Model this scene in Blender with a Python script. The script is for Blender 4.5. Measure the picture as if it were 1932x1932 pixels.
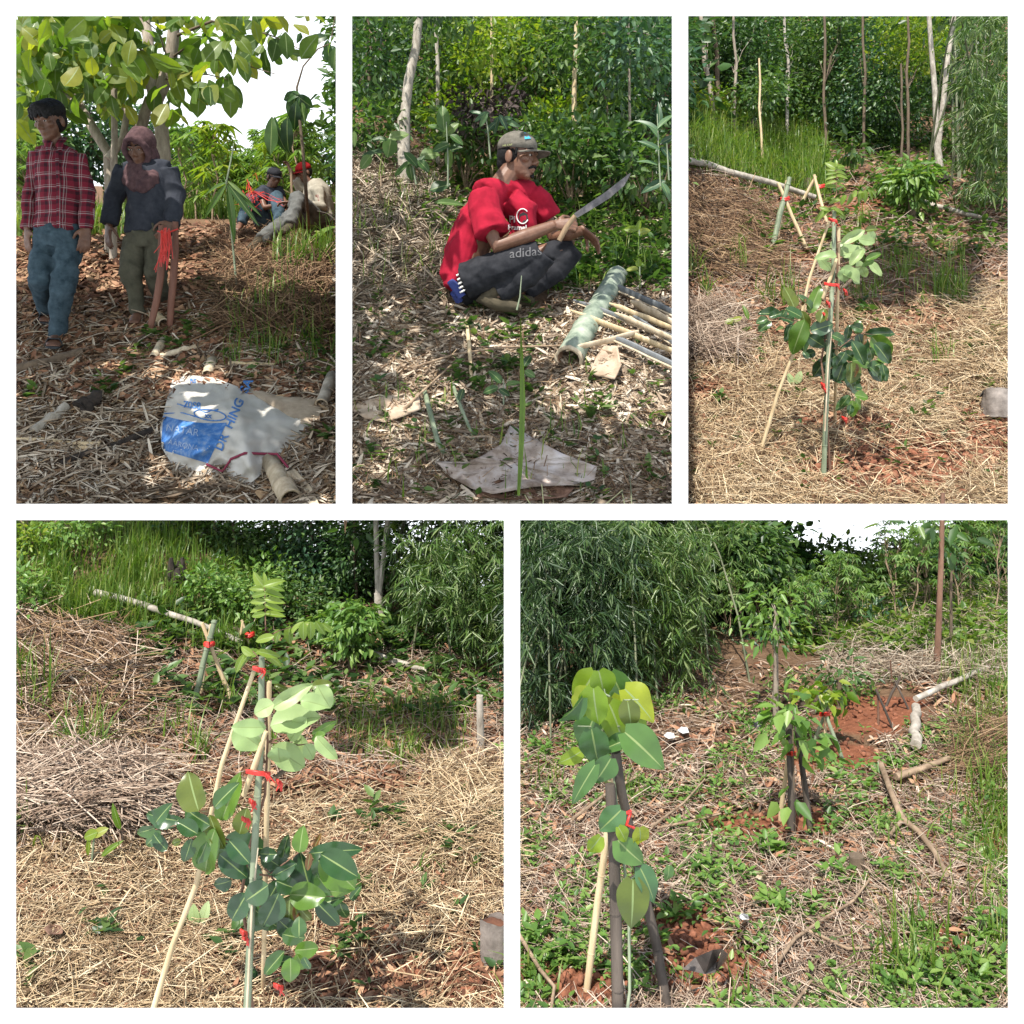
import bpy, math, random
import numpy as np

for o in list(bpy.data.objects):
    bpy.data.objects.remove(o)
SC = bpy.context.scene
COL = SC.collection
rng = np.random.default_rng(11)

# ------------------------------------------------------------------ camera, sky, sun, exposure
F, VP, CX = 1700.0, 760.0, 966.0          # focal length and principal row, in units of a 1932 unit wide picture
cam_d = bpy.data.cameras.new('camera')
cam = bpy.data.objects.new('camera', cam_d); COL.objects.link(cam)
cam.location = (0, 0, 0); cam.rotation_euler = (math.radians(90), 0, 0)
cam_d.sensor_width = 36; cam_d.lens = F / 1932 * 36
cam_d.shift_y = (VP - 966.0) / 1932
cam_d.clip_start = 0.05; cam_d.clip_end = 2000
SC.camera = cam

SUN_EL, SUN_AZ = math.radians(57), math.radians(24)      # azimuth: behind the camera, to its left
SV = np.array([-math.sin(SUN_AZ) * math.cos(SUN_EL), -math.cos(SUN_AZ) * math.cos(SUN_EL), math.sin(SUN_EL)])
W = bpy.data.worlds.new('World'); SC.world = W; W.use_nodes = True
nt = W.node_tree; nt.nodes.clear()
wo = nt.nodes.new('ShaderNodeOutputWorld')
sky = nt.nodes.new('ShaderNodeTexSky'); sky.sky_type = 'NISHITA'; sky.sun_disc = False
sky.sun_elevation = SUN_EL; sky.sun_rotation = math.pi + SUN_AZ
b1 = nt.nodes.new('ShaderNodeBackground'); b1.inputs[1].default_value = 0.13
b2 = nt.nodes.new('ShaderNodeBackground'); b2.inputs[0].default_value = (0.90, 0.95, 1.0, 1); b2.inputs[1].default_value = 1.1
tc = nt.nodes.new('ShaderNodeTexCoord'); sx = nt.nodes.new('ShaderNodeSeparateXYZ')
ns = nt.nodes.new('ShaderNodeTexNoise'); ns.inputs['Scale'].default_value = 3.2; ns.inputs['Detail'].default_value = 7
mr = nt.nodes.new('ShaderNodeMapRange'); mr.inputs[1].default_value = 0.72; mr.inputs[2].default_value = 0.30
ma = nt.nodes.new('ShaderNodeMath'); ma.operation = 'MULTIPLY_ADD'; ma.inputs[1].default_value = 1.0
m2 = nt.nodes.new('ShaderNodeMapRange'); m2.inputs[1].default_value = 0.75; m2.inputs[2].default_value = 1.15
mix = nt.nodes.new('ShaderNodeMixShader'); L = nt.links.new
L(tc.outputs['Generated'], sx.inputs[0]); L(tc.outputs['Generated'], ns.inputs['Vector'])
L(sx.outputs[2], mr.inputs[0]); L(ns.outputs[0], ma.inputs[0]); L(mr.outputs[0], ma.inputs[2])
L(ma.outputs[0], m2.inputs[0]); L(m2.outputs[0], mix.inputs[0])
L(sky.outputs[0], b1.inputs[0]); L(b1.outputs[0], mix.inputs[1]); L(b2.outputs[0], mix.inputs[2]); L(mix.outputs[0], wo.inputs[0])
sl = bpy.data.lights.new('sun', 'SUN'); sl.energy = 5.0; sl.angle = math.radians(0.5); sl.color = (1.0, 0.95, 0.87)
so = bpy.data.objects.new('sun', sl); COL.objects.link(so)
from mathutils import Vector
so.rotation_euler = Vector(-SV).to_track_quat('-Z', 'Y').to_euler()
SC.view_settings.view_transform = 'Standard'; SC.view_settings.look = 'None'
SC.view_settings.exposure = 0.80; SC.view_settings.gamma = 1.0
SC.render.engine = 'CYCLES'
SC.cycles.max_bounces = 6; SC.cycles.transparent_max_bounces = 4; SC.cycles.use_denoising = True

# ------------------------------------------------------------------ helpers
def P(px, py, y):
    return np.array([(px - CX) / F * y, y, (VP - py) / F * y])
def nrm(v):
    v = np.asarray(v, float); n = np.linalg.norm(v, axis=-1, keepdims=True); return v / np.maximum(n, 1e-9)
def sstep(a, b, x):
    t = np.clip((np.asarray(x, float) - a) / (b - a), 0, 1); return t * t * (3 - 2 * t)
def hash2(ix, iy, s):
    h = np.sin(ix * 127.1 + iy * 311.7 + s * 74.7) * 43758.5453; return h - np.floor(h)
def vnoise(x, y, s=0):
    ix, iy = np.floor(x), np.floor(y); fx, fy = x - ix, y - iy
    fx = fx * fx * (3 - 2 * fx); fy = fy * fy * (3 - 2 * fy)
    a = hash2(ix, iy, s) * (1 - fx) + hash2(ix + 1, iy, s) * fx
    b = hash2(ix, iy + 1, s) * (1 - fx) + hash2(ix + 1, iy + 1, s) * fx
    return (a * (1 - fy) + b * fy) * 2 - 1
def fbm(x, y, s=0, o=4):
    t = 0; a = 1; f = 1
    for k in range(o):
        t = t + a * vnoise(x * f, y * f, s + k * 3.3); a *= .5; f *= 2.03
    return t
def vn3(v, sc, s=0):
    return (vnoise(v[:, 0] * sc + v[:, 2] * sc * .7, v[:, 1] * sc + v[:, 2] * sc, s) + vnoise(v[:, 2] * sc, v[:, 0] * sc - v[:, 1] * sc * .6, s + 5)) * .5

ORG = {}
class MB:
    def __init__(self): self.V = []; self.Fs = []; self.n = 0
    def add(self, V, Fc, mat=0):
        V = np.asarray(V, float).reshape(-1, 3); Fc = np.asarray(Fc, np.int64)
        if len(V) == 0: return
        self.V.append(V); self.Fs.append((Fc + self.n, np.broadcast_to(np.asarray(mat), (len(Fc),)))); self.n += len(V)
    def mesh(self, name, org=(0, 0, 0), smooth=True):
        V = np.concatenate(self.V) - np.asarray(org)
        me = bpy.data.meshes.new(name)
        tot = np.concatenate([np.full(len(f), f.shape[1]) for f, m in self.Fs])
        lv = np.concatenate([f.ravel() for f, m in self.Fs]); mi = np.concatenate([m for f, m in self.Fs])
        st = np.concatenate([[0], np.cumsum(tot)[:-1]])
        me.vertices.add(len(V)); me.vertices.foreach_set('co', V.astype(np.float32).ravel())
        me.loops.add(len(lv)); me.loops.foreach_set('vertex_index', lv.astype(np.int32))
        me.polygons.add(len(tot)); me.polygons.foreach_set('loop_start', st.astype(np.int32))
        me.polygons.foreach_set('material_index', mi.astype(np.int32))
        me.polygons.foreach_set('use_smooth', np.full(len(tot), bool(smooth)))
        me.update(calc_edges=True); me.validate()
        return me
    def build(self, name, mats, parent=None, smooth=True, org=None):
        if not self.V: return None
        if org is None: org = ORG.get(parent.name, (0, 0, 0)) if parent else (0, 0, 0)
        me = self.mesh(name, org, smooth)
        for m in (mats if isinstance(mats, (list, tuple)) else [mats]): me.materials.append(m)
        o = bpy.data.objects.new(name, me); COL.objects.link(o)
        if parent: o.parent = parent; ORG[o.name] = org
        else: o.location = org; ORG[o.name] = org
        return o
    def tube(self, pts, rad, n=8, mat=0, cap=True, side=None, jit=0):
        pts = np.asarray(pts, float); m = len(pts)
        rad = np.asarray(rad, float)
        if rad.ndim == 0: rad = np.full(m, float(rad))
        if rad.ndim == 1: rad = np.stack([rad, rad], 1)
        tg = np.zeros_like(pts); tg[1:-1] = pts[2:] - pts[:-2]; tg[0] = pts[1] - pts[0]; tg[-1] = pts[-1] - pts[-2]; tg = nrm(tg)
        s = np.array(side, float) if side is not None else np.array([1., 0, 0] if abs(tg[0][0]) < .8 else [0, 1., 0])
        an = np.arange(n) / n * 2 * math.pi; V = []
        for i in range(m):
            s2 = s - tg[i] * np.dot(s, tg[i]); s2 = nrm(s2)
            if side is None: s = s2
            b = np.cross(tg[i], s2)
            r = 1 + (rng.uniform(-jit, jit, n) if jit else 0)
            V.append(pts[i] + (np.cos(an) * r * rad[i, 0])[:, None] * s2 + (np.sin(an) * r * rad[i, 1])[:, None] * b)
        V = np.concatenate(V); k = np.arange(n); Fc = []
        for i in range(m - 1):
            a = i * n + k; b = i * n + (k + 1) % n
            Fc.append(np.stack([a, b, b + n, a + n], 1))
        self.add(V, np.concatenate(Fc), mat)
        if cap:
            for e, c in ((0, pts[0]), (m - 1, pts[-1])):
                ring = V[e * n:(e + 1) * n]; tri = np.stack([np.full(n, n), k, (k + 1) % n], 1)
                if e == 0: tri = tri[:, ::-1]
                self.add(np.vstack([ring, c]), tri, mat if cap is True else cap)
    def ell(self, c, r, R=None, nu=16, nv=10, mat=0):
        th = np.linspace(0, math.pi, nv + 1)[1:-1]; ph = np.arange(nu) / nu * 2 * math.pi
        V = [[0, 0, 1]] + [[math.sin(t) * math.cos(p), math.sin(t) * math.sin(p), math.cos(t)] for t in th for p in ph] + [[0, 0, -1]]
        V = np.array(V) * np.asarray(r)
        if R is not None: V = V @ np.asarray(R).T
        V = V + np.asarray(c); k = np.arange(nu); q = []
        self_t = np.stack([np.zeros(nu, int), 1 + k, 1 + (k + 1) % nu], 1)
        for i in range(nv - 2):
            a = 1 + i * nu + k; b = 1 + i * nu + (k + 1) % nu; q.append(np.stack([a, a + nu, b + nu, b], 1))
        last = len(V) - 1; e = 1 + (nv - 2) * nu
        bt = np.stack([np.full(nu, last), e + (k + 1) % nu, e + k], 1)
        self.add(V, np.concatenate(q), mat)
        # caps reuse vertices: add as separate small fans with the same rings
        self.add(V[:1 + nu], self_t, mat)
        self.add(np.vstack([V[e:e + nu], V[last:]]), np.stack([np.full(nu, nu), (k + 1) % nu, k], 1), mat)
    def box(self, c, h, R=None, mat=0):
        V = np.array([[x, y, z] for x in (-1, 1) for y in (-1, 1) for z in (-1, 1)], float) * np.asarray(h)
        if R is not None: V = V @ np.asarray(R).T
        self.add(V + np.asarray(c), [[0, 1, 3, 2], [4, 6, 7, 5], [0, 4, 5, 1], [2, 3, 7, 6], [0, 2, 6, 4], [1, 5, 7, 3]], mat)
    def place(self, T, pos, dirv, up, Ls, Ws, mat=0):
        """copies of a leaf-like template: T = (verts, faces, face mats)"""
        TV, TF, TM = T
        pos = np.asarray(pos, float).reshape(-1, 3); n = len(pos)
        if n == 0: return
        Y = nrm(np.broadcast_to(dirv, (n, 3))); X = nrm(np.cross(Y, np.broadcast_to(up, (n, 3)) + 1e-6)); Z = np.cross(X, Y)
        Ls = np.broadcast_to(Ls, (n,)); Ws = np.broadcast_to(Ws, (n,))
        V = pos[:, None] + TV[None, :, 0, None] * (Ws[:, None, None] * X[:, None]) + TV[None, :, 1, None] * (Ls[:, None, None] * Y[:, None]) + TV[None, :, 2, None] * (Ls[:, None, None] * Z[:, None])
        nv = len(TV); off = (np.arange(n) * nv)[:, None, None]
        for Fk, mk in zip(TF, TM):
            Fa = (np.asarray(Fk)[None] + off).reshape(-1, np.asarray(Fk).shape[1])
            mm = np.tile(np.broadcast_to(mk, (len(Fk),)), n) + mat
            self.Fs.append((Fa + self.n, mm))
        self.V.append(V.reshape(-1, 3)); self.n += n * nv

# leaf-like templates -------------------------------------------------------
def T_leaf6(f=.07, c=-.08, w1=.5, w2=.36, a=.3, b=.66):
    return (np.array([[0, 0, 0], [w1, a, f], [w2, b, f * .8 + c * .4], [0, 1, c], [-w2, b, f * .8 + c * .4], [-w1, a, f]]), [np.array([[0, 1, 2, 3], [0, 3, 4, 5]])], [0])
def T_hi(shape='oval', fold=.12, curl=.18, n=10, wave=.0, seed=0, tip=.0):
    ss = np.array([-1, -.55, -.06, .06, .55, 1]); r = np.random.default_rng(seed); V = []
    t = np.linspace(0, 1, n)
    if shape == 'oval': w = np.sin(math.pi * np.clip(t, 0, 1) ** .85) ** .62
    elif shape == 'heart': w = np.interp(t, [0, .04, .15, .3, .5, .7, .85, .95, 1], [.35, .72, .95, 1, .9, .66, .36, .12, .02])
    elif shape == 'teak': w = np.interp(t, [0, .1, .3, .55, .75, .9, 1], [.08, .4, .82, 1, .85, .45, .04])
    else: w = np.interp(t, [0, .15, .4, .7, .9, 1], [.1, .7, 1, .7, .3, .02])
    w = np.maximum(w, .02)
    ph = r.uniform(0, 6)
    for i, ti in enumerate(t):
        for s in ss:
            z = -curl * ti * ti + fold * abs(s) * w[i] * .5 + wave * abs(s) * math.sin(ti * 11 + ph + (2 if s > 0 else 0))
            yy = ti
            if shape == 'heart' and i == 0: yy = -.09 * abs(s)
            V.append([s * w[i] * .5, yy, z])
    q = []; m = []
    for i in range(n - 1):
        for j in range(5):
            a = i * 6 + j; q.append([a, a + 1, a + 7, a + 6]); m.append(1 if j == 2 else 0)
    return (np.array(V), [np.array(q)], [np.array(m)])
def T_blade(bend=.5, n=5):
    V = []; 
    for i in range(n):
        t = i / (n - 1); a = bend * t; w = (1 - t ** 1.6) * .5 + .03
        y = math.sin(a) / max(bend, 1e-3) if False else t * math.cos(a * .8); z = -t * math.sin(a * .8)
        V += [[-w, y, z], [w, y, z]]
    return (np.array(V), [np.array([[2 * i, 2 * i + 1, 2 * i + 3, 2 * i + 2] for i in range(n - 1)])], [0])
def T_straw(b=.06):
    an = np.array([0, 2.094, 4.189]); V = []
    for t, z, s in ((0, 0, .8), (.5, b, 1), (1, 0, .7)):
        for a in an: V.append([math.cos(a) * .5 * s, t, 0]); V[-1] = [math.cos(a) * .5 * s, t, z + math.sin(a) * .006 * s]
    q = []
    for i in range(2):
        for k in range(3): q.append([i * 3 + k, i * 3 + (k + 1) % 3, i * 3 + 3 + (k + 1) % 3, i * 3 + 3 + k])
    return (np.array(V), [np.array(q)], [0])
def T_dry(curl=.25):
    V = []; n = 5
    for i in range(n):
        t = i / (n - 1); w = [.25, .48, .5, .36, .05][i]
        z = curl * math.sin(t * 3) * .5
        for s in (-1, 0, 1): V.append([s * w, t, z + abs(s) * abs(curl) * .22])
    q = [[i * 3 + j, i * 3 + j + 1, i * 3 + j + 4, i * 3 + j + 3] for i in range(n - 1) for j in range(2)]
    return (np.array(V), [np.array(q)], [0])
def T_clod(seed):
    r = np.random.default_rng(seed); V = [[0, 0, .5]]; q = []
    for t in (.9, 1.7, 2.4):
        for k in range(6): a = k * 1.047 + t; j = r.uniform(.7, 1.25); V.append([math.sin(t) * math.cos(a) * .5 * j, math.sin(t) * math.sin(a) * .5 * j, math.cos(t) * .42 * j])
    V.append([0, 0, -.45]); k = np.arange(6); tri = [np.stack([0 * k, 1 + k, 1 + (k + 1) % 6], 1), np.stack([0 * k + 19, 13 + (k + 1) % 6, 13 + k], 1)]
    for i in range(2): a = 1 + i * 6 + k; b = 1 + i * 6 + (k + 1) % 6; q.append(np.stack([a, a + 6, b + 6, b], 1))
    return (np.array(V), [np.concatenate(tri), np.concatenate(q)], [0, 0])
CLOD = [T_clod(1), T_clod(2), T_clod(3)]
LEAF = T_leaf6(); LANCE = T_leaf6(.04, -.1, .5, .34, .22, .6); DROOP = T_leaf6(.05, -.3)
BL = [T_blade(.3), T_blade(.9), T_blade(1.6)]
STRAW = [T_straw(.0), T_straw(.08), T_straw(-.1)]
DRY = [T_dry(.05), T_dry(.16), T_dry(-.08)]

# ------------------------------------------------------------------ materials
def new_mat(name):
    m = bpy.data.materials.new(name); m.use_nodes = True; t = m.node_tree
    return m, t, t.nodes['Principled BSDF'], t.nodes['Material Output']
def ramp(t, cols, src):
    r = t.nodes.new('ShaderNodeValToRGB'); e = r.color_ramp.elements
    k = len(cols)
    while len(e) < k: e.new(.5)
    for i, c in enumerate(cols): e[i].position = i / max(1, k - 1); e[i].color = (*c, 1)
    t.links.new(src, r.inputs[0]); return r.outputs[0]
def leafmat(name, cols, transl=.35, rough=.42, tcol=(1.25, 1.35, .5), spec=.5):
    m, t, b, out = new_mat(name)
    g = t.nodes.new('ShaderNodeNewGeometry'); n = t.nodes.new('ShaderNodeTexNoise'); n.inputs['Scale'].default_value = 38; n.inputs['Detail'].default_value = 6
    tc = t.nodes.new('ShaderNodeTexCoord'); t.links.new(tc.outputs['Object'], n.inputs['Vector'])
    c = ramp(t, cols, g.outputs['Random Per Island'])
    mx = t.nodes.new('ShaderNodeMix'); mx.data_type = 'RGBA'; mx.blend_type = 'MULTIPLY'; mx.inputs[0].default_value = .6
    t.links.new(c, mx.inputs[6]); t.links.new(ramp(t, [(.42, .40, .34), (.95, .95, .9), (1.15, 1.15, 1.1), (1.5, 1.45, 1.2)], n.outputs[0]), mx.inputs[7]); c = mx.outputs[2]
    t.links.new(c, b.inputs['Base Color']); b.inputs['Roughness'].default_value = rough; b.inputs['Specular IOR Level'].default_value = spec
    if transl > 0:
        tr = t.nodes.new('ShaderNodeBsdfTranslucent'); mm = t.nodes.new('ShaderNodeMix'); mm.data_type = 'RGBA'; mm.blend_type = 'MULTIPLY'; mm.inputs[0].default_value = 1
        t.links.new(c, mm.inputs[6]); mm.inputs[7].default_value = (*tcol, 1); t.links.new(mm.outputs[2], tr.inputs[0])
        ms = t.nodes.new('ShaderNodeMixShader'); ms.inputs[0].default_value = transl
        t.links.new(b.outputs[0], ms.inputs[1]); t.links.new(tr.outputs[0], ms.inputs[2]); t.links.new(ms.outputs[0], out.inputs[0])
    return m
def roughmat(name, c1, c2, scale=20, rough=.85, bump=.3, stretch=(1, 1, 1), c3=None, island=0, spec=.3, detail=6):
    m, t, b, out = new_mat(name)
    tc = t.nodes.new('ShaderNodeTexCoord'); mp = t.nodes.new('ShaderNodeMapping'); mp.inputs['Scale'].default_value = stretch
    n = t.nodes.new('ShaderNodeTexNoise'); n.inputs['Scale'].default_value = scale; n.inputs['Detail'].default_value = detail; n.inputs['Roughness'].default_value = .65
    t.links.new(tc.outputs['Object'], mp.inputs[0]); t.links.new(mp.outputs[0], n.inputs['Vector'])
    mr = t.nodes.new('ShaderNodeMapRange'); mr.inputs[1].default_value = .3; mr.inputs[2].default_value = .7; t.links.new(n.outputs[0], mr.inputs[0])
    c = ramp(t, [c1, c2] + ([c3] if c3 else []), mr.outputs[0])
    if island:
        g = t.nodes.new('ShaderNodeNewGeometry'); mx = t.nodes.new('ShaderNodeMix'); mx.data_type = 'RGBA'; mx.blend_type = 'MULTIPLY'; mx.inputs[0].default_value = island
        t.links.new(c, mx.inputs[6]); t.links.new(ramp(t, [(.3, .28, .26), (1, 1, 1), (1.5, 1.5, 1.5)], g.outputs['Random Per Island']), mx.inputs[7]); c = mx.outputs[2]
    t.links.new(c, b.inputs['Base Color']); b.inputs['Roughness'].default_value = rough; b.inputs['Specular IOR Level'].default_value = spec
    if bump:
        bp = t.nodes.new('ShaderNodeBump'); bp.inputs['Strength'].default_value = bump; bp.inputs['Distance'].default_value = .01
        t.links.new(n.outputs[0], bp.inputs['Height']); t.links.new(bp.outputs[0], b.inputs['Normal'])
    return m
def islandmat(name, cols, rough=.8, spec=.25, transl=0):
    return leafmat(name, cols, transl, rough, (1.1, 1, .8), spec)

# ------------------------------------------------------------------ objects
def tag(o, label, cat, group=None, kind=None):
    o['label'] = label; o['category'] = cat
    if group: o['group'] = group
    if kind: o['kind'] = kind
    return o
def thing(name, label, cat, loc, group=None):
    o = bpy.data.objects.new(name, None); COL.objects.link(o); o.location = [float(v) for v in loc]
    o.empty_display_size = .1
    ORG[o.name] = np.array(loc, float); return tag(o, label, cat, group)
def stuff(o, label):
    o['label'] = label; o['kind'] = 'stuff'; o['category'] = 'ground cover'; return o
def dup_tree(o, parent=None):
    c = o.copy(); COL.objects.link(c)
    if parent: c.parent = parent
    for ch in list(o.children): dup_tree(ch, c)
    return c

# ------------------------------------------------------------------ ground of the places
G1 = [(-350, 6181), (336, 1065)]; G2 = [(-556, 6475), (-21, 3370)]; G3 = [(-133, 5632)]; G4 = [(750, 2150), (1118, 290)]; G5 = [(750, 2150), (1118, 290)]
def vrow(G, y):
    v = G[0][0] + G[0][1] / y
    for a, k in G[1:]:
        b = a + k / y; v = .5 * (v + b + np.sqrt((v - b) ** 2 + 18 ** 2))
    return v
def gb(u, y, pu, py_, su, sy): return np.exp(-((u - pu) / su) ** 2 - ((y - py_) / sy) ** 2)
def PU(px): return (px - CX) / F
def zU(x, y):
    x = np.asarray(x, float); y = np.asarray(y, float); u = x / y
    v1 = vrow(G1, y) + 38 * sstep(PU(405), PU(450), u) * sstep(7.2, 8.6, y) * sstep(11.7, 10.9, y) - 0 * 42 * gb(u, y, PU(600), 7.6, .06, .9) + 10 * gb(u, y, PU(330), 8, .05, 1.5)
    v2 = vrow(G2, y) - 70 * sstep(-.06, -.17, u) * sstep(6, 8, y)
    v3 = vrow(G3, y) - 75 * sstep(.31, .2, u) * sstep(7.0, 10.5, y) - 30 * sstep(.46, .55, u) * sstep(5.6, 6.6, y) * sstep(8.5, 7, y)
    w1 = sstep(-.192, -.180, u); w3 = sstep(.180, .192, u)
    v = v1 * (1 - w1) + v2 * w1 * (1 - w3) + v3 * w3
    z = (VP - v) / F * y
    return z + .035 * fbm(x * 1.7, y * 1.7, 1) + .008 * fbm(x * 11, y * 11, 2, 3)
def zL(x, y):
    x = np.asarray(x, float); y = np.asarray(y, float); u = x / y
    v4 = vrow(G4, y) - 165 * sstep(-.20, -.5, u) * sstep(2.6, 4.3, y) - 40 * sstep(.0, -.35, u) * sstep(3.8, 5.0, y) - 48 * sstep(3.9, 4.8, y) * sstep(0, -.06, u) - 45 * gb(u, y, -.53, 2.8, .1, .45) - 30 * gb(u, y, -.05, 2.6, .05, .32)
    v5 = vrow(G5, y) - 75 * sstep(.30, .52, u) * sstep(2.7, 4.8, y) * (1 - .75 * sstep(5.0, 6.2, y))
    w = sstep(-.008, .008, u)
    z = (VP - (v4 * (1 - w) + v5 * w)) / F * y
    return z + .02 * fbm(x * 2.6, y * 2.6, 7) + .006 * fbm(x * 16, y * 16, 8, 3)
def gz(lower): return zL if lower else zU
YG = np.concatenate([np.linspace(1.7, 9, 260), np.linspace(9.05, 60, 160)])
def ground_pts(px, py, h=0.0):
    """first point of the ground met along the line of sight of each (px, py)"""
    px = np.atleast_1d(np.asarray(px, float)); py = np.atleast_1d(np.asarray(py, float)); out = np.zeros((len(px), 3))
    for low in (False, True):
        m = (py > 966) == low
        if not m.any(): continue
        for ch in np.array_split(np.where(m)[0], max(1, m.sum() // 4000)):
            u = (px[ch] - CX) / F; s = (VP - py[ch]) / F
            y = YG[None] if low else np.maximum(YG, 3.4)[None]
            d = gz(low)(u[:, None] * y, y + 0 * u[:, None]) + h - s[:, None] * y
            hit = d > 0; i = np.where(hit.any(1), hit.argmax(1), len(YG) - 1); i = np.maximum(i, 1)
            yy = np.broadcast_to(y, d.shape); r = np.arange(len(ch))
            d0, d1 = d[r, i - 1], d[r, i]; f = np.clip(-d0 / np.where(abs(d1 - d0) < 1e-9, 1, d1 - d0), 0, 1)
            Y = yy[r, i - 1] + f * (yy[r, i] - yy[r, i - 1])
            out[ch] = np.stack([u * Y, Y, s * Y], 1)
    return out
def gp(px, py, h=0.0): return ground_pts([px], [py], h)[0]
def gnormal(p, low):
    e = .05; z = gz(low); x, y = p[:, 0], p[:, 1]
    return nrm(np.stack([-(z(x + e, y) - z(x - e, y)) / (2 * e), -(z(x, y + e) - z(x, y - e)) / (2 * e), np.ones(len(p))], 1))
def soil_mask(px, py):
    m = np.zeros(len(px))
    for cx, cy, rx, ry in RED: m = np.maximum(m, np.exp(-(((px - cx) / rx) ** 2 + ((py - cy) / ry) ** 2) ** 2))
    return m
RED = [(1690, 880, 190, 60), (1870, 830, 70, 60), (1510, 490, 50, 16), (1620, 390, 90, 16), (1600, 800, 110, 22),
       (650, 1860, 240, 85), (905, 1850, 110, 95), (420, 1330, 50, 22), (560, 1232, 60, 22), (680, 1765, 90, 25),
       (1430, 1562, 120, 26), (1510, 1556, 70, 34), (1640, 1350, 100, 40), (1570, 1430, 90, 30), (1290, 1760, 75, 45), (1330, 1840, 110, 50), (1090, 1870, 120, 45), (1780, 1790, 60, 35), (1885, 1600, 40, 40), (1690, 1330, 60, 15),
       (1350, 620, 60, 25), (230, 500, 90, 20), (520, 480, 90, 40), (1330, 740, 50, 30)]
print('core ok')
# ------------------------------------------------------------------ terrain sheets
def terrain(name, low, u0, u1, y0, y1, nu, ny, mat):
    u = np.linspace(u0, u1, nu); y = np.geomspace(y0, y1, ny)
    U, Y = np.meshgrid(u, y)
    if not low:      # the upper slope begins just behind the beam of the wall
        k = np.where(u < -.186, 6181 / (963 + 350.), np.where(u < .186, 6475 / (963 + 556.), 5632 / (963 + 133.))); Y = k[None, :] * np.geomspace(1, 15, ny)[:, None]
    X = U * Y; Z = gz(low)(X, Y)
    V = np.stack([X, Y, Z], -1).reshape(-1, 3)
    i, j = np.meshgrid(np.arange(ny - 1), np.arange(nu - 1), indexing='ij'); a = (i * nu + j).ravel()
    mb = MB(); mb.add(V, np.stack([a, a + 1, a + nu + 1, a + nu], 1))
    o = mb.build(name, mat); o['kind'] = 'structure'; o['label'] = 'litter covered %s hillside ground' % ('lower' if low else 'upper'); o['category'] = 'ground'
    px = CX + V[:, 0] / V[:, 1] * F; py = VP - V[:, 2] / V[:, 1] * F
    at = o.data.color_attributes.new('soil', 'FLOAT_COLOR', 'POINT')
    m = np.clip(soil_mask(px, py) + .0, 0, 1); kind = np.where((px < 650) & (py < 966), 0., np.where((px < 1283) & (py < 966), .5, 1.))
    at.data.foreach_set('color', np.stack([m, kind, 0 * m, 0 * m + 1], 1).astype(np.float32).ravel())
    return o
def ground_mat():
    m, t, b, out = new_mat('hillside_soil')
    a = t.nodes.new('ShaderNodeAttribute'); a.attribute_name = 'soil'; s = t.nodes.new('ShaderNodeSeparateColor'); t.links.new(a.outputs['Color'], s.inputs[0])
    tc = t.nodes.new('ShaderNodeTexCoord'); n = t.nodes.new('ShaderNodeTexNoise'); n.inputs['Scale'].default_value = 28; n.inputs['Detail'].default_value = 8; n.inputs['Roughness'].default_value = .7
    t.links.new(tc.outputs['Object'], n.inputs['Vector'])
    n2 = t.nodes.new('ShaderNodeTexNoise'); n2.inputs['Scale'].default_value = 4; n2.inputs['Detail'].default_value = 5; t.links.new(tc.outputs['Object'], n2.inputs['Vector'])
    duff = ramp(t, [(.05, .03, .018), (.15, .092, .055), (.27, .18, .11)], n.outputs[0])
    red = ramp(t, [(.09, .032, .017), (.22, .085, .046), (.33, .15, .09)], n.outputs[0])
    ad = t.nodes.new('ShaderNodeMath'); ad.operation = 'ADD'; t.links.new(s.outputs[0], ad.inputs[0]); t.links.new(n2.outputs[0], ad.inputs[1])
    mr = t.nodes.new('ShaderNodeMapRange'); mr.inputs[1].default_value = .72; mr.inputs[2].default_value = 1.0; t.links.new(ad.outputs[0], mr.inputs[0])
    mx = t.nodes.new('ShaderNodeMix'); mx.data_type = 'RGBA'; t.links.new(mr.outputs[0], mx.inputs[0]); t.links.new(duff, mx.inputs[6]); t.links.new(red, mx.inputs[7])
    t.links.new(mx.outputs[2], b.inputs['Base Color']); b.inputs['Roughness'].default_value = .95; b.inputs['Specular IOR Level'].default_value = .1
    bp = t.nodes.new('ShaderNodeBump'); bp.inputs['Strength'].default_value = .9; bp.inputs['Distance'].default_value = .03
    t.links.new(n.outputs[0], bp.inputs['Height']); t.links.new(bp.outputs[0], b.inputs['Normal'])
    return m
GM = ground_mat()
terrain('hill', False, -.8, .8, 4.25, 70, 420, 300, GM)
terrain('ground', True, -.8, .8, 1.75, 14, 420, 220, GM)

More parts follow.
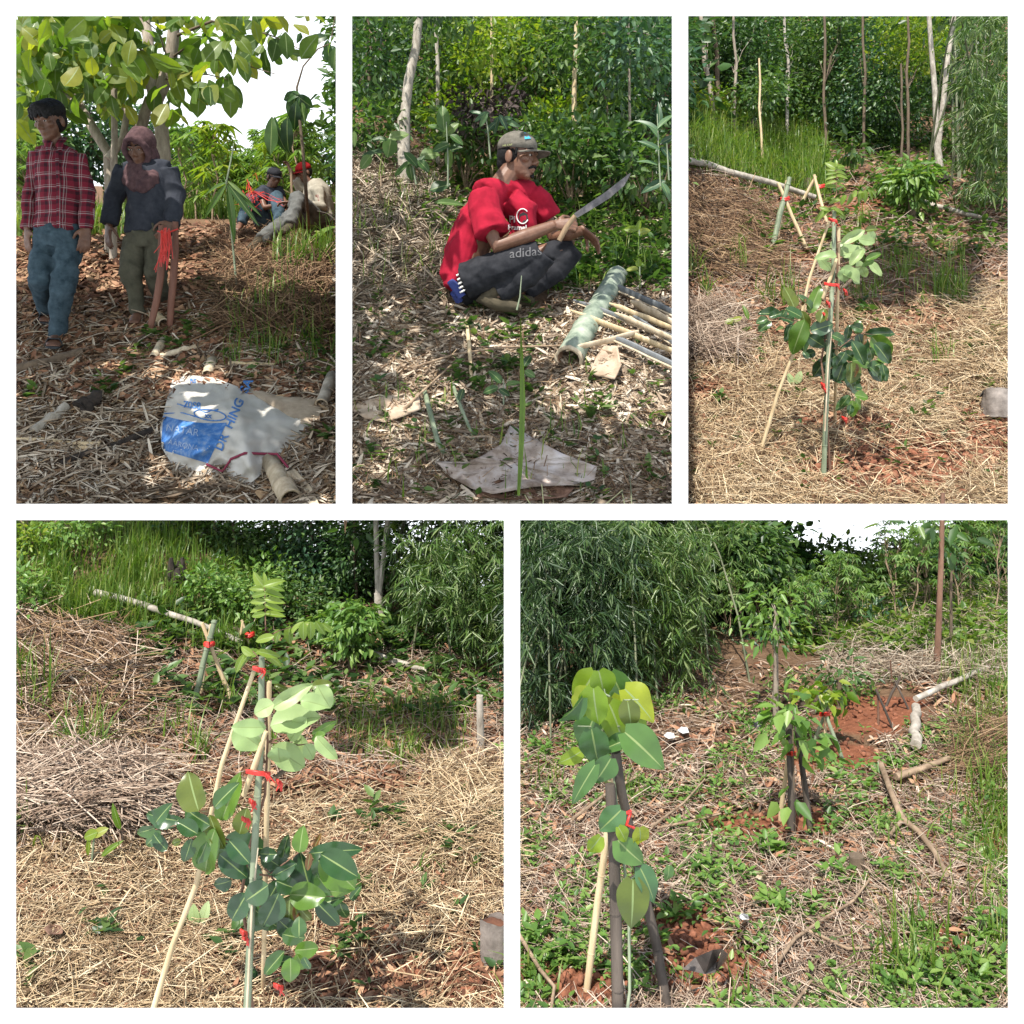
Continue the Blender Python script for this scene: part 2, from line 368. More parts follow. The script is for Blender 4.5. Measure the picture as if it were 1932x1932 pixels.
# ------------------------------------------------------------------ the white wall with five openings, added for the borders between the views
OPEN = [(30, 30, 634, 951), (664, 30, 1268, 951), (1298, 30, 1902, 951), (30, 981, 951, 1902), (981, 981, 1902, 1902)]
def frame():
    yf, yb = .80, .83
    xs = [-34, 30, 634, 664, 951, 981, 1268, 1298, 1902, 1966]; ys = [-34, 30, 951, 981, 1902, 1966]
    mb = MB()
    def solid(i, j):
        cx, cy = (xs[i] + xs[i + 1]) / 2, (ys[j] + ys[j + 1]) / 2
        return not any(a < cx < c and b < cy < d for a, b, c, d in OPEN)
    def q(pts): mb.add(pts, [[0, 1, 2, 3]])
    for i in range(len(xs) - 1):
        for j in range(len(ys) - 1):
            if not solid(i, j): continue
            a, b, c, d = xs[i], ys[j], xs[i + 1], ys[j + 1]
            q([P(a, d, yf), P(c, d, yf), P(c, b, yf), P(a, b, yf)]); q([P(a, b, yb), P(c, b, yb), P(c, d, yb), P(a, d, yb)])
            for (e1, e2, ni, nj) in (((a, b), (a, d), i - 1, j), ((c, d), (c, b), i + 1, j), ((c, b), (a, b), i, j - 1), ((a, d), (c, d), i, j + 1)):
                if ni < 0 or nj < 0 or ni >= len(xs) - 1 or nj >= len(ys) - 1 or not solid(ni, nj):
                    q([P(*e1, yf), P(*e2, yf), P(*e2, yb), P(*e1, yb)])
    m, t, b, out = new_mat('white_border'); b.inputs['Base Color'].default_value = (.9, .9, .9, 1); b.inputs['Roughness'].default_value = .7
    o = mb.build('frame', m, smooth=False)
    tag(o, 'added white border wall with three tall openings above two square ones', 'frame')
frame()
WOOD = roughmat('weathered_wood', (.10, .065, .04), (.30, .21, .13), 30, .85, .5, (1, 1, .15))
BARK = roughmat('grey_bark', (.13, .10, .075), (.36, .31, .25), 18, .9, .8, (1, 1, .35))
BARKD = roughmat('dark_bark', (.06, .045, .032), (.17, .125, .085), 20, .9, .8, (1, 1, .35))
BARKW = roughmat('pale_bark', (.17, .145, .115), (.46, .42, .36), 24, .85, .6, (1, 1, .5))
BARKR = roughmat('red_brown_bark', (.09, .045, .03), (.24, .14, .095), 20, .9, .8, (1, 1, .3))
TAN = roughmat('split_bamboo', (.36, .26, .14), (.62, .50, .32), 40, .7, .3, (1, 1, .1))
GREENB = roughmat('green_bamboo', (.10, .13, .08), (.26, .30, .20), 25, .45, .2, (1, 1, .2))
DARKST = roughmat('dark_stake', (.028, .022, .018), (.10, .080, .065), 30, .7, .4, (1, 1, .15))
TWIG = roughmat('dry_twig', (.10, .065, .04), (.34, .25, .17), 30, .9, .4, island=.6)
RIB, _t, _b, _o = new_mat('red_raffia'); _b.inputs['Base Color'].default_value = (.55, .03, .022, 1); _b.inputs['Roughness'].default_value = .4

# ------------------------------------------------------------------ leaves of the place
G_MID = leafmat('mid_green_leaf', [(.022, .055, .017), (.05, .11, .028), (.085, .16, .042), (.15, .22, .07)], .42)
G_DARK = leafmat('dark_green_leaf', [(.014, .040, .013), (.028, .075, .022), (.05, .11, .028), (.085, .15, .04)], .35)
G_BLUE = leafmat('blue_green_leaf', [(.02, .055, .03), (.035, .09, .045), (.06, .13, .06), (.10, .18, .085)], .35)
G_YEL = leafmat('yellow_green_leaf', [(.08, .16, .015), (.13, .22, .02), (.20, .28, .03), (.27, .30, .05)], .5)
G_BAM = leafmat('bamboo_leaf', [(.03, .07, .018), (.06, .12, .025), (.10, .17, .04), (.20, .25, .11)], .35, .35)
G_GRASS = leafmat('grass_blade', [(.05, .11, .015), (.09, .17, .02), (.14, .23, .035), (.25, .27, .08)], .45)
G_TEAK = leafmat('teak_leaf', [(.05, .10, .02), (.09, .17, .03), (.14, .22, .035), (.26, .27, .04)], .6, .5, (1.5, 1.5, .5))
G_CASS = leafmat('sun_tinted_cassava_leaf', [(.07, .15, .04), (.11, .20, .05), (.16, .26, .07), (.24, .33, .12)], .45, .4)  # brighter leaf colour, with the field's strong sun put into it
RIBV = leafmat('leaf_midrib', [(.16, .22, .08), (.20, .26, .10)], .2)
S_STRAW = islandmat('straw', [(.10, .06, .035), (.24, .16, .095), (.40, .29, .17), (.52, .40, .26), (.66, .56, .40)], .7)
S_CLOD = roughmat('red_soil_clod', (.09, .032, .017), (.28, .115, .065), 40, .95, .6, island=.5)
S_BROWN = islandmat('brown_litter', [(.04, .022, .013), (.12, .07, .04), (.21, .125, .072), (.34, .24, .145)], .8)
S_GREY = islandmat('bamboo_litter', [(.08, .056, .04), (.24, .18, .13), (.38, .31, .235), (.55, .48, .40)], .75)
S_PINK = islandmat('pinkish_straw', [(.10, .065, .048), (.24, .17, .125), (.38, .29, .225), (.52, .43, .35)], .75)
S_RED = islandmat('red_brown_litter', [(.06, .025, .015), (.15, .07, .04), (.24, .12, .07), (.38, .24, .15)], .8)

def sample_rect(n, x0, y0, x1, y1, bias=1.0):
    t = rng.random(n) ** bias; return rng.uniform(x0, x1, n), y0 + (y1 - y0) * t
def litter(name, label, mat, rect, n, Ts, L, Wd, tilt=.25, lift=.012, bias=1.0, avoid=0, keep=None, yawbias=None, clump=0):
    px, py = sample_rect(n, *rect, bias)
    m = np.ones(n, bool)
    if avoid: m &= rng.random(n) > avoid * soil_mask(px, py)
    if keep is not None: m &= rng.random(n) < keep(px, py)
    px, py = px[m], py[m]; low = rect[1] > 966
    p = ground_pts(px, py)
    N = gnormal(p, low); k = len(p)
    if clump: p = p + N * (clump * np.clip(fbm(p[:, 0] * 4, p[:, 1] * 4, 33), 0, 1))[:, None] * rng.random(k)[:, None]
    a = rng.uniform(0, 2 * math.pi, k)
    if yawbias is not None: a = yawbias + rng.normal(0, .6, k)
    d = np.stack([np.cos(a), np.sin(a), np.zeros(k)], 1); d = nrm(d - N * (d * N).sum(1, keepdims=True)); d = nrm(d + N * rng.normal(0.05, tilt, k)[:, None])
    up = nrm(N + rng.normal(0, tilt * 1.3, (k, 3)))
    ls = rng.uniform(*L, k); ws = rng.uniform(*Wd, k); mb = MB(); w = rng.integers(0, len(Ts), k)
    pos = p + N * (rng.random(k) * lift)[:, None] - d * ls[:, None] * .5
    if not low:
        e = pos + d * ls[:, None]; ok = np.maximum(VP - pos[:, 2] / pos[:, 1] * F, VP - e[:, 2] / e[:, 1] * F) < 970; pos, d, up, ls, ws, w = pos[ok], d[ok], up[ok], ls[ok], ws[ok], w[ok]
    for i, T in enumerate(Ts):
        s = w == i
        mb.place(T, pos[s], d[s], up[s], ls[s], ws[s])
    return stuff(mb.build(name, mat), label)
def grass(mb, p, nb, L, Wd, lean=.35, N=None, spread=.03):
    k = len(p); q = np.repeat(p, nb, 0) + np.concatenate([rng.normal(0, spread, (k * nb, 2)), np.zeros((k * nb, 1))], 1)
    n = len(q); a = rng.uniform(0, 2 * math.pi, n); h = np.stack([np.cos(a), np.sin(a), np.zeros(n)], 1)
    l = np.abs(rng.normal(0, lean, n)); d = nrm(h * l[:, None] + np.array([0, 0, 1.]))
    up = nrm(-h + np.array([0, 0, .01]) * 1); w = rng.integers(0, 3, n); ls = rng.uniform(*L, n) * np.repeat(rng.uniform(.6, 1.1, k), nb); ws = rng.uniform(*Wd, n)
    room = q[:, 2] - (VP - 974) / F * q[:, 1]; lowside = (room < 0) & (q[:, 1] < 5.2); ls = np.where(lowside, np.minimum(ls, np.maximum(-room, .01)), ls)
    upv = nrm(h * 1.0 + np.array([0, 0, .2]))
    for i in range(3):
        s = w == i; mb.place(BL[i], q[s], d[s], upv[s], ls[s], ws[s])
def weeds(mb, p, nl, L, hgt, T=LEAF, wr=.5):
    """small broad-leaved plants: leaves round a short stem"""
    k = len(p); hh = np.repeat(rng.uniform(*hgt, k), nl); q = np.repeat(p, nl, 0); n = len(q)
    a = rng.uniform(0, 2 * math.pi, n); f = rng.random(n); h = np.stack([np.cos(a), np.sin(a), np.zeros(n)], 1)
    lean = np.repeat(rng.normal(0, .25, (k, 2)), nl, 0)
    q = q + np.concatenate([lean * (f * hh)[:, None], (f * hh)[:, None]], 1) + h * .006
    d = nrm(h + np.array([0, 0, .35]) + rng.normal(0, .3, (n, 3))); up = nrm(np.array([0, 0, 1.]) - h * .3 + rng.normal(0, .25, (n, 3)))
    ls = rng.uniform(*L, n); mb.place(T, q, d, up, ls, ls * wr)

# ------------------------------------------------------------------ trees and shrubs
def wob(a, b, n=6, amp=.03, seed=0):
    r = np.random.default_rng(seed); a = np.asarray(a, float); b = np.asarray(b, float); t = np.linspace(0, 1, n)[:, None]
    p = a + (b - a) * t; w = r.normal(0, amp * np.linalg.norm(b - a), (n, 3)); w[0] = w[-1] = 0
    return p + w * np.sin(t * math.pi)
def clusters(mb, cen, nleaf, cr, L, wr, T=LEAF, droop=.2, org=None, mat=0, flat=.7):
    cen = np.asarray(cen, float); k = len(cen); q = np.repeat(cen, nleaf, 0); n = len(q)
    o = rng.normal(0, 1, (n, 3)) * np.array([1, 1, flat]) * cr; pos = q + o
    row = VP - pos[:, 2] / pos[:, 1] * F; u = pos[:, 0] / pos[:, 1]; lip = np.where(u < -.186, 4.72, np.where(u < .186, 4.3, 5.2))     # nothing of the lower slope stands up through the edge of the upper one
    ok = ~((pos[:, 1] < lip + .45) & (row > 400) & (row < 985)); pos, o = pos[ok], o[ok]; n = len(pos)
    if n == 0: return
    c0 = cen.mean(0) if org is None else np.asarray(org)
    out = nrm(nrm(o) * .8 + nrm(pos - c0) * .5); 
    d = nrm(out + rng.normal(0, .5, (n, 3)) - np.array([0, 0, droop])); up = nrm(np.array([0, 0, .8]) + out * .3 + rng.normal(0, .45, (n, 3)))
    ls = rng.uniform(L[0], L[1], n); mb.place(T, pos, d, up, ls, ls * wr, mat)
def ell_pts(c, r, n, shell=.55, zmin=-1):
    v = nrm(rng.normal(0, 1, (n * 2, 3))); v = v[v[:, 2] > zmin][:n]
    rad = shell + (1 - shell) * rng.random(len(v)); return np.asarray(c) + v * rad[:, None] * np.asarray(r)
def tree(name, label, cat, base, top, r0, r1, crowns, bark, leaf, group=None, n=7, seed=0, limbs=5, amp=.02, T=LEAF, droop=.2, extra=None):
    """crowns: list of (centre, radii, clusters, leaves per cluster, cluster size, (Lmin, Lmax), width ratio)"""
    t = thing(name, label, cat, base, group); mb = MB(); pts = wob(base, top, n, amp, seed)
    pts[0][2] -= .05
    mb.tube(pts, np.linspace(r0, r1, n) * (1 + .25 * np.exp(-np.arange(n) * 1.6)), 9, jit=.06)
    cr = MB()
    for (c, r, nc, nl, cs, L, wr) in crowns:
        cen = ell_pts(c, r, nc); clusters(cr, cen, nl, cs, L, wr, T, droop, org=c)
        for i in range(min(limbs, len(cen))):
            k = int(n * .35 + (n * .6) * i / max(1, limbs)); s = pts[min(k, n - 1)]
            mb.tube(wob(s, cen[i], 5, .06, seed + i), np.linspace(r1 * .7, r1 * .15, 5), 5, cap=False)
    if extra: extra(mb)
    mb.build('trunk', bark, t); cr.build('crown', leaf, t)
    return t
def stick(name, label, cat, pts, rad, mat, group=None, n=8, parent=None, endmat=None, jit=.04):
    mb = MB(); mb.tube(pts, rad, n, jit=jit, cap=(1 if endmat else True))
    if parent: return mb.build(name, mat, parent)
    return tag(mb.build(name, [mat, endmat] if endmat else mat, org=np.asarray(pts[0])), label, cat, group)
print('setting ok')
# ------------------------------------------------------------------ people
def fused(mb, name, mats, parent, voxel=.01, smooth=4, fold=0, fsc=14, stretch=(1, 1, 1), org=None):
    org = ORG[parent.name] if org is None else org
    me = mb.mesh('fuse', org); ob = bpy.data.objects.new('fuse', me); COL.objects.link(ob)
    r = ob.modifiers.new('r', 'REMESH'); r.mode = 'VOXEL'; r.voxel_size = voxel
    s = ob.modifiers.new('s', 'SMOOTH'); s.factor = .5; s.iterations = smooth
    dg = bpy.context.evaluated_depsgraph_get(); dg.update()
    nm = bpy.data.meshes.new_from_object(ob.evaluated_get(dg)); bpy.data.objects.remove(ob); bpy.data.meshes.remove(me)
    nm.name = name
    k = len(nm.vertices); V = np.zeros(k * 3, np.float32); nm.vertices.foreach_get('co', V); V = V.reshape(-1, 3)
    if fold:
        N = np.zeros(k * 3, np.float32); nm.vertex_normals.foreach_get('vector', N); N = N.reshape(-1, 3)
        q = V * np.array(stretch); w = vn3(q, fsc, 3) + .6 * vn3(q, fsc * 2.3, 9); w = 1 - 2 * np.abs(w)
        V = V + N * (w * fold)[:, None]; nm.vertices.foreach_set('co', V.astype(np.float32).ravel())
    nm.polygons.foreach_set('use_smooth', np.ones(len(nm.polygons), bool)); nm.materials.clear()
    for m in (mats if isinstance(mats, (list, tuple)) else [mats]): nm.materials.append(m)
    nm.update()
    o = bpy.data.objects.new(name, nm); COL.objects.link(o); o.parent = parent; ORG[o.name] = org
    return o
def rot(yaw, pitch=0, roll=0):
    cy, sy, cp, sp, cr, sr = math.cos(yaw), math.sin(yaw), math.cos(pitch), math.sin(pitch), math.cos(roll), math.sin(roll)
    Rz = np.array([[cy, -sy, 0], [sy, cy, 0], [0, 0, 1]]); Rx = np.array([[1, 0, 0], [0, cp, -sp], [0, sp, cp]]); Ry = np.array([[cr, 0, sr], [0, 1, 0], [-sr, 0, cr]])
    return Rz @ Rx @ Ry
def head(mb, c, R, s=1.0):
    c = np.asarray(c)
    def T(p): return c + (np.asarray(p, float) * s) @ R.T
    def E(p, r, Q=None): mb.ell(T(p), np.asarray(r) * s, R if Q is None else R @ Q)
    E((0, .016, .035), (.073, .092, .083)); E((0, -.022, -.03), (.060, .066, .082)); E((0, -.055, -.095), (.030, .026, .021))
    E((0, -.035, -.078), (.045, .045, .032))
    for k in (-1, 1):
        E((k * .042, -.055, -.018), (.024, .025, .02)); E((k * .080, .018, -.012), (.010, .021, .033)); E((k * .012, -.094, -.036), (.012, .012, .010))
        E((k * .031, -.066, .004), (.014, .014, .012)); mb.tube([T((k * .012, -.082, .024)), T((k * .034, -.080, .028)), T((k * .055, -.062, .020))], np.array([.010, .011, .008]) * s, 8)
    mb.tube([T((0, -.076, .020)), T((0, -.092, -.010)), T((0, -.106, -.034))], np.array([.009, .011, .014]) * s, 8)
    mb.tube([T((-.025, -.070, -.066)), T((-.01, -.086, -.060)), T((.01, -.086, -.060)), T((.025, -.070, -.066))], np.array([.005, .009, .009, .005]) * s, 8)
    mb.tube([T((-.022, -.070, -.070)), T((0, -.085, -.074)), T((.022, -.070, -.070))], np.array([.005, .010, .005]) * s, 8)
    return T
def hand(mb, w, d, pn, s=1.0, curl=.35, thumb=1, spread=.08):
    w = np.asarray(w, float); d = nrm(d); pn = np.asarray(pn, float); pn = nrm(pn - d * np.dot(pn, d)); sd = np.cross(d, pn) * thumb
    mb.tube([w - d * .02 * s, w + d * .03 * s, w + d * .075 * s, w + d * .092 * s], np.array([[.026, .018], [.036, .016], [.042, .014], [.038, .010]]) * s, 10, side=sd)
    for i, (o, l) in enumerate(((.031, .92), (.011, 1.05), (-.010, 1.0), (-.030, .78))):
        p = w + d * .082 * s + sd * o * s; pts = [p]; a = curl * .5; dd = nrm(d + sd * spread * (1.5 - i) * .6)
        for k, L in enumerate((.042, .027, .022)):
            p = p + (dd * math.cos(a) + pn * math.sin(a)) * L * l * s; pts.append(p); a += curl
        mb.tube(pts, np.array([.0098, .0092, .0084, .0066]) * s, 7, side=sd)
    p = w + d * .022 * s + sd * .030 * s
    mb.tube([p, p + (d * .6 + sd * .65 + pn * .25) * .040 * s, p + (d * .75 + sd * .45 + pn * .5) * .072 * s, p + (d * .85 + sd * .25 + pn * .6) * .092 * s], np.array([.014, .0115, .010, .0075]) * s, 7, side=pn)
def foot(mb, ank, toe, s=1.0):
    ank, toe = np.asarray(ank, float), np.asarray(toe, float); d = nrm(toe - ank); sd = nrm(np.cross(d, [0, 0, 1]))
    mb.tube([ank + np.array([0, 0, .06]) * s, ank, ank * .6 + toe * .4, toe - d * .05 * s, toe], np.array([[.036, .036], [.04, .045], [.042, .034], [.046, .02], [.038, .012]]) * s, 10, side=sd)
    for k in range(5):
        p = toe + sd * (k - 2) * .016 * s - d * .01 * s; mb.tube([p, p + d * (.03 - .003 * abs(k - 1)) * s + np.array([0, 0, -.004])], [.009 * s, .008 * s], 6)
def skinmat(name, c1, c2): return roughmat(name, c1, c2, 22, .5, .06, spec=.45)
SKIN = skinmat('brown_skin', (.085, .038, .022), (.15, .072, .043))
SKIN2 = skinmat('tanned_skin', (.10, .045, .027), (.175, .088, .053))
HAIR = roughmat('black_hair', (.003, .003, .0035), (.010, .009, .009), 90, .65, .6, (1, 1, .25), spec=.2)
EYE, _t, _b, _o = new_mat('eye_white'); _b.inputs['Base Color'].default_value = (.45, .40, .36, 1); _b.inputs['Roughness'].default_value = .2
def cloth(name, c1, c2, sc=60, rough=.9): return roughmat(name, c1, c2, sc, rough, .35, spec=.15)
DENIM = cloth('blue_denim', (.018, .034, .046), (.065, .10, .125), 16)
OLIVE = cloth('olive_cotton', (.045, .045, .032), (.11, .105, .075), 10)
NAVY = cloth('dark_slate_jacket', (.020, .023, .032), (.046, .050, .062), 12)
BROWNC = cloth('brown_scarf', (.050, .028, .032), (.115, .066, .068), 30)
REDT = cloth('red_cotton', (.20, .006, .018), (.34, .011, .032), 9)
BLACKT = cloth('charcoal_trousers', (.008, .009, .012), (.030, .031, .036), 14)
GREYT = cloth('grey_trousers', (.06, .062, .06), (.13, .13, .12), 10)
CREAM = cloth('cream_shirt', (.22, .20, .155), (.34, .31, .25), 10)
CAPG = cloth('faded_olive_cap', (.075, .07, .058), (.17, .155, .13), 26)
CAPK = cloth('black_cap_cloth', (.012, .012, .015), (.03, .03, .035), 26)
CAPR = cloth('red_cap_cloth', (.26, .010, .012), (.38, .02, .02), 26)
BOOT = cloth('muddy_boot', (.035, .03, .02), (.09, .075, .05), 14)
SOLE = cloth('rubber_sandal', (.015, .018, .022), (.05, .055, .06), 14, .6)
def plaid():
    m, t, b, out = new_mat('red_plaid_cotton'); tc = t.nodes.new('ShaderNodeTexCoord'); s = t.nodes.new('ShaderNodeSeparateXYZ'); t.links.new(tc.outputs['Object'], s.inputs[0])
    def bands(src, per, ws):
        f = t.nodes.new('ShaderNodeMath'); f.operation = 'MULTIPLY'; f.inputs[1].default_value = 1 / per; t.links.new(src, f.inputs[0])
        g = t.nodes.new('ShaderNodeMath'); g.operation = 'FRACT'; t.links.new(f.outputs[0], g.inputs[0])
        r = t.nodes.new('ShaderNodeValToRGB'); r.color_ramp.interpolation = 'CONSTANT'; e = r.color_ramp.elements
        while len(e) < len(ws): e.new(.5)
        for i, (p, c) in enumerate(ws): e[i].position = p; e[i].color = (*c, 1)
        t.links.new(g.outputs[0], r.inputs[0]); return r.outputs[0]
    k = [(0, (.15, .015, .028)), (.34, (.035, .012, .018)), (.60, (.15, .015, .028)), (.72, (.36, .30, .30)), (.79, (.10, .012, .02)), (.88, (.28, .22, .22)), (.93, (.15, .015, .028))]
    a = bands(s.outputs[0], .085, k); c = bands(s.outputs[2], .085, k)
    mx = t.nodes.new('ShaderNodeMix'); mx.data_type = 'RGBA'; mx.inputs[0].default_value = .5; t.links.new(a, mx.inputs[6]); t.links.new(c, mx.inputs[7])
    t.links.new(mx.outputs[2], b.inputs['Base Color']); b.inputs['Roughness'].default_value = .9; b.inputs['Specular IOR Level'].default_value = .15; return m
PLAID = plaid()
def person(label, at, group=None): return thing('person', label, 'person', at, group)
def eyes(T, R, par, s=1):
    for k in (-1, 1):
        mb = MB(); mb.ell(T((k * .031, -.0785, .0035)), np.array([.0105, .0045, .0055]) * s, R, 10, 6); e = mb.build('eye', EYE, par)
        mb = MB(); mb.ell(T((k * .031 + .001, -.0822, .0035)), np.array([.0052, .003, .0052]) * s, R, 10, 6); mb.build('iris', HAIR, e)
    mb = MB()
    for k in (-1, 1): mb.tube([T((k * .013, -.0915, .030)), T((k * .034, -.0905, .036)), T((k * .056, -.070, .029))], np.array([[.003, .0045], [.0035, .005], [.002, .003]]) * s, 6)
    mb.build('eyebrows', HAIR, par)
def cap(T, R, par, mat, s=1.0, name='cap', brim=.078, up=.0):
    mb = MB(); nu, nv = 28, 9; rx, ry, rz = .086, .106, .088; V = []
    for lay in (0, .005):
        for i in range(nv + 1):
            th = math.pi / 2 * (i / nv) * 1.0
            for j in range(nu):
                ph = 2 * math.pi * j / nu
                f = 1 + .012 * math.cos(6 * ph) * math.sin(th)
                V.append(T(((rx - lay) * f * math.sin(th) * math.cos(ph), .014 + (ry - lay) * f * math.sin(th) * math.sin(ph), .044 + up + (rz - lay) * math.cos(th) ** .85 - .012 * (i == nv))))
    q = []
    for lay in range(2):
        o = lay * (nv + 1) * nu
        for i in range(nv):
            for j in range(nu):
                a = o + i * nu + j; b = o + i * nu + (j + 1) % nu; q.append([a, a + nu, b + nu, b] if lay == 0 else [a, b, b + nu, a + nu])
    for j in range(nu):
        a = nv * nu + j; b = nv * nu + (j + 1) % nu; o = (nv + 1) * nu; q.append([a, a + o, b + o, b])
    mb.add(V, q); mb.ell(T((0, .014, .044 + up + rz)), np.array([.008, .008, .005]) * s, R, 8, 5)
    c = mb.build(name, mat, par)
    mb = MB(); V = []; n, k = 15, 6
    for lay in (0, -.004):
        for i in range(k):
            f = i / (k - 1)
            for j in range(n):
                a = math.radians(-68 + 136 * j / (n - 1)); rx2 = .084 + brim * .12 * f; y = -(.104 + brim * f * math.cos(a) ** .5) * math.cos(a) + .014
                V.append(T((rx2 * math.sin(a), y, .036 + up - .010 * f - .026 * math.sin(a) ** 2 * (1 - .2 * f) + .018 * (1 - f) * 0 + lay)))
    q = []
    for lay in range(2):
        for i in range(k - 1):
            for j in range(n - 1):
                a = lay * n * k + i * n + j; q.append([a, a + 1, a + n + 1, a + n] if lay else [a, a + n, a + n + 1, a + 1])
    for j in range(n - 1): a = (k - 1) * n + j; q.append([a, a + n * k, a + 1 + n * k, a + 1])
    mb.add(V, q); mb.build('brim', mat, c)
    return c

# --- the man in the plaid shirt, walking
def man_plaid():
    y = 6.2; J = lambda px, py, dy=0: P(px, py, y + dy)
    t = person('young man walking in a red plaid shirt and blue jeans, arms hanging', gp(101, 655))
    B = MB(); R = rot(-.22, .36); c = J(93, 228, -.07); T = head(B, c, R, 1.08)
    B.tube([J(108, 300), J(104, 275), J(97, 248, -.02)], [.07, .058, .055], 12)
    B.tube([J(110, 445), J(110, 380), J(108, 300), J(107, 282)], [[.09, .07], [.09, .07], [.095, .07], [.07, .05]], 14, side=(1, 0, 0))
    arms = [[(70, 288, 0), (57, 360, .02), (52, 432, -.03)], [(147, 290, 0), (164, 360, .02), (163, 430, -.04)]]
    for a, k in zip(arms, (1, -1)):
        B.tube([J(*q) for q in a], [.034, .032, .028], 10); hand(B, J(*a[2]), (.05 * k, -.12, -1), (k * .6, .75, 0), 1.05, .28, 1 if k > 0 else -1)
    legs = [[(88, 450, 0), (74, 531, -.06), (92, 592, .30)], [(129, 450, 0), (116, 541, -.06), (105, 634, .02)]]
    for L in legs: B.tube([J(*q) for q in L], [.05, .04, .034], 10)
    foot(B, J(105, 640, .02), J(100, 651, -.20), 1.12); foot(B, J(92, 596, .30), J(85, 604, .16), 1.05)
    fused(B, 'body', SKIN, t, .0075, 2)
    eyes(T, R, t, 1.08)
    H = MB()
    H.ell(T((0, .030, .060)), (.094, .104, .080), R); H.ell(T((0, .04, .0)), (.088, .084, .085), R); H.ell(T((0, -.045, .085)), (.078, .058, .040), R)
    for k in range(46):
        a = rng.uniform(-1.9, 1.9); p = np.array([math.sin(a) * .074, -.050 - .032 * math.cos(a), .075 + rng.uniform(-.02, .01)])
        H.tube([T(p), T(p + np.array([.01 * math.sin(a), -.01, -.03 - .02 * rng.random()]))], [.016, .004], 6)
    fused(H, 'hair', HAIR, t, .006, 1, .004, 60)
    S = MB()
    S.tube([J(108, 434), J(109, 425), J(110, 370), J(108, 315), J(108, 292), J(107, 278)], [[.150, .118], [.148, .118], [.138, .112], [.152, .11], [.138, .09], [.070, .065]], 20, side=(1, 0, 0))
    S.tube([J(74, 292), J(108, 283), J(143, 294)], [.046, .055, .046], 12)
    S.tube([J(73, 290), J(58, 360, .02), J(52, 431, -.02)], [.056, .048, .043], 12); S.tube([J(145, 292), J(163, 360, .02), J(163, 432, -.03)], [.056, .050, .044], 12)
    fused(S, 'shirt', PLAID, t, .0075, 2, .010, 9, (1, 1, .6))
    C = MB()
    for k in (-1, 1):
        a = J(102 + k * 15, 262, -.02); b = J(103 + k * 11, 284, -.10); 
        C.tube([J(104 + k * 16, 266, .05), a, J(102 + k * 10, 272, -.08), b], [[.012, .028], [.012, .03], [.010, .028], [.006, .012]], 8, side=(0, -1, .3))
    C.tube([J(107, 285, -.125), J(110, 350, -.137), J(110, 430, -.140)], [[.013, .004]] * 3, 8, side=(1, 0, 0))
    C.build('collar_and_placket', PLAID, t)
    D = MB(); 
    D.tube([J(110, 425), J(110, 445), J(110, 470)], [[.148, .118], [.150, .12], [.135, .11]], 18, side=(1, 0, 0))
    D.tube([J(90, 450), J(75, 531, -.06), J(82, 560, .1), J(92, 590, .30)], [.088, .072, .060, .054], 14); D.tube([J(131, 450), J(119, 541, -.06), J(111, 590, 0), J(105, 634, .02)], [.088, .074, .062, .058], 14)
    fused(D, 'jeans', DENIM, t, .0085, 2, .014, 8, (1, 1, .9))
    for an, to in (((105, 648, .05), (100, 656, -.23)), ((92, 602, .33), (85, 609, .15))):
        s = MB(); a, b = J(*an), J(*to); d = nrm(b - a); sd = nrm(np.cross(d, [0, 0, 1])); s.tube([a - d * .04, a, (a + b) / 2, b, b + d * .02], [[.03, .008], [.042, .009], [.042, .009], [.05, .009], [.03, .007]], 10, side=sd)
        m = a * .35 + b * .65; s.tube([m - sd * .055, m - sd * .035 + np.array([0, 0, .05]), m + sd * .035 + np.array([0, 0, .05]), m + sd * .055], [[.006, .03]] * 4, 8, side=(0, 0, 1)); s.build('sandal', SOLE, t)
man_plaid()

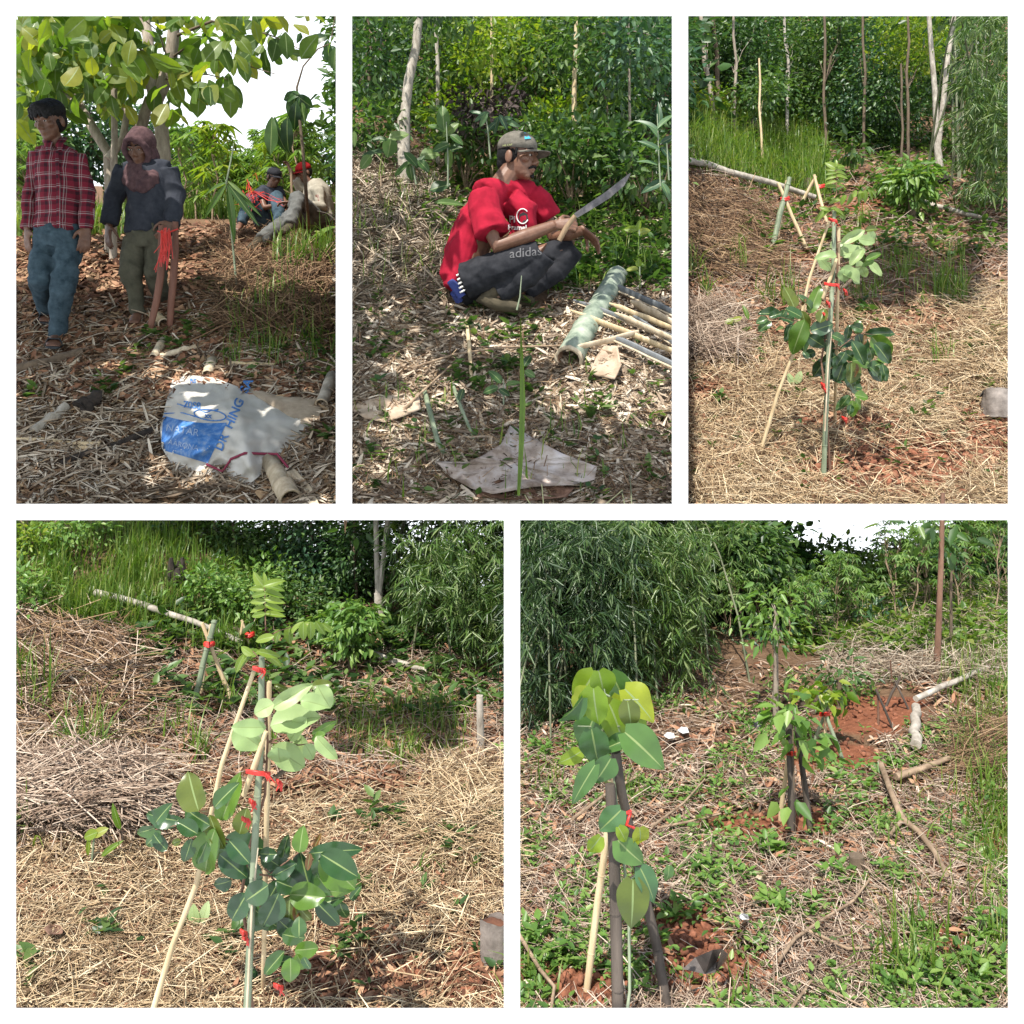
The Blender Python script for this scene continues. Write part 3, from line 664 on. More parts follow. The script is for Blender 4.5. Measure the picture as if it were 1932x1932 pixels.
# --- the man with the wrapped head
def man_wrapped():
    y = 6.5; J = lambda px, py, dy=0: P(px, py, y + dy)
    t = person('man with a brown cloth wrapped round his head, dark jacket, olive trousers, holding two boards', gp(258, 606))
    B = MB(); R = rot(-.1, .38); c = J(264, 281, -.06); T = head(B, c, R, .98)
    B.tube([J(276, 360), J(272, 325), J(267, 298, -.02)], [.07, .06, .055], 12)
    B.tube([J(280, 445), J(280, 390), J(278, 330), J(277, 312)], [[.09, .07], [.09, .07], [.095, .07], [.07, .05]], 14, side=(1, 0, 0))
    for a, k in (([(236, 318, 0), (215, 372, .03), (206, 424, -.02)], 1), ([(318, 318, 0), (330, 368, .02), (322, 420, -.12)], -1)):
        B.tube([J(*q) for q in a], [.034, .032, .028], 10)
        hand(B, J(*a[2]), (-.05, -.1, -1) if k > 0 else (-.25, -.45, -.8), (.6 * k, .7, 0) if k > 0 else (-.5, .6, .1), 1.05, .3 if k > 0 else .75, k)
    for L in ([(258, 450, 0), (246, 515, -.06), (261, 588, .0)], [(300, 450, 0), (291, 515, -.05), (305, 568, .22)]): B.tube([J(*q) for q in L], [.05, .04, .032], 10)
    foot(B, J(261, 594, .0), J(253, 607, -.15), .95); foot(B, J(305, 572, .22), J(301, 583, .08), .95)
    fused(B, 'body', SKIN, t, .0075, 2); eyes(T, R, t, .98)
    S = MB(); 
    S.ell(T((0, .036, .05)), (.100, .104, .102), R); S.ell(T((0, .045, -.06)), (.105, .085, .11), R)
    rg = [T((.084 * math.sin(a), -.058 - .034 * math.cos(a), -.014 + .100 * math.cos(a))) for a in np.linspace(0, 2 * math.pi, 19)]
    S.tube(rg, .019, 8, cap=False)
    S.tube([J(270, 304, .04), J(268, 322, -.03), J(268, 346, -.10), J(262, 360, -.14)], [[.085, .07], [.125, .07], [.115, .04], [.05, .02]], 16, side=(1, 0, 0))
    S.tube([J(236, 320, .02), J(250, 340, -.1), J(268, 352, -.13), J(290, 335, -.1), J(302, 312, .02)], [.035, .035, .04, .035, .035], 10)
    S.ell(J(268, 340, -.045), (.138, .080, .085)); S.ell(J(262, 350, -.10), (.075, .035, .06))
    fused(S, 'head_cloth', BROWNC, t, .0075, 2, .008, 13, (1.2, 1.2, .8))
    S = MB()
    S.tube([J(281, 440), J(281, 430), J(280, 385), J(279, 340), J(278, 318), J(276, 306)], [[.165, .13], [.165, .13], [.152, .12], [.162, .115], [.140, .10], [.072, .068]], 20, side=(1, 0, 0))
    S.tube([J(238, 322), J(277, 312), J(317, 320)], [.058, .062, .058], 12)
    S.tube([J(238, 320), J(215, 372, .03), J(206, 422, -.02)], [.072, .068, .056], 12); S.tube([J(316, 320), J(331, 368, .02), J(325, 424, -.10)], [.074, .070, .056], 12)
    fused(S, 'jacket', NAVY, t, .008, 2, .011, 8, (1, 1, .7))
    D = MB(); D.tube([J(281, 425), J(281, 445), J(281, 468)], [[.150, .118], [.152, .12], [.135, .11]], 18, side=(1, 0, 0))
    D.tube([J(258, 452), J(247, 515, -.06), J(255, 555, -.02), J(261, 592, 0)], [.088, .072, .058, .044], 14); D.tube([J(303, 452), J(293, 515, -.05), J(300, 545, .1), J(305, 566, .22)], [.088, .072, .058, .046], 14)
    fused(D, 'trousers', OLIVE, t, .0085, 2, .015, 8, (1, 1, .9))
man_wrapped()
REDW = roughmat('red_brown_board', (.085, .032, .02), (.19, .085, .055), 22, .55, .3, (1, 1, .1))
def boards():
    lab = ['curved red-brown wooden board nearer the plaid-shirted man, red raffia tied at its top', 'curved red-brown wooden board farther from the plaid-shirted man, thinner and more upright']
    for k, pts in enumerate(([(304, 425), (305, 470), (303, 520), (295, 570), (281, 628)], [(331, 418), (331, 470), (327, 530), (323, 570), (320, 620)])):
        mb = MB(); q = [P(a, b, 6.2 + .02 * k + .0004 * 0 * b) for a, b in pts]; q[-1] = gp(*pts[-1]); 
        ys = np.linspace(6.22, q[-1][1], len(q)); q = [P(a, b, yy) for (a, b), yy in zip(pts, ys)]
        mb.tube(q, [[.020, .012], [.026, .014], [.027, .014], [.026, .014], [.022, .012]], 10, side=(1, 0, 0))
        tag(mb.build('wooden_board', REDW, org=q[-1]), lab[k], 'board', 'boards held upright')
    mb = MB()
    for i in range(30):
        x = rng.uniform(303, 322); a = P(x, rng.uniform(428, 445), 6.17); l = rng.uniform(30, 75); 
        mb.tube([a, P(x + rng.normal(0, 4), 445 + l * .4, 6.14), P(x + rng.normal(-4, 6), 440 + l, 6.15)], [[.0026, .001]] * 3, 4, cap=False)
    mb.tube([P(297, 436, 6.19), P(312, 441, 6.165), P(336, 432, 6.2)], [.004, .007, .004], 6)
    tag(mb.build('raffia_ribbon', RIB, org=P(310, 440, 6.17)), 'bunch of red raffia ribbon hanging between two curved boards', 'ribbon')
boards()

# --- the two seated men
def seated_black_cap():
    y = 11.6; J = lambda px, py, dy=0: P(px, py, y + dy); t = person('seated man in a black cap and dark T-shirt tying red raffia', gp(512, 425))
    B = MB(); R = rot(.85, .35); c = J(517, 335, 0); T = head(B, c, R, 1.0)
    B.tube([J(505, 365), J(510, 352), J(515, 342)], [.07, .055, .05], 10); B.tube([J(502, 420), J(500, 390), J(504, 360)], [[.13, .11]] * 3, 12, side=(1, 0, 0))
    B.tube([J(490, 362, -.1), J(500, 392, -.2), J(530, 385, -.25)], [.045, .04, .03], 8); hand(B, J(530, 385, -.25), (1, -.2, 0), (0, 0, -1), 1, .5, 1)
    B.tube([J(524, 358, .1), J(536, 380, 0), J(538, 392, -.15)], [.045, .04, .03], 8); hand(B, J(538, 392, -.15), (.3, -.5, -.4), (-1, 0, 0), 1, .5, -1)
    B.tube([J(500, 420), J(470, 375, -.3), J(455, 425, -.45)], [.07, .055, .04], 8); B.tube([J(510, 420, .1), J(522, 372, -.2), J(528, 425, -.4)], [.07, .055, .04], 8)
    foot(B, J(454, 424, -.45), J(446, 432, -.6)); foot(B, J(528, 426, -.4), J(524, 434, -.55))
    fused(B, 'body', SKIN2, t, .010, 2); eyes(T, R, t)
    S = MB(); S.tube([J(503, 420), J(500, 390), J(503, 366), J(506, 353)], [[.165, .14], [.165, .14], [.16, .12], [.08, .07]], 14, side=(1, 0, 0)); S.tube([J(492, 360, -.08), J(495, 378, -.15)], [.075, .07], 10); S.tube([J(522, 358, .08), J(531, 374, .03)], [.075, .07], 10)
    fused(S, 'shirt', NAVY, t, .013, 3, .012, 9)
    D = MB(); D.tube([J(504, 428), J(504, 408)], [[.16, .14], [.15, .13]], 12, side=(1, 0, 0)); D.tube([J(500, 418, -.05), J(470, 378, -.3), J(455, 422, -.45)], [.10, .085, .06], 12); D.tube([J(512, 418, .05), J(522, 372, -.2), J(528, 424, -.4)], [.10, .085, .065], 12)
    fused(D, 'jeans', DENIM, t, .013, 3, .012, 8)
    H = MB(); H.ell(T((0, .035, .01)), (.082, .085, .085), R); fused(H, 'hair', HAIR, t, .012, 1); cap(T, R, t, CAPK)
def seated_red_cap():
    y = 11.2; J = lambda px, py, dy=0: P(px, py, y + dy); t = person('seated man in a red cap, pale shirt and grey trousers, legs stretched out', gp(606, 418))
    B = MB(); R = rot(-.9, .4); c = J(573, 326, 0); T = head(B, c, R, 1.0)
    B.tube([J(590, 360), J(582, 345), J(576, 334)], [.07, .055, .05], 10); B.tube([J(606, 410), J(602, 380), J(594, 352)], [[.13, .11]] * 3, 12, side=(1, 0, 0))
    B.tube([J(596, 354, -.12), J(604, 390, -.25), J(548, 382, -.4)], [.05, .042, .03], 8); hand(B, J(546, 381, -.4), (-1, -.1, -.1), (0, 0, -1), 1, .5, -1)
    B.tube([J(582, 350, .12), J(566, 352, 0), J(548, 322, -.1)], [.05, .042, .03], 8); hand(B, J(548, 324, -.1), (-.3, -.1, 1), (-.8, -.5, 0), 1, .8, 1)
    B.tube([J(604, 415, -.1), J(560, 372, -.5), J(548, 425, -.75)], [.07, .055, .04], 8); B.tube([J(604, 418, .05), J(550, 412, -.5), J(490, 455, -1.0)], [.07, .055, .04], 8)
    fused(B, 'body', SKIN2, t, .010, 2); eyes(T, R, t)
    S = MB(); S.tube([J(607, 412), J(603, 385), J(597, 362), J(590, 350), J(584, 343)], [[.165, .15], [.165, .14], [.17, .13], [.13, .1], [.07, .07]], 14, side=(1, 0, .3))
    S.tube([J(598, 356, -.1), J(607, 390, -.22), J(570, 386, -.36)], [.085, .07, .055], 10); S.tube([J(584, 352, .1), J(566, 354, 0), J(556, 338, -.06)], [.08, .065, .055], 10)
    fused(S, 'shirt', CREAM, t, .013, 3, .014, 8)
    D = MB(); D.tube([J(608, 422), J(606, 402)], [[.17, .15], [.16, .14]], 12, side=(1, 0, 0)); D.tube([J(604, 412, -.1), J(561, 374, -.5), J(548, 424, -.75)], [.115, .095, .075], 12); D.tube([J(604, 416, .05), J(550, 412, -.5), J(492, 454, -1.0)], [.115, .10, .08], 12)
    fused(D, 'trousers', GREYT, t, .013, 3, .016, 8)
    for a, b in (((488, 456, -1.0), (474, 468, -1.15)), ((547, 428, -.75), (535, 436, -.9))):
        s = MB(); a, b = J(*a), J(*b); s.tube([a + np.array([0, 0, .05]), a, a * .5 + b * .5, b, b + (b - a) * .15], [[.05, .05], [.055, .055], [.055, .045], [.055, .035], [.03, .02]], 10); s.build('shoe', BOOT, t)
    H = MB(); H.ell(T((0, .035, .01)), (.082, .085, .085), R); fused(H, 'hair', HAIR, t, .012, 1); cap(T, R, t, CAPR)
    mb = MB(); mb.tube([P(549, 318, 11.05), P(550, 345, 11.05), P(551, 392, 11.0)], [.016, .016, .014], 8); tag(mb.build('wooden_stick', WOOD, org=P(551, 392, 11.0)), 'short wooden handle held upright by the man in the red cap', 'stick')
    mb = MB(); mb.tube([P(596, 398, 10.9), P(620, 404, 10.8), P(636, 418, 10.7)], [[.02, .01], [.03, .01], [.012, .008]], 8); tag(mb.build('knife_sheath', DARKST, org=P(620, 404, 10.8)), 'long dark knife sheath at the hip of the man in the red cap', 'sheath')
    mb = MB()
    for i in range(26):
        x, yv = rng.normal(470, 6), rng.normal(365, 12); mb.tube([P(x, yv, 11.0), P(x + rng.normal(6, 8), yv + rng.normal(2, 8), 11.0), P(x + rng.normal(0, 14), yv + rng.normal(12, 10), 10.95)], [[.0045, .0015]] * 3, 4, cap=False)
    for i in range(5): mb.tube([P(478, 360, 11), P(505, 372 + rng.normal(0, 4), 10.9), P(535, 384 + rng.normal(0, 5), 10.85)], [[.006, .002]] * 3, 4, cap=False)
    tag(mb.build('raffia_bundle', RIB, org=P(473, 365, 11)), 'loose bundle of red raffia strung between the two seated men', 'raffia')
seated_black_cap(); seated_red_cap()

# --- the squatting man
def text_mesh(body, size, fn, mat, parent, name='lettering', bold=0):
    cu = bpy.data.curves.new('text', 'FONT'); cu.body = body; cu.size = size; cu.resolution_u = 3; cu.offset = bold; cu.align_x = 'LEFT'
    ob = bpy.data.objects.new('text', cu); COL.objects.link(ob); dg = bpy.context.evaluated_depsgraph_get(); dg.update()
    me = bpy.data.meshes.new_from_object(ob.evaluated_get(dg)); bpy.data.objects.remove(ob); bpy.data.curves.remove(cu)
    import bmesh
    bm = bmesh.new(); bm.from_mesh(me); bmesh.ops.triangulate(bm, faces=bm.faces)
    for _ in range(2):
        es = [e for e in bm.edges if e.calc_length() > size * .22]
        if es: bmesh.ops.subdivide_edges(bm, edges=es, cuts=1); bmesh.ops.triangulate(bm, faces=bm.faces)
    bm.to_mesh(me); bm.free()
    org = ORG[parent.name] if parent else np.zeros(3)
    for v in me.vertices: v.co = Vector(fn(v.co.x, v.co.y) - org)
    me.materials.append(mat); o = bpy.data.objects.new(name, me); COL.objects.link(o)
    if parent: o.parent = parent; ORG[o.name] = org
    return o
def flatmat(name, c, rough=.8):
    m, t, b, out = new_mat(name); b.inputs['Base Color'].default_value = (*c, 1); b.inputs['Roughness'].default_value = rough; return m
WHITE = flatmat('white_print', (.72, .70, .68)); BLACKP = flatmat('black_print', (.012, .012, .014)); BLUEP = flatmat('blue_patch', (.03, .30, .50)); LIME = flatmat('faded_lime_print', (.30, .33, .14)); GREYP = flatmat('grey_print', (.085, .085, .09))
def surf_project(obj, org):
    """returns f(px, py, lift): the nearest point of a mesh on the camera side along a picture direction"""
    from mathutils.bvhtree import BVHTree
    me = obj.data; bv = BVHTree.FromPolygons([tuple(np.array(v.co) + org) for v in me.vertices], [tuple(p.vertices) for p in me.polygons])
    def f(px, py, lift=.004):
        d = nrm(P(px, py, 1.0)); h = bv.ray_cast(Vector((0, 0, 0)), Vector(d))
        if h[0] is None: return None
        return np.array(h[0]) - d * lift
    return f
def man_squat():
    y = 5.7; J = lambda px, py, dy=0: P(px, py, y + dy); t = person('man squatting in a red T-shirt, grey cap and dark trousers, gripping a machete', gp(925, 582))
    B = MB(); R = rot(1.12, .10, 0); c = J(979, 297, -.01); T = head(B, c, R, 1.24)
    B.tube([J(938, 372), J(948, 345, -.01), J(962, 325), J(972, 308)], [.085, .072, .068, .066], 14)
    B.tube([J(872, 530), J(884, 470), J(910, 405), J(938, 358)], [[.13, .15], [.13, .15], [.13, .16], [.08, .1]], 16, side=(1, 0, -.4))
    B.tube([J(908, 366, -.16), J(920, 420, -.21), J(938, 464, -.23), J(990, 446, -.23), J(1046, 425, -.20)], [.060, .054, .050, .046, .033], 14)
    B.tube([J(1008, 362, .12), J(1030, 410, .14), J(1046, 448, .12), J(1075, 442, .04), J(1100, 434, -.01)], [.055, .048, .046, .042, .030], 12)
    # gripping hand: fingers wrapped round the machete handle
    w = J(1048, 424, -.20); hand(B, w, (1, -.05, .02), (.1, .95, -.25), 1.08, 1.05, 1, .02)
    w = J(1100, 434, -.01); hand(B, w, (.55, -.25, -.55), (-.35, -.2, -.5), 1.12, .30, 1, .16)
    for L in ([(884, 528, -.12), (1024, 474, -.19), (940, 562, -.13)], [(890, 528, .12), (1080, 470, .10), (975, 556, .08)]): B.tube([J(*q) for q in L], [.08, .062, .045], 12)
    fused(B, 'body', SKIN2, t, .0052, 1)
    eyes(T, R, t, 1.24)
    M = MB(); s = 1.24
    for k in (-1, 1): M.tube([T((k * .003, -.0985, -.049)), T((k * .018, -.092, -.052)), T((k * .032, -.076, -.064))], np.array([[.004, .006], [.005, .007], [.003, .004]]) * s, 8)
    M.tube([T((-.012, -.082, -.097)), T((0, -.086, -.099)), T((.012, -.082, -.097))], np.array([.006, .010, .006]) * s, 8); M.tube([T((0, -.0885, -.082)), T((0, -.088, -.094))], [.004, .006], 6)
    M.build('moustache_and_goatee', HAIR, t)
    H = MB(); H.ell(T((0, .034, .012)), np.array([.078, .086, .075]) * s, R); H.ell(T((0, .075, -.035)), np.array([.055, .04, .04]) * s, R)
    for k in (-1, 1): H.tube([T((k * .074, -.022, .03)), T((k * .076, -.020, -.005))], [.012, .006], 8)
    fused(H, 'hair', HAIR, t, .007, 1, .002, 80)
    c2 = cap(T, R, t, CAPG, s, brim=.082)
    pj = surf_project(c2, ORG[t.name]); 
    def patch(name, pts, mat, par, pr, lift=.004):
        q = [pr(a, b, lift) for a, b in pts]
        if any(v is None for v in q): return
        mb = MB(); n = len(q); cc = sum(q) / n; mb.add(np.vstack([q, cc]), [[n, (i + 1) % n, i] for i in range(n)]); mb.build(name, mat, par, smooth=False)
    patch('blue_logo', [(989.5, 249), (1002, 261), (990, 262.5)], BLUEP, c2, pj, .012)
    def cp(x, yv):
        p = pj(948 + x, 276.5 - yv - .12 * x, .009); return p if p is not None else P(948 + x, 276 - yv, y - .1)
    text_mesh('HR CAP', 5.2, cp, LIME, c2)
    S = MB(); sd = (1, 0, -.45)
    S.tube([J(866, 538), J(866, 525), J(876, 480), J(892, 432), J(916, 390), J(934, 365), J(946, 348)], [[.080, .14], [.122, .17], [.118, .175], [.112, .175], [.115, .185], [.10, .16], [.068, .08]], 22, side=sd)
    S.tube([J(910, 372, -.15), J(918, 400, -.19), J(930, 440, -.225)], [.094, .098, .106], 16, side=(1, 0, 0)); S.tube([J(1000, 366, .10), J(1018, 385, .12), J(1034, 412, .13)], [.095, .09, .085], 14)
    S.tube([J(912, 368, -.14), J(945, 357, 0), J(1002, 362, .10)], [.085, .085, .08], 14)
    S.tube([J(960, 375, -.02), J(985, 400, 0), J(990, 440, 0), J(970, 470, .02)], [[.08, .12], [.095, .14], [.085, .14], [.06, .12]], 14, side=(1, 0, 0))
    S.tube([J(854, 545), J(862, 520), J(885, 500)], [[.05, .16], [.09, .18], [.09, .17]], 14, side=(1, 0, -.4))
    sh = fused(S, 'shirt', REDT, t, .0075, 2, .013, 7.5, (1, 1, .8))
    pj2 = surf_project(sh, ORG[t.name])
    def sp(ox, oy): 
        def f(x, yv):
            p = pj2(ox + x, oy - yv + .02 * x, .006); return p if p is not None else P(ox + x, oy - yv, y - .02)
        return f
    text_mesh('Pi', 17, sp(960, 419), WHITE, sh, bold=.5); text_mesh('Framel', 13, sp(958, 433), WHITE, sh, bold=.4)
    mb = MB(); rg = [pj2(986 + 11 * math.cos(a), 408 + 14 * math.sin(a), .007) for a in np.linspace(.5, 5.6, 22)]; rg = [p for p in rg if p is not None]; mb.tube(rg, .0035, 6); mb.build('ring_print', WHITE, sh)
    patch('dark_print', [(980, 404), (988, 400), (995, 404), (997, 416), (990, 421), (978, 418)], BLACKP, sh, pj2, .006)
    # trousers, striped waistband, boots
    D = MB(); D.tube([J(862, 556), J(880, 540), J(900, 520)], [[.09, .15], [.12, .18], [.1, .17]], 16, side=(1, 0, -.4))
    D.tube([J(878, 530, -.12), J(950, 504, -.17), J(1020, 477, -.20)], [.118, .108, .082], 16); D.tube([J(1024, 480, -.20), J(994, 520, -.18), J(940, 552, -.15)], [.082, .080, .066], 14)
    D.tube([J(890, 528, .12), J(1000, 492, .12), J(1082, 466, .10)], [.11, .092, .068], 14); D.tube([J(1083, 470, .10), J(1048, 512, .1), J(990, 550, .08)], [.070, .072, .060], 14)
    tr = fused(D, 'trousers', BLACKT, t, .0075, 3, .0065, 10)
    pj3 = surf_project(tr, ORG[t.name])
    def tp(x, yv):
        p = pj3(961 + x, 487 - yv - .10 * x, .004); return p if p is not None else P(961 + x, 487 - yv, y - .25)
    text_mesh('adidas', 25, tp, GREYP, tr); 
    wb = MB(); wb.tube([J(850, 530, -.165), J(860, 542, -.18), J(872, 560, -.17)], [[.028, .015]] * 3, 10, side=(1, 0, -.3)); wb.tube([J(858, 552, -.15), J(866, 566, -.1)], [.03, .03], 8)
    k = wb.build('shorts_band', flatmat('blue_cotton', (.02, .035, .16)), t)
    ws = MB()
    for i in range(5): a = J(861 + i * 1.6, 520 + i * 8, -.215 + .004 * i); ws.tube([a, a + np.array([.045, 0, .022])], [.006, .006], 6)
    ws.build('white_stripes', WHITE, k)
    for a, b, z in (((905, 568, -.13), (975, 580, -.16), 0), ((930, 562, .08), (1000, 568, .04), 0)):
        s = MB(); a, b = J(*a), J(*b); s.tube([a + np.array([.17, 0, .11]), a + np.array([.10, 0, .06]), a + np.array([.03, 0, .01]), a * .5 + b * .5, b, b + (b - a) * .12], [[.066, .066], [.066, .062], [.058, .056], [.052, .046], [.052, .034], [.03, .02]], 12, side=(0, 1, 0)); s.build('boot', BOOT, t)
    # machete
    m = thing('machete', 'long dark machete held up in the squatting man\'s fist', 'machete', J(1056, 452, -.26))
    mb = MB(); ax = [J(1055, 454, -.255), J(1068, 430, -.265), J(1085, 407, -.275)]; mb.tube(ax, [[.016, .012], [.017, .013], [.014, .012]], 10, side=(1, 0, .6)); mb.build('handle', WOOD, m)
    mb = MB(); V = []; 
    top = [(1083, 403), (1110, 384), (1140, 364), (1168, 342), (1189, 326)]; bot = [(1089, 411), (1118, 394), (1150, 374), (1178, 350), (1190, 328)]
    for dy, e in ((-.2785, 0), (-.2745, 0)):
        for a in top: V.append(J(*a, dy))
        for a in bot: V.append(J(*a, -.2765))
    q = [[i, i + 5, i + 6, i + 1] for i in range(4)] + [[10 + i, 11 + i, 16 + i, 15 + i] for i in range(4)] + [[i, i + 1, 11 + i, 10 + i] for i in range(4)] + [[0, 10, 15, 5]]
    mb.add(V, q); bl = roughmat('dull_steel', (.03, .028, .03), (.13, .12, .125), 30, .42, .15, (1, 1, 1), spec=.6); bl.node_tree.nodes['Principled BSDF'].inputs['Metallic'].default_value = .2
    mb.build('blade', bl, m, smooth=False)
man_squat()
print('people ok')
# ------------------------------------------------------------------ small builders shared by the places
def rev(mb, a, b, prof, n=12, mat=0, jit=0):
    a, b = np.asarray(a, float), np.asarray(b, float); t = nrm(b - a); s = nrm(np.cross(t, [0.1, .3, 1.])); w = np.cross(t, s); an = np.arange(n) / n * 2 * math.pi; V = []
    jr = 1 + rng.uniform(-jit, jit, n)
    for f, r in prof: V.append(a + (b - a) * f + (np.cos(an) * r * jr)[:, None] * s + (np.sin(an) * r * jr)[:, None] * w)
    k = np.arange(n); q = [np.stack([i * n + k, i * n + (k + 1) % n, (i + 1) * n + (k + 1) % n, (i + 1) * n + k], 1) for i in range(len(prof) - 1)]
    mb.add(np.concatenate(V), np.concatenate(q), np.repeat(np.broadcast_to(mat, (len(prof) - 1,)), n))
def log(name, label, cat, a, b, r, mat, group=None, r2=None, bend=.0, n=10, jit=.06, sink=1.15, up=0):
    """a piece of wood lying on the ground between two picture points; r in picture units"""
    A, B = gp(*a), gp(*b); k = 7; t = np.linspace(0, 1, k)[:, None]; pts = A + (B - A) * t
    rr = np.linspace(r / F * A[1], (r2 or r) / F * B[1], k)
    low = a[1] > 966
    pts = pts + np.array([0, 0, 1.]) * (rr[:, None] * sink + up) + np.sin(t * math.pi) * np.array([0, 0, bend])
    pts[1:-1, 2] = np.maximum(pts[1:-1, 2], gz(low)(pts[1:-1, 0], pts[1:-1, 1]) + rr[1:-1] * .8 + up)
    pts[1:-1] += rng.normal(0, 1, (k - 2, 3)) * (rr[1:-1, None] * .2)
    mb = MB(); mb.tube(pts, rr, n, jit=jit)
    return tag(mb.build(name, mat, org=A), label, cat, group)
def pole(mb, pts, r, n=8, mat=0, jit=.05): mb.tube([P(*p) for p in pts], [x / F * pts[0][2] for x in r], n, mat, jit=jit)
def lpx(mb, T, c, y, ln, wd, ang, face=.0, mat=0, out=.25):
    """one leaf seen at picture point c, its tip pointing to the screen angle ang"""
    a = math.radians(ang); d = nrm(np.array([math.cos(a), rng.uniform(-out, out), math.sin(a)])); base = P(c[0] - math.cos(a) * ln / 2, c[1] + math.sin(a) * ln / 2, y)
    up = nrm(np.array([rng.normal(0, .28), -1, .48 + face + rng.normal(0, .24)])); mb.place(T, [base], d, up, ln / F * y, wd / F * y, mat)
def sheet(name, label, cat, poly, mat, lift=.02, curl=.06, group=None, seed=0, nz=.03):
    """a dry sheath or husk lying on the ground, its outline given as picture points"""
    poly = np.array(poly, float); c = poly.mean(0); m = len(poly) * 4; t = np.arange(m) / 4; i = t.astype(int); f = (t - i)[:, None]
    o = poly[i % len(poly)] * (1 - f) + poly[(i + 1) % len(poly)] * f; rings = [c[None] + (o - c) * k for k in (1, .8, .55, .28)]
    V = np.concatenate(rings); g = ground_pts(V[:, 0], V[:, 1], .03 if poly[0][1] > 966 else 0.); rad = np.repeat([1, .8, .55, .28], m)
    g = np.vstack([g, gp(*c, .03 if poly[0][1] > 966 else 0.)]); rad = np.append(rad, 0); V = np.vstack([V, c])
    d = nrm(g); g = g - d * (lift + curl * np.abs(rad) ** 2 * (.5 + .8 * vnoise(V[:, 0] * .03, V[:, 1] * .03, seed)) + nz * vnoise(V[:, 0] * .12, V[:, 1] * .12, seed + 3))[:, None]
    k = np.arange(m); q = np.concatenate([np.stack([r * m + k, r * m + (k + 1) % m, (r + 1) * m + (k + 1) % m, (r + 1) * m + k], 1) for r in range(3)])
    mb = MB(); n0 = len(g); back = g + d * .006; mb.add(np.vstack([g, back]), np.vstack([q, q[:, ::-1] + n0, np.stack([k, k + n0, (k + 1) % m + n0, (k + 1) % m], 1)])); 
    mb.add(np.vstack([g[3 * m:4 * m], g[-1]]), np.stack([k, (k + 1) % m, np.full(m, m)], 1))
    return tag(mb.build(name, mat, org=g[-1]), label, cat, group)
def palmate(mb, pos, n, L, wr=.2, droop=.5):
    for p in np.asarray(pos):
        a0 = rng.uniform(0, 6.28); a = a0 + np.linspace(-2.2, 2.2, n); h = np.stack([np.cos(a), np.sin(a), np.full(n, -droop) + rng.normal(0, .15, n)], 1)
        l = L * rng.uniform(.75, 1.1) * (1 - .25 * np.abs(np.linspace(-1, 1, n))); mb.place(LANCE, np.repeat([p], n, 0), nrm(h), nrm(np.array([math.cos(a0) * .3, math.sin(a0) * .3, 1.])), l, l * wr)
def cassava(base, hgt, label, nleaf=34, L=.22, group='cassava plants in the field', mat=None, width=.45):
    t = thing('cassava_plant', label, 'cassava plant', base, group); mb = MB(); top = base + np.array([rng.normal(0, .06), rng.normal(0, .06), hgt])
    mb.tube(wob(base - np.array([0, 0, .05]), top, 5, .03), np.array([.012, .011, .010, .008, .005]) * hgt, 6); lf = MB()
    f = 1 - rng.random(nleaf) ** 1.6 * .75; a = rng.uniform(0, 6.28, nleaf); r = width * (1.15 - f) ** .5 * rng.uniform(.35, 1, nleaf)
    pos = base + (top - base) * f[:, None] + np.stack([np.cos(a) * r, np.sin(a) * r, .05 + .1 * rng.random(nleaf)], 1)
    for p, ff in zip(pos[::2], f[::2]): mb.tube([base + (top - base) * (ff * .92), p], [.003 * hgt, .002 * hgt], 4, cap=False)
    palmate(lf, pos, 7, L); mb.build('stem', TWIG, t); lf.build('leaves', mat or G_BLUE, t); return t
def knots(mb, pts, r, step, mat=0):
    pts = np.asarray(pts, float); seg = np.linalg.norm(np.diff(pts, axis=0), axis=1); L = np.concatenate([[0], np.cumsum(seg)]); r = np.broadcast_to(r, (len(pts),))
    for d in np.arange(step * .6, L[-1], step):
        d += rng.normal(0, step * .08); c = np.array([np.interp(d, L, pts[:, i]) for i in range(3)]); rr = np.interp(d, L, r); i = min(np.searchsorted(L, d), len(pts) - 1); t = nrm(pts[i] - pts[i - 1])
        mb.tube([c - t * rr * .35, c, c + t * rr * .35], [rr * 1.0, rr * 1.16, rr * 1.0], 9, mat, jit=.05)
def bamboo(label, base, culms, leaf_pts, L, nl, group=None, wr=.11, leafmat_=None, droop=.75):
    """culms: lists of 3-D points; leaf_pts: ends of the twigs that carry the leaf sprays"""
    t = thing('bamboo_clump', label, 'bamboo', base, group)
    for c in culms:
        mb = MB(); m = len(c); mb.tube(np.asarray(c) + np.array([0, .25, 0]), np.linspace(.007, .003, m) * (c[0][1] / 4.5), 7, jit=.04); mb.build('culm', CULM, t)
    lf = MB(); p = np.asarray(leaf_pts); k = len(p); q = np.repeat(p, nl, 0); n = len(q)
    ax = np.repeat(nrm(rng.normal(0, 1, (k, 3)) * np.array([1, 1, .3]) + np.array([0, 0, -.25])), nl, 0); f = np.tile(np.linspace(0, 1, nl), k)
    pos = q + ax * (f * L[1] * 1.1)[:, None]; d = nrm(ax * .6 + rng.normal(0, .55, (n, 3)) * np.array([1, 1, .6]) - np.array([0, 0, droop * .8])); up = nrm(rng.normal(0, .7, (n, 3)) + np.array([0, -.3, .9]))
    ls = rng.uniform(*L, n); lf.place(LANCE, pos, d, up, ls, ls * wr); lf.build('foliage', leafmat_ or G_BAM, t); return t
def region_pts(n, x0, y0, x1, y1, ya, yb, dens=None):
    px = rng.uniform(x0, x1, n); py = rng.uniform(y0, y1, n); yy = rng.uniform(ya, yb, n)
    if dens is not None: m = rng.random(n) < dens(px, py); px, py, yy = px[m], py[m], yy[m]
    return np.stack([(px - CX) / F * yy, yy, (VP - py) / F * yy], 1)
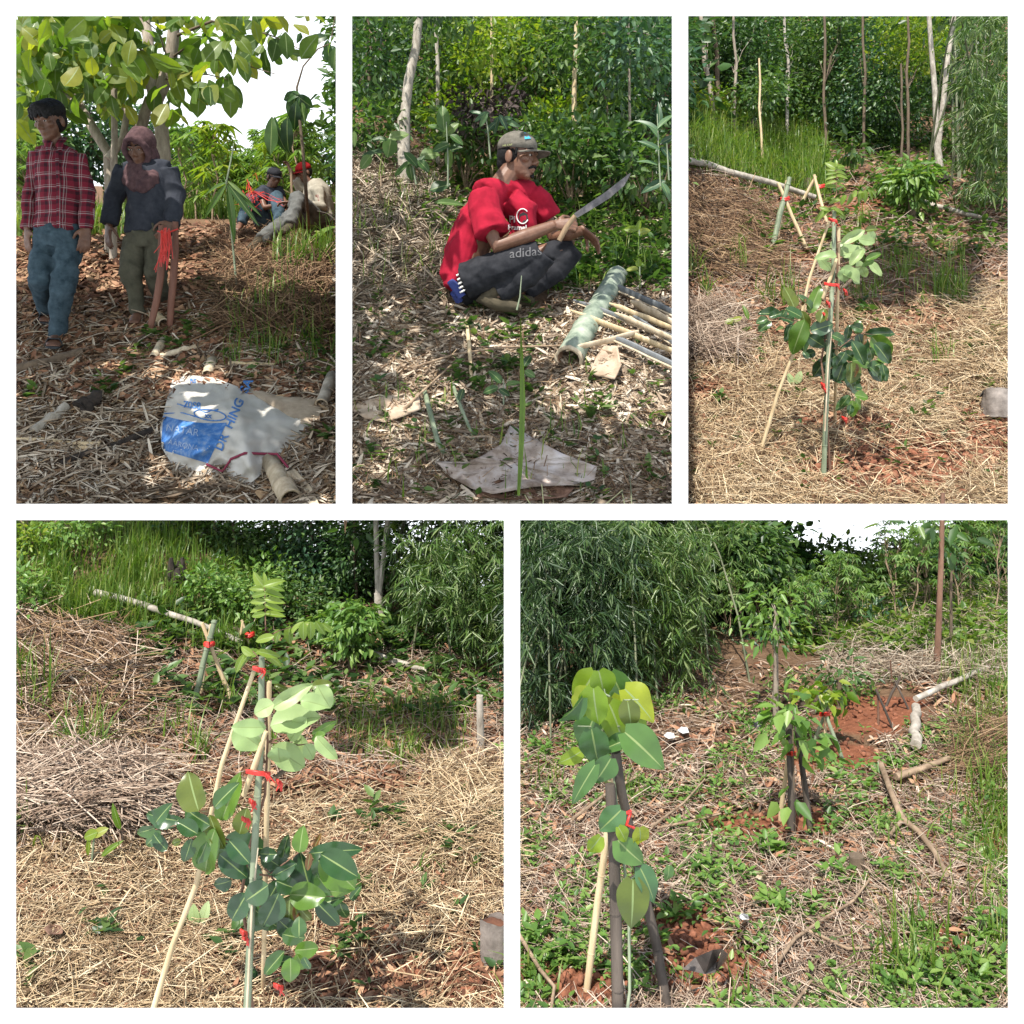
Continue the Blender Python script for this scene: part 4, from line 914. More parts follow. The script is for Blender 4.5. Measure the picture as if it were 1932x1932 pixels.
def shade_pts(rect, n, hspan, clear=.12, thr=-.1, seed=0, sc=1.3):
    """places for added leaves, unseen above the picture, that keep the sun off a patch of ground"""
    px, py = sample_rect(n, *rect); g = ground_pts(px, py); k = (VP - 22) / F
    h = np.maximum((k * g[:, 1] - g[:, 2] + clear) / (SV[2] - k * SV[1]), .3) + rng.random(len(g)) * hspan
    p = g + SV * h[:, None]; return p[fbm(g[:, 0] * sc, g[:, 1] * sc, seed, 3) > thr]
CULM = roughmat('dull_bamboo_culm', (.05, .06, .03), (.16, .17, .10), 12, .6, .2, (1, 1, .2))
# ================================================================== FIRST PLACE: men and a sack under a teak tree
R1 = (-130, 425, 650, 962)
insack = lambda px, py: np.where((px > 300 + np.clip(800 - py, 0, 100) * .25) & (px < 610 - np.clip(py - 790, 0, 130) * 1.1) & (py > 712 + np.clip(px - 420, 0, 200) * .42) & (py < 885), 0., 1.)
litter('leaf_litter', 'brown dry leaf litter under the men and the sack', S_BROWN, R1, 22000, DRY, (.04, .14), (.010, .030), .3, .02, .85, keep=insack)
litter('leaf_litter', 'pale bamboo leaf strips scattered round the blue and white sack', S_GREY, (-10, 560, 650, 962), 7000, DRY + STRAW, (.08, .24), (.006, .018), .22, .03, .8, keep=insack)
litter('leaf_litter', 'red-brown leaf litter on the sunny slope behind the boards', S_RED, (-10, 420, 650, 760), 9000, DRY, (.05, .14), (.02, .05), .35, .02, 1.1)
litter('dry_twigs', 'thin dry twigs and straw on the bank below the seated men', S_BROWN, (400, 430, 650, 640), 2600, STRAW, (.15, .5), (.006, .012), .35, .08)
def greens1():
    mb = MB(); px = rng.uniform(330, 640, 200); py = rng.uniform(540, 720, 200); m = rng.random(200) < .35 + .4 * (px > 520); weeds(mb, ground_pts(px[m], py[m]), 7, (.03, .08), (.02, .10))
    for cx, cy, s in ((62, 752, 9), (235, 705, 12), (265, 675, 10), (370, 628, 14), (290, 640, 8), (620, 830, 10), (530, 660, 16), (200, 745, 9), (330, 655, 8)):
        weeds(mb, ground_pts(rng.normal(cx, s, 7), rng.normal(cy, s * .6, 7)), 7, (.04, .09), (.02, .08))
    stuff(mb.build('weeds', G_MID), 'small green weeds dotted through the brown leaf litter')
    mb = MB(); px = rng.uniform(330, 650, 520); py = rng.uniform(384, 414, 520); grass(mb, ground_pts(px, py), 7, (.2, .5), (.012, .022), .4)
    px = rng.uniform(-10, 240, 200); py = rng.uniform(395, 450, 200); grass(mb, ground_pts(px, py), 7, (.2, .45), (.012, .022), .4)
    px = rng.uniform(520, 640, 60); py = rng.uniform(445, 520, 60); grass(mb, ground_pts(px, py), 6, (.15, .45), (.008, .014), .6)
    px = rng.uniform(430, 640, 50); py = rng.uniform(560, 700, 50); grass(mb, ground_pts(px, py), 5, (.12, .4), (.006, .010), .7)
    stuff(mb.build('grass', G_GRASS), 'bright green grass at the edge of the cassava field')
greens1()
PALE = roughmat('pale_dry_bamboo', (.30, .23, .15), (.58, .49, .36), 22, .75, .35, (1, 1, .3))
GREYB = roughmat('grey_dry_bamboo', (.22, .19, .15), (.44, .40, .34), 22, .75, .35, (1, 1, .3))
BLKW = roughmat('blackened_wood', (.012, .010, .009), (.05, .038, .03), 26, .9, .8)
for a, b, r, m, lab in (((25, 709), (156, 676), 8, BARKD, 'thick dark branch lying below the plaid-shirted man\'s front foot'), ((99, 723), (150, 686), 4.5, PALE, 'short pale stick leaning against the thick dark branch'),
        ((302, 681), (371, 663), 5.5, PALE, 'pale bamboo piece lying flat behind the top of the sack'), ((62, 825), (125, 777), 7.5, GREYB, 'grey bamboo piece in the litter left of the sack'),
        ((30, 838), (190, 846), 5, TAN, 'long split yellow bamboo lath at the left edge below the grey piece'), ((30, 846), (205, 853), 3.5, TAN, 'thinner split bamboo lath beside the longer yellow lath'),
        ((115, 885), (292, 819), 6, BLKW, 'blackened branch running under the blue corner of the sack'), ((150, 785), (190, 768), 12, BLKW, 'short blackened wood lump left of the sack'),
        ((432, 692), (520, 696), 4, TAN, 'thin yellow bamboo strip just above the sack'), ((210, 862), (262, 842), 4, BARKD, 'dark twig lying parallel to the blackened branch')):
    log('fallen_branch' if m in (BARKD, BLKW) else 'bamboo_piece', lab, 'branch' if m in (BARKD, BLKW) else 'bamboo', a, b, r * 1.25, m)
def hollow(name, lab, a, b, r, mat, r2=None, group=None, inner=None, lift=1.0, n=14, jit=.05):
    A, B = gp(*a), gp(*b); ra = r / F * A[1]; rb = (r2 or r) / F * B[1]; up = np.array([0, 0, 1.])
    A = A + up * ra * lift; B = B + up * rb * lift; mb = MB()
    rev(mb, A, B, [(.35, ra * .78), (0, ra * .80), (0, ra * 1.03), (.02, ra), (.30, ra * .97), (.315, ra * 1.05), (.33, ra * .97), (.68, rb), (.695, rb * 1.07), (.71, rb), (1, rb), (1, rb * .2)], n, [1, 2, 2, 0, 0, 0, 0, 0, 0, 0, 2], jit)
    rev(mb, A, B, [(.35, ra * .78), (.36, .001)], n, 1)
    return tag(mb.build(name, [mat, inner or BARKD, PALE], org=A), lab, 'bamboo', group)
hollow('bamboo_log', 'short pale hollow bamboo stub standing out of the litter behind the sack', (289, 684), (308, 652), 8.5, PALE)
hollow('bamboo_log', 'pale hollow bamboo stub poking out above the sack top', (391, 716), (401, 690), 9.5, PALE)
hollow('bamboo_log', 'pale hollow bamboo at the right edge beside the sack', (607, 775), (628, 722), 12, GREYB)
hollow('bamboo_log', 'thick pale bamboo under the bottom corner of the sack', (548, 962), (508, 884), 21, PALE, 16)
hollow('bamboo_log', 'brown cut bamboo stub between the feet of the two curved boards', (309, 622), (291, 606), 11, TAN)
sheet('bamboo_sheath', 'curled pale bamboo husk beside the thick bamboo at the sack corner', 'husk', [(540, 890), (556, 884), (588, 920), (604, 955), (570, 956), (556, 925)], PALE, .05, .10)
sheet('bamboo_sheath', 'dark rolled husk in front of the sack near the bottom edge', 'husk', [(262, 930), (330, 920), (372, 926), (330, 936), (285, 941)], BARKD, .03, .07, seed=4)
def sack():
    A, B, C, D = (327, 711), (592, 790), (475, 910), (322, 872)
    def edge(pts, t):
        pts = np.array(pts, float); s = np.linspace(0, 1, len(pts)); return np.stack([np.interp(t, s, pts[:, 0]), np.interp(t, s, pts[:, 1])], -1)
    n, m = 60, 48; u = np.linspace(0, 1, n); v = np.linspace(0, 1, m)
    top = edge([A, (366, 708), (406, 713), (450, 730), (520, 760), B], u); bot = edge([D, (343, 880), (372, 889), (405, 888), (440, 905), C], u)
    lf = edge([A, (318, 740), (312, 765), (302, 806), (305, 845), D], v); rt = edge([B, (588, 812), (562, 838), (532, 854), (505, 885), C], v)
    U, Vv = np.meshgrid(u, v); U = U[..., None]; Vv = Vv[..., None]
    q = (1 - Vv) * top[None] + Vv * bot[None] + (1 - U) * lf[:, None] + U * rt[:, None] - ((1 - U) * (1 - Vv) * np.array(A) + U * (1 - Vv) * np.array(B) + U * Vv * np.array(C) + (1 - U) * Vv * np.array(D))
    q = q.reshape(-1, 2); U = U.ravel(); Vv = Vv.ravel(); g = ground_pts(q[:, 0], q[:, 1])
    e = np.minimum(np.minimum(U, 1 - U) * 1.2, np.minimum(Vv, 1 - Vv)); lift = .03 + .17 * sstep(0, .35, e) + .022 * fbm(q[:, 0] * .028, q[:, 1] * .028, 5) * sstep(0, .1, e) + .03 * np.abs(vnoise((q[:, 0] + q[:, 1] * .8) * .022, (q[:, 0] - q[:, 1]) * .006, 4)) + .05 * np.exp(-((q[:, 0] - 455 - (q[:, 1] - 800) * .25) / 14) ** 2)
    lift += .016 * (1 - np.abs(vnoise(q[:, 0] * .045 + q[:, 1] * .02, q[:, 1] * .05, 14)) * 2) * sstep(0, .1, e) + .006 * vnoise(q[:, 0] * .12, q[:, 1] * .12, 8)
    V = g - nrm(g) * lift[:, None]
    t = thing('sack', 'white woven plastic sack with blue printing lying on the leaf litter', 'sack', gp(450, 880))
    i, j = np.meshgrid(np.arange(m - 1), np.arange(n - 1), indexing='ij'); a = (i * n + j).ravel(); F_ = np.stack([a, a + n, a + n + 1, a + 1], 1)
    mb = MB(); k = len(V); back = V + nrm(V) * .006; mb.add(np.vstack([V, back]), np.vstack([F_, F_[:, ::-1] + k]))
    mt, tt, b, o = new_mat('woven_white_plastic'); tc = tt.nodes.new('ShaderNodeTexCoord'); nn = tt.nodes.new('ShaderNodeTexNoise'); nn.inputs['Scale'].default_value = 5; nn.inputs['Detail'].default_value = 8; tt.links.new(tc.outputs['Object'], nn.inputs['Vector'])
    tt.links.new(ramp(tt, [(.24, .21, .17), (.44, .42, .38), (.55, .54, .52)], nn.outputs[0]), b.inputs['Base Color']); b.inputs['Roughness'].default_value = .55
    ck = tt.nodes.new('ShaderNodeTexBrick'); ck.inputs['Scale'].default_value = 120; tt.links.new(tc.outputs['Object'], ck.inputs['Vector']); bp = tt.nodes.new('ShaderNodeBump'); bp.inputs['Strength'].default_value = .25; bp.inputs['Distance'].default_value = .002; tt.links.new(ck.outputs['Fac'], bp.inputs['Height']); tt.links.new(bp.outputs[0], b.inputs['Normal'])
    face = mb.build('front_sheet', mt, t)
    # rear flap
    fl = np.array([(452, 729), (480, 732), (520, 745), (602, 752), (606, 775), (594, 800), (560, 800), (520, 770)], float)
    mb = MB(); g = ground_pts(fl[:, 0], fl[:, 1]); g = g - nrm(g) * .05; c = g.mean(0) - nrm(g.mean(0)) * .06; mb.add(np.vstack([g, c]), [[i, (i + 1) % 8, 8] for i in range(8)])
    mb.add(np.vstack([g, g + np.array([0, .05, -.02])]), [[i, (i + 1) % 8, 8 + (i + 1) % 8, 8 + i] for i in range(8)]); mb.build('rear_flap', roughmat('stained_sack_back', (.22, .17, .12), (.40, .33, .25), 12, .8, .3), t)
    pj = surf_project(face, ORG[t.name]); BL_ = roughmat('blue_sack_print', (.015, .075, .26), (.05, .16, .40), 26, .6, 0, c3=(.20, .28, .42), detail=10)
    def put(ox, oy, ang, sk=0):
        ca, sa = math.cos(math.radians(ang)), math.sin(math.radians(ang))
        def f(x, y):
            px, py = ox + x * ca - y * sa, oy - (x * sa + y * ca); p = pj(px, py, .007); return p if p is not None else P(px, py, gp(px, py)[1] - .1)
        return f
    # blue block as a small grid laid on the sheet
    mb = MB(); nb = 22; cs = [(308, 784), (428, 797), (392, 874), (303, 848)]; V = []
    for i in range(nb):
        for j in range(nb):
            s, w = j / (nb - 1), i / (nb - 1); x = (1 - w) * ((1 - s) * cs[0][0] + s * cs[1][0]) + w * ((1 - s) * cs[3][0] + s * cs[2][0]); yv = (1 - w) * ((1 - s) * cs[0][1] + s * cs[1][1]) + w * ((1 - s) * cs[3][1] + s * cs[2][1]) + 6 * math.sin(s * 3.1) * (1 - w)
            p = pj(x, yv, .004); V.append(p if p is not None else (V[-1] if V else P(x, yv, gp(x, yv)[1])))
    i, j = np.meshgrid(np.arange(nb - 1), np.arange(nb - 1), indexing='ij'); a = (i * nb + j).ravel(); mb.add(V, np.stack([a, a + nb, a + nb + 1, a + 1], 1)); blk = mb.build('blue_block', BL_, t)
    PW = roughmat('pale_print', (.10, .18, .36), (.40, .46, .55), 30, .7, 0)
    text_mesh('NATAR', 19, put(312, 812, -10), PW, blk); text_mesh('AARONA', 14, put(316, 838, -12), PW, blk)
    text_mesh('DR  HING  SA', 24, put(418, 852, 66), BL_, face, bold=.6); text_mesh('70S8', 17, put(345, 768, -6), BL_, face, bold=.5); text_mesh("RS", 11, put(358, 722, -2), BL_, face, bold=.5)
    mb = MB(); rg = [pj(396 + 30 * math.cos(a), 783 + 10 * math.sin(a) + .12 * 30 * math.cos(a), .006) for a in np.linspace(0, 6.28, 30)]; mb.tube([p for p in rg if p is not None], .004, 5, cap=False)
    rg = [pj(x, yv, .006) for x, yv in ((312, 764), (335, 762), (360, 770), (388, 778), (412, 772))]; mb.tube([p for p in rg if p is not None], .004, 5); rg = [pj(x, yv, .006) for x, yv in ((310, 780), (345, 779), (375, 788))]; mb.tube([p for p in rg if p is not None], .004, 5)
    mb.build('oval_emblem', BL_, face); text_mesh('XX', 9, put(386, 788, -5), BL_, face, bold=.5)
    mb = MB()
    for k in range(170):
        s = rng.random(); i = np.searchsorted(np.linspace(0, 1, n), s); e = bot[min(i, n - 1)]; a = gp(e[0] + rng.normal(0, 2), e[1] - 3) ; a = a - nrm(a) * .05; mb.tube([a, a + np.array([rng.normal(0, .03), -.02, -.02 - .04 * rng.random()]), a + np.array([rng.normal(0, .05), -.03, -.05 - .05 * rng.random()])], .0016, 3, cap=False)
    mb.build('frayed_hem', mt, t)
    pts = [pj(x, yv, .012) for x, yv in ((390, 876), (400, 893), (420, 890), (436, 866), (462, 855), (497, 856))]; pts = [p for p in pts if p is not None] + [gp(530, 872) + np.array([0, -.08, .05]), gp(548, 888) + np.array([0, -.05, .02])]
    mb = MB(); mb.tube(pts, .0075, 7); tag(mb.build('cord', flatmat('dark_red_cord', (.20, .02, .05)), org=pts[0]), 'dark red cord looped across the frayed end of the sack', 'cord')
sack()
# trees
def teak():
    b = gp(262, 478); y = b[1]; t = thing('teak_tree', 'forked grey teak tree with big leaves behind the two walking men', 'tree', b)
    mb = MB()
    def limb(pts, r, yy): mb.tube([P(a, c, w) for (a, c), w in zip(pts, yy)], np.array(r) / F * y, 10, jit=.08)
    limb([(290, 490), (300, 380), (308, 295), (304, 229), (295, 191), (312, 150), (322, 110), (330, 33), (335, -60)], [18, 16, 14, 12.5, 12.5, 13, 12, 11, 9], [y] * 9)
    limb([(296, 200), (284, 150), (284, 110), (277, 58), (262, -20)], [13, 12, 11, 10, 8], [y, y, y + .1, y + .2, y + .3])
    limb([(286, 430), (272, 300), (266, 240), (282, 185)], [12, 13, 12, 9], [y + .2] * 4)
    mb.build('trunk', BARK, t); tw = MB()
    for pts, r in (([(322, 110), (350, 90), (400, 110), (470, 125), (520, 140)], 2.2), ([(326, 70), (400, 40), (460, 50), (520, 70), (570, 95)], 3), ([(300, 150), (340, 148), (390, 140), (430, 150)], 2), ([(335, 20), (420, 10), (500, 30), (560, 30)], 3), ([(284, 110), (262, 90), (240, 60), (225, 20)], 3), ([(322, 130), (300, 60), (250, 20)], 2)): tw.tube([P(a, c, y - .15 * i) for i, (a, c) in enumerate(pts)], np.linspace(r, .8, len(pts)) / F * y, 6)
    tw.build('limbs', BARKD, t)
    cr = MB(); Ts = [T_hi('teak', .10, c, 7, .03, s) for s, c in enumerate((.1, .25, .4))]
    def dens(px, py):
        d = 1.0 * (px < 345) * (py < 195 - 25 * np.sin(px * .05)) + .75 * ((px >= 345) & (px < 440)) * (py < 168) + .55 * ((px >= 440) & (px < 560)) * (py < 118) + .25 * ((px >= 560)) * (py < 70)
        d = np.where((px > 345) & (py < 62) & (px < 430), .3, d); d = d * (.75 + .5 * (vnoise(px * .03, py * .03, 3) > -.2))
        return d * np.where((px > 120) & (px < 160) & (py < 55), .3, 1)
    p = region_pts(900, 20, 0, 640, 230, 6.9, 8.6, dens); n = len(p)
    for i, T in enumerate(Ts):
        q = p[i::3]; k = len(q); d = nrm(rng.normal(0, .8, (k, 3)) + np.array([0, 0, -.75])); up = nrm(rng.normal(0, .6, (k, 3)) + np.array([0, -.7, .6])); ls = rng.uniform(.12, .25, k); cr.place(T, q, d, up, ls, ls * .62)
    q = shade_pts((-120, 560, 700, 1000), 1700, .8, .34, -.12, 2, 2.2); k = len(q); d = nrm(rng.normal(0, .8, (k, 3)) + np.array([0, 0, -.4])); up = nrm(rng.normal(0, .5, (k, 3)) + np.array([0, -.2, 1.])); ls = rng.uniform(.2, .36, k); cr.place(Ts[1], q, d, up, ls, ls * .62)  # leaves added out of view from here on, placed to shade the men
    q = shade_pts((-60, 560, 480, 680), 560, .9, .34, -.45, 5); k = len(q); d = nrm(rng.normal(0, .8, (k, 3))); ls = rng.uniform(.2, .36, k); cr.place(Ts[0], q, d, nrm(rng.normal(0, .4, (k, 3)) + np.array([0, 0, 1.])), ls, ls * .62)
    q = shade_pts((425, 360, 660, 450), 420, 1.0, .34, -.5, 6); k = len(q); ls = rng.uniform(.2, .36, k); cr.place(Ts[0], q, nrm(rng.normal(0, .8, (k, 3))), nrm(rng.normal(0, .4, (k, 3)) + np.array([0, 0, 1.])), ls, ls * .62)  # more added leaves out of view, shading the seated men
    cr.build('crown', [G_TEAK, RIBV], t)
    b = gp(206, 476); y2 = b[1]; t = thing('teak_tree', 'leaning pale trunk with spreading branches behind the plaid-shirted man', 'tree', b); mb = MB()
    for pts, r in (([(207, 482), (209, 400), (204, 289), (180, 250), (153, 204), (128, 150), (100, 90), (80, 20)], [10, 9.5, 9, 10, 9, 8, 6.5, 5]), ([(204, 300), (232, 262), (240, 210), (205, 168), (170, 130), (120, 80)], [8, 7, 6, 6, 5, 4]), ([(150, 200), (110, 170), (70, 120), (20, 90)], [5, 4, 3.5, 3]), ([(100, 90), (150, 60), (200, 50)], [4, 3, 2])): mb.tube([P(a, c, y2 + .06 * i) for i, (a, c) in enumerate(pts)], np.array(r) / F * y2, 9, jit=.08)
    mb.build('trunk', BARK, t); cr = MB(); p = region_pts(300, 15, 0, 250, 245, 6.6, 8.2, lambda a, c: np.where(c < 190, .8, .8 * (a < 75))); k = len(p)
    d = nrm(rng.normal(0, .8, (k, 3)) + np.array([0, 0, -.7])); ls = rng.uniform(.12, .24, k); cr.place(Ts[1], p, d, nrm(rng.normal(0, .6, (k, 3)) + np.array([0, -.7, .6])), ls, ls * .62); cr.build('crown', [G_TEAK, RIBV], t)
    b = gp(214, 482); t = thing('young_tree', 'slender straight pole of a tree between the two walking men', 'tree', b); mb = MB(); mb.tube([P(a, c, b[1] - .35) for a, c in ((214, 490), (214, 380), (216, 260), (215, 120), (213, -40))], np.array([7, 6, 5.6, 5.4, 5]) / F * b[1], 9, jit=.05); mb.build('trunk', BARK, t); cr = MB()
    p = region_pts(26, 170, -60, 270, 40, 7, 7.6); k = len(p); ls = rng.uniform(.2, .3, k); cr.place(Ts[0], p, nrm(rng.normal(0, 1, (k, 3))), nrm(rng.normal(0, .6, (k, 3)) + np.array([0, 0, 1.])), ls, ls * .6); cr.build('crown', [G_TEAK, RIBV], t)
teak()
def saplings1():
    Ts = [T_hi('teak', .12, c, 8, .03, s) for s, c in enumerate((.15, .5))]
    b = gp(583, 440); y = b[1]; t = thing('teak_sapling', 'tall thin bare-stemmed sapling with drooping leaves before the seated men', 'sapling', b); mb = MB(); y = 8.0
    mb.tube([b, P(577, 360, y), P(571, 280, y), P(564, 214, y), P(560, 165, y), P(572, 125, y), P(600, 92, y), P(624, 82, y), P(632, 30, y)], np.array([4, 3.6, 3.2, 2.8, 2.2, 1.6, 1.4, 1.3, 1]) / F * y, 7); mb.build('stem', BARKD, t); cr = MB()
    for c, ln, wd, an in (((553, 195), 50, 28, 250), ((565, 200), 55, 28, 285), ((548, 180), 36, 24, 190), ((572, 190), 34, 24, 320), ((556, 215), 50, 24, 262), ((571, 212), 40, 22, 275), ((540, 250), 60, 26, 265), ((512, 255), 70, 26, 268), ((520, 250), 60, 22, 275), ((618, 95), 40, 22, 270), ((630, 110), 40, 24, 262), ((600, 75), 36, 24, 200)): lpx(cr, Ts[rng.integers(2)], c, y + rng.normal(0, .08), ln, wd, an, -.3)
    cr.build('leaves', [G_DARK, RIBV], t)
    t = thing('bamboo_seedling', 'single spray of long narrow green leaves hanging on a thin stem', 'seedling', gp(440, 560)); mb = MB(); y = 6.6
    mb.tube([gp(448, 560), P(440, 470, 7.0), P(431, 380, 6.7), P(427, 345, y), P(436, 300, y), P(441, 270, y)], np.array([2.5, 2.2, 2, 1.8, 1.4, 1]) / F * y, 6); mb.build('stem', GREENB, t); cr = MB()
    Tl = T_hi('lance', .10, .18, 9)
    for a, e, w in (((427, 345), (379, 362), 11), ((427, 348), (382, 411), 12), ((429, 350), (441, 458), 15), ((431, 348), (488, 424), 14), ((432, 344), (491, 404), 12), ((430, 342), (470, 375), 8)):
        ln = math.hypot(e[0] - a[0], e[1] - a[1]); an = math.degrees(math.atan2(a[1] - e[1], e[0] - a[0])); lpx(cr, Tl, ((a[0] + e[0]) / 2, (a[1] + e[1]) / 2), y, ln, w, an, 0)
    cr.build('leaves', [G_MID, RIBV], t)
    mb = MB(); t = thing('palm_grass', 'clump of broad arching blades beside the outstretched legs', 'plant', gp(608, 450)); b = ORG[t.name]
    for e, w in (((634, 405), 14), ((630, 440), 10), ((575, 440), 6), ((600, 470), 6), ((620, 468), 6), ((590, 425), 8), ((560, 470), 5)): 
        a = (604, 440); ln = math.hypot(e[0] - a[0], e[1] - a[1]); lpx(mb, BL[1], ((a[0] + e[0]) / 2, (a[1] + e[1]) / 2), 7.7, ln * 1.2, w, math.degrees(math.atan2(a[1] - e[1], e[0] - a[0])), .2)
    mb.build('blades', G_GRASS, t)
    mb = MB(); t = thing('broad_grass', 'bright green broad grass blades slanting in at the right edge above the sack', 'grass', gp(640, 700)); 
    for a, e, w in (((640, 700), (545, 645), 9), ((640, 690), (560, 655), 6), ((480, 585), (575, 540), 6), ((640, 640), (600, 610), 9), ((642, 612), (606, 603), 8)):
        ln = math.hypot(e[0] - a[0], e[1] - a[1]); g = gp((a[0] + e[0]) / 2, (a[1] + e[1]) / 2); lpx(mb, BL[0], ((a[0] + e[0]) / 2, (a[1] + e[1]) / 2), g[1] - .12, ln, w, math.degrees(math.atan2(a[1] - e[1], e[0] - a[0])), .2)
    mb.build('blades', G_GRASS, t)
saplings1()
def field1():
    labs = ['cassava plant in the sunny field behind the seated men', 'cassava plant at the left edge behind the plaid-shirted man']
    for i in range(30):
        left = i >= 24; px = rng.uniform(335, 640) if not left else rng.uniform(20, 70); y = rng.uniform(12.8, 19) ; x = (px - CX) / F * y; b = np.array([x, y, float(zU(x, y))])
        cassava(b, rng.uniform(1.0, 1.5) * (1.15 if px > 480 else .9), labs[int(left)], 44, .26, 'cassava plants in the field' if not left else 'cassava plants at the left edge', G_CASS if i % 4 else G_YEL, .55)
    for i, (px, top, y, mat, lab) in enumerate(((40, 150, 16, G_MID, 'leafy bright tree at the far left behind the plaid-shirted man'), (170, 150, 17, G_BLUE, 'blue-green tree seen between the leaning trunk and the slender pole'), (240, 215, 19, G_BLUE, 'dark tree behind the wrapped-head man, its top under the teak leaves'), (330, 262, 21, G_BLUE, 'distant blue-green tree right of the forked trunk'), (420, 325, 24, G_BLUE, 'low distant tree below the bright sky, left of the tall cassava'), (525, 285, 23, G_BLUE, 'distant blue tree above the man in the black cap'), (632, 240, 22, G_BLUE, 'distant tree rising at the right edge above the red cap'))):
        x = (px - CX) / F * y; b = np.array([x, y, float(zU(x, y))]); tp = P(px, top, y); h = tp[2] - b[2]
        tree('broadleaf_tree', lab, 'tree', b, tp - np.array([0, 0, h * .25]), .09, .04, [(b + (tp - b) * .62, (.75, .7, h * .40), 46, 34, .22, (.10, .2), .5)], BARKD, mat, seed=i + 40)
field1()
print('first place ok')
# ================================================================== SECOND PLACE: the squatting man at the forest edge
def second():
    R = (654, 360, 1280, 962)
    inman = lambda px, py: np.where((px > 870) & (px < 1040) & (py > 540) & (py < 584), 0., 1.)
    litter('leaf_litter', 'grey bamboo leaf litter round the squatting man', S_GREY, R, 21000, DRY, (.05, .17), (.010, .026), .28, .02, .8, keep=inman)
    litter('leaf_litter', 'brown thin straw mixed into the bamboo leaf litter', S_BROWN, R, 9000, STRAW, (.06, .25), (.003, .008), .3, .03, .8, keep=inman)
    litter('dry_twigs', 'dry straw heaped on the bank left of the squatting man', S_GREY, (654, 240, 850, 560), 4500, STRAW + DRY, (.10, .40), (.006, .016), .4, .06, keep=lambda px, py: np.where(py > 240 + (px - 654) * .35, 1., .1))
    mb = MB(); 
    n = 1500; px = rng.uniform(800, 1280, n); py = 300 + 250 * rng.random(n) ** 1.2; m = rng.random(n) < np.where(px > 1020, 1, .5) * np.where((py > 440) & (px < 1020), .3, 1) ; weeds(mb, ground_pts(px[m], py[m]), 7, (.04, .10), (.03, .16))
    px, py = sample_rect(210, 664, 540, 1268, 950); weeds(mb, ground_pts(px, py), 6, (.035, .075), (.02, .09))
    for cx, cy, s, k in ((990, 640, 22, 9), (905, 640, 16, 6), (960, 700, 20, 10), (870, 715, 18, 9), (1170, 505, 25, 9), (1080, 525, 20, 8), (1200, 510, 15, 8), (1130, 790, 20, 9), (985, 600, 14, 6), (770, 640, 16, 5)):
        weeds(mb, ground_pts(rng.normal(cx, s, k), rng.normal(cy, s * .5, k)), 6, (.05, .10), (.02, .10))
    stuff(mb.build('weeds', G_MID), 'green weeds spreading behind and before the squatting man')
    mb = MB(); px, py = sample_rect(140, 660, 330, 1270, 560); grass(mb, ground_pts(px, py), 6, (.12, .35), (.006, .012), .5)
    px, py = sample_rect(45, 664, 700, 1268, 955); grass(mb, ground_pts(px, py), 3, (.10, .28), (.006, .012), .8); stuff(mb.build('grass', G_GRASS), 'thin green grass blades through the bamboo litter')
    # bamboo log and split laths
    LOGM = roughmat('blotched_bamboo', (.07, .10, .075), (.22, .26, .20), 9, .6, .3, (1, 1, 1), c3=(.36, .38, .31))
    hollow('bamboo_log', 'thick blotched grey-green hollow bamboo with its cut end facing out, right of the man', (1073, 706), (1166, 540), 27, LOGM, 20, inner=roughmat('bamboo_inside', (.10, .055, .035), (.30, .18, .11), 14, .85, .3))
    LD = roughmat('dark_bamboo_lath', (.08, .09, .095), (.20, .21, .22), 20, .6, .25, (1, 1, .2))
    lab = ['long split bamboo lath, grey skin up, third from the bottom of the pile', 'long pale split bamboo lath, pointed end over the log', 'dark grey bamboo lath, uppermost of the pile across the log', 'pale split bamboo lath just below the uppermost dark lath', 'wide pale split lath at the right edge of the pile', 'dark bamboo lath with a pale edge, lowest of the pile', 'bright pale splinter lying over the open end of the log', 'pale lath half hidden in the middle of the pile', 'dark lath in the middle of the pile, short end showing']
    for k, (a, b, r, m) in enumerate((((1082, 566), (1270, 636), 6, LD), ((1076, 585), (1270, 662), 6, TAN), ((1150, 536), (1270, 590), 8, LD), ((1150, 572), (1270, 620), 6, TAN), ((1190, 568), (1270, 610), 9, PALE), ((1152, 634), (1270, 688), 8, LD), ((1068, 662), (1205, 626), 6, PALE), ((1160, 590), (1270, 640), 6, PALE), ((1188, 592), (1270, 648), 6, LD))):
        A, B = gp(*a), gp(*b); li = .16 + .012 * (k % 4); A = A - nrm(A) * li; B = B - nrm(B) * li * (.6 if b[0] > 1280 else 1); rr = r / F * A[1]
        mb = MB(); pts = wob(A, B, 6, .006, k); mb.tube(pts, [[rr * .25, rr * .25]] + [[rr, rr * .32]] * 4 + [[rr * .8, rr * .3]], 8, side=(0, -.5, 1)); 
        if m is LD: mb.tube(pts + np.array([0, -.01, -rr * .8]), [[rr * .3, rr * .25]] * 6, 6, mat=1)
        tag(mb.build('bamboo_lath', [m, PALE], org=A), lab[k], 'lath', 'split bamboo laths piled over the log')
    HUSK = roughmat('dry_husk', (.24, .17, .115), (.46, .37, .28), 8, .8, .35, (1, 1, 1)); HUSKW = roughmat('mouldy_husk', (.13, .09, .065), (.36, .30, .26), 7, .85, .5, c3=(.52, .48, .47))
    sheet('bamboo_sheath', 'smooth brown bamboo sheath lying at the left edge in front of the man', 'husk', [(655, 768), (700, 752), (790, 738), (794, 772), (760, 786), (727, 797), (690, 790)], HUSK, .07, .05, seed=2)
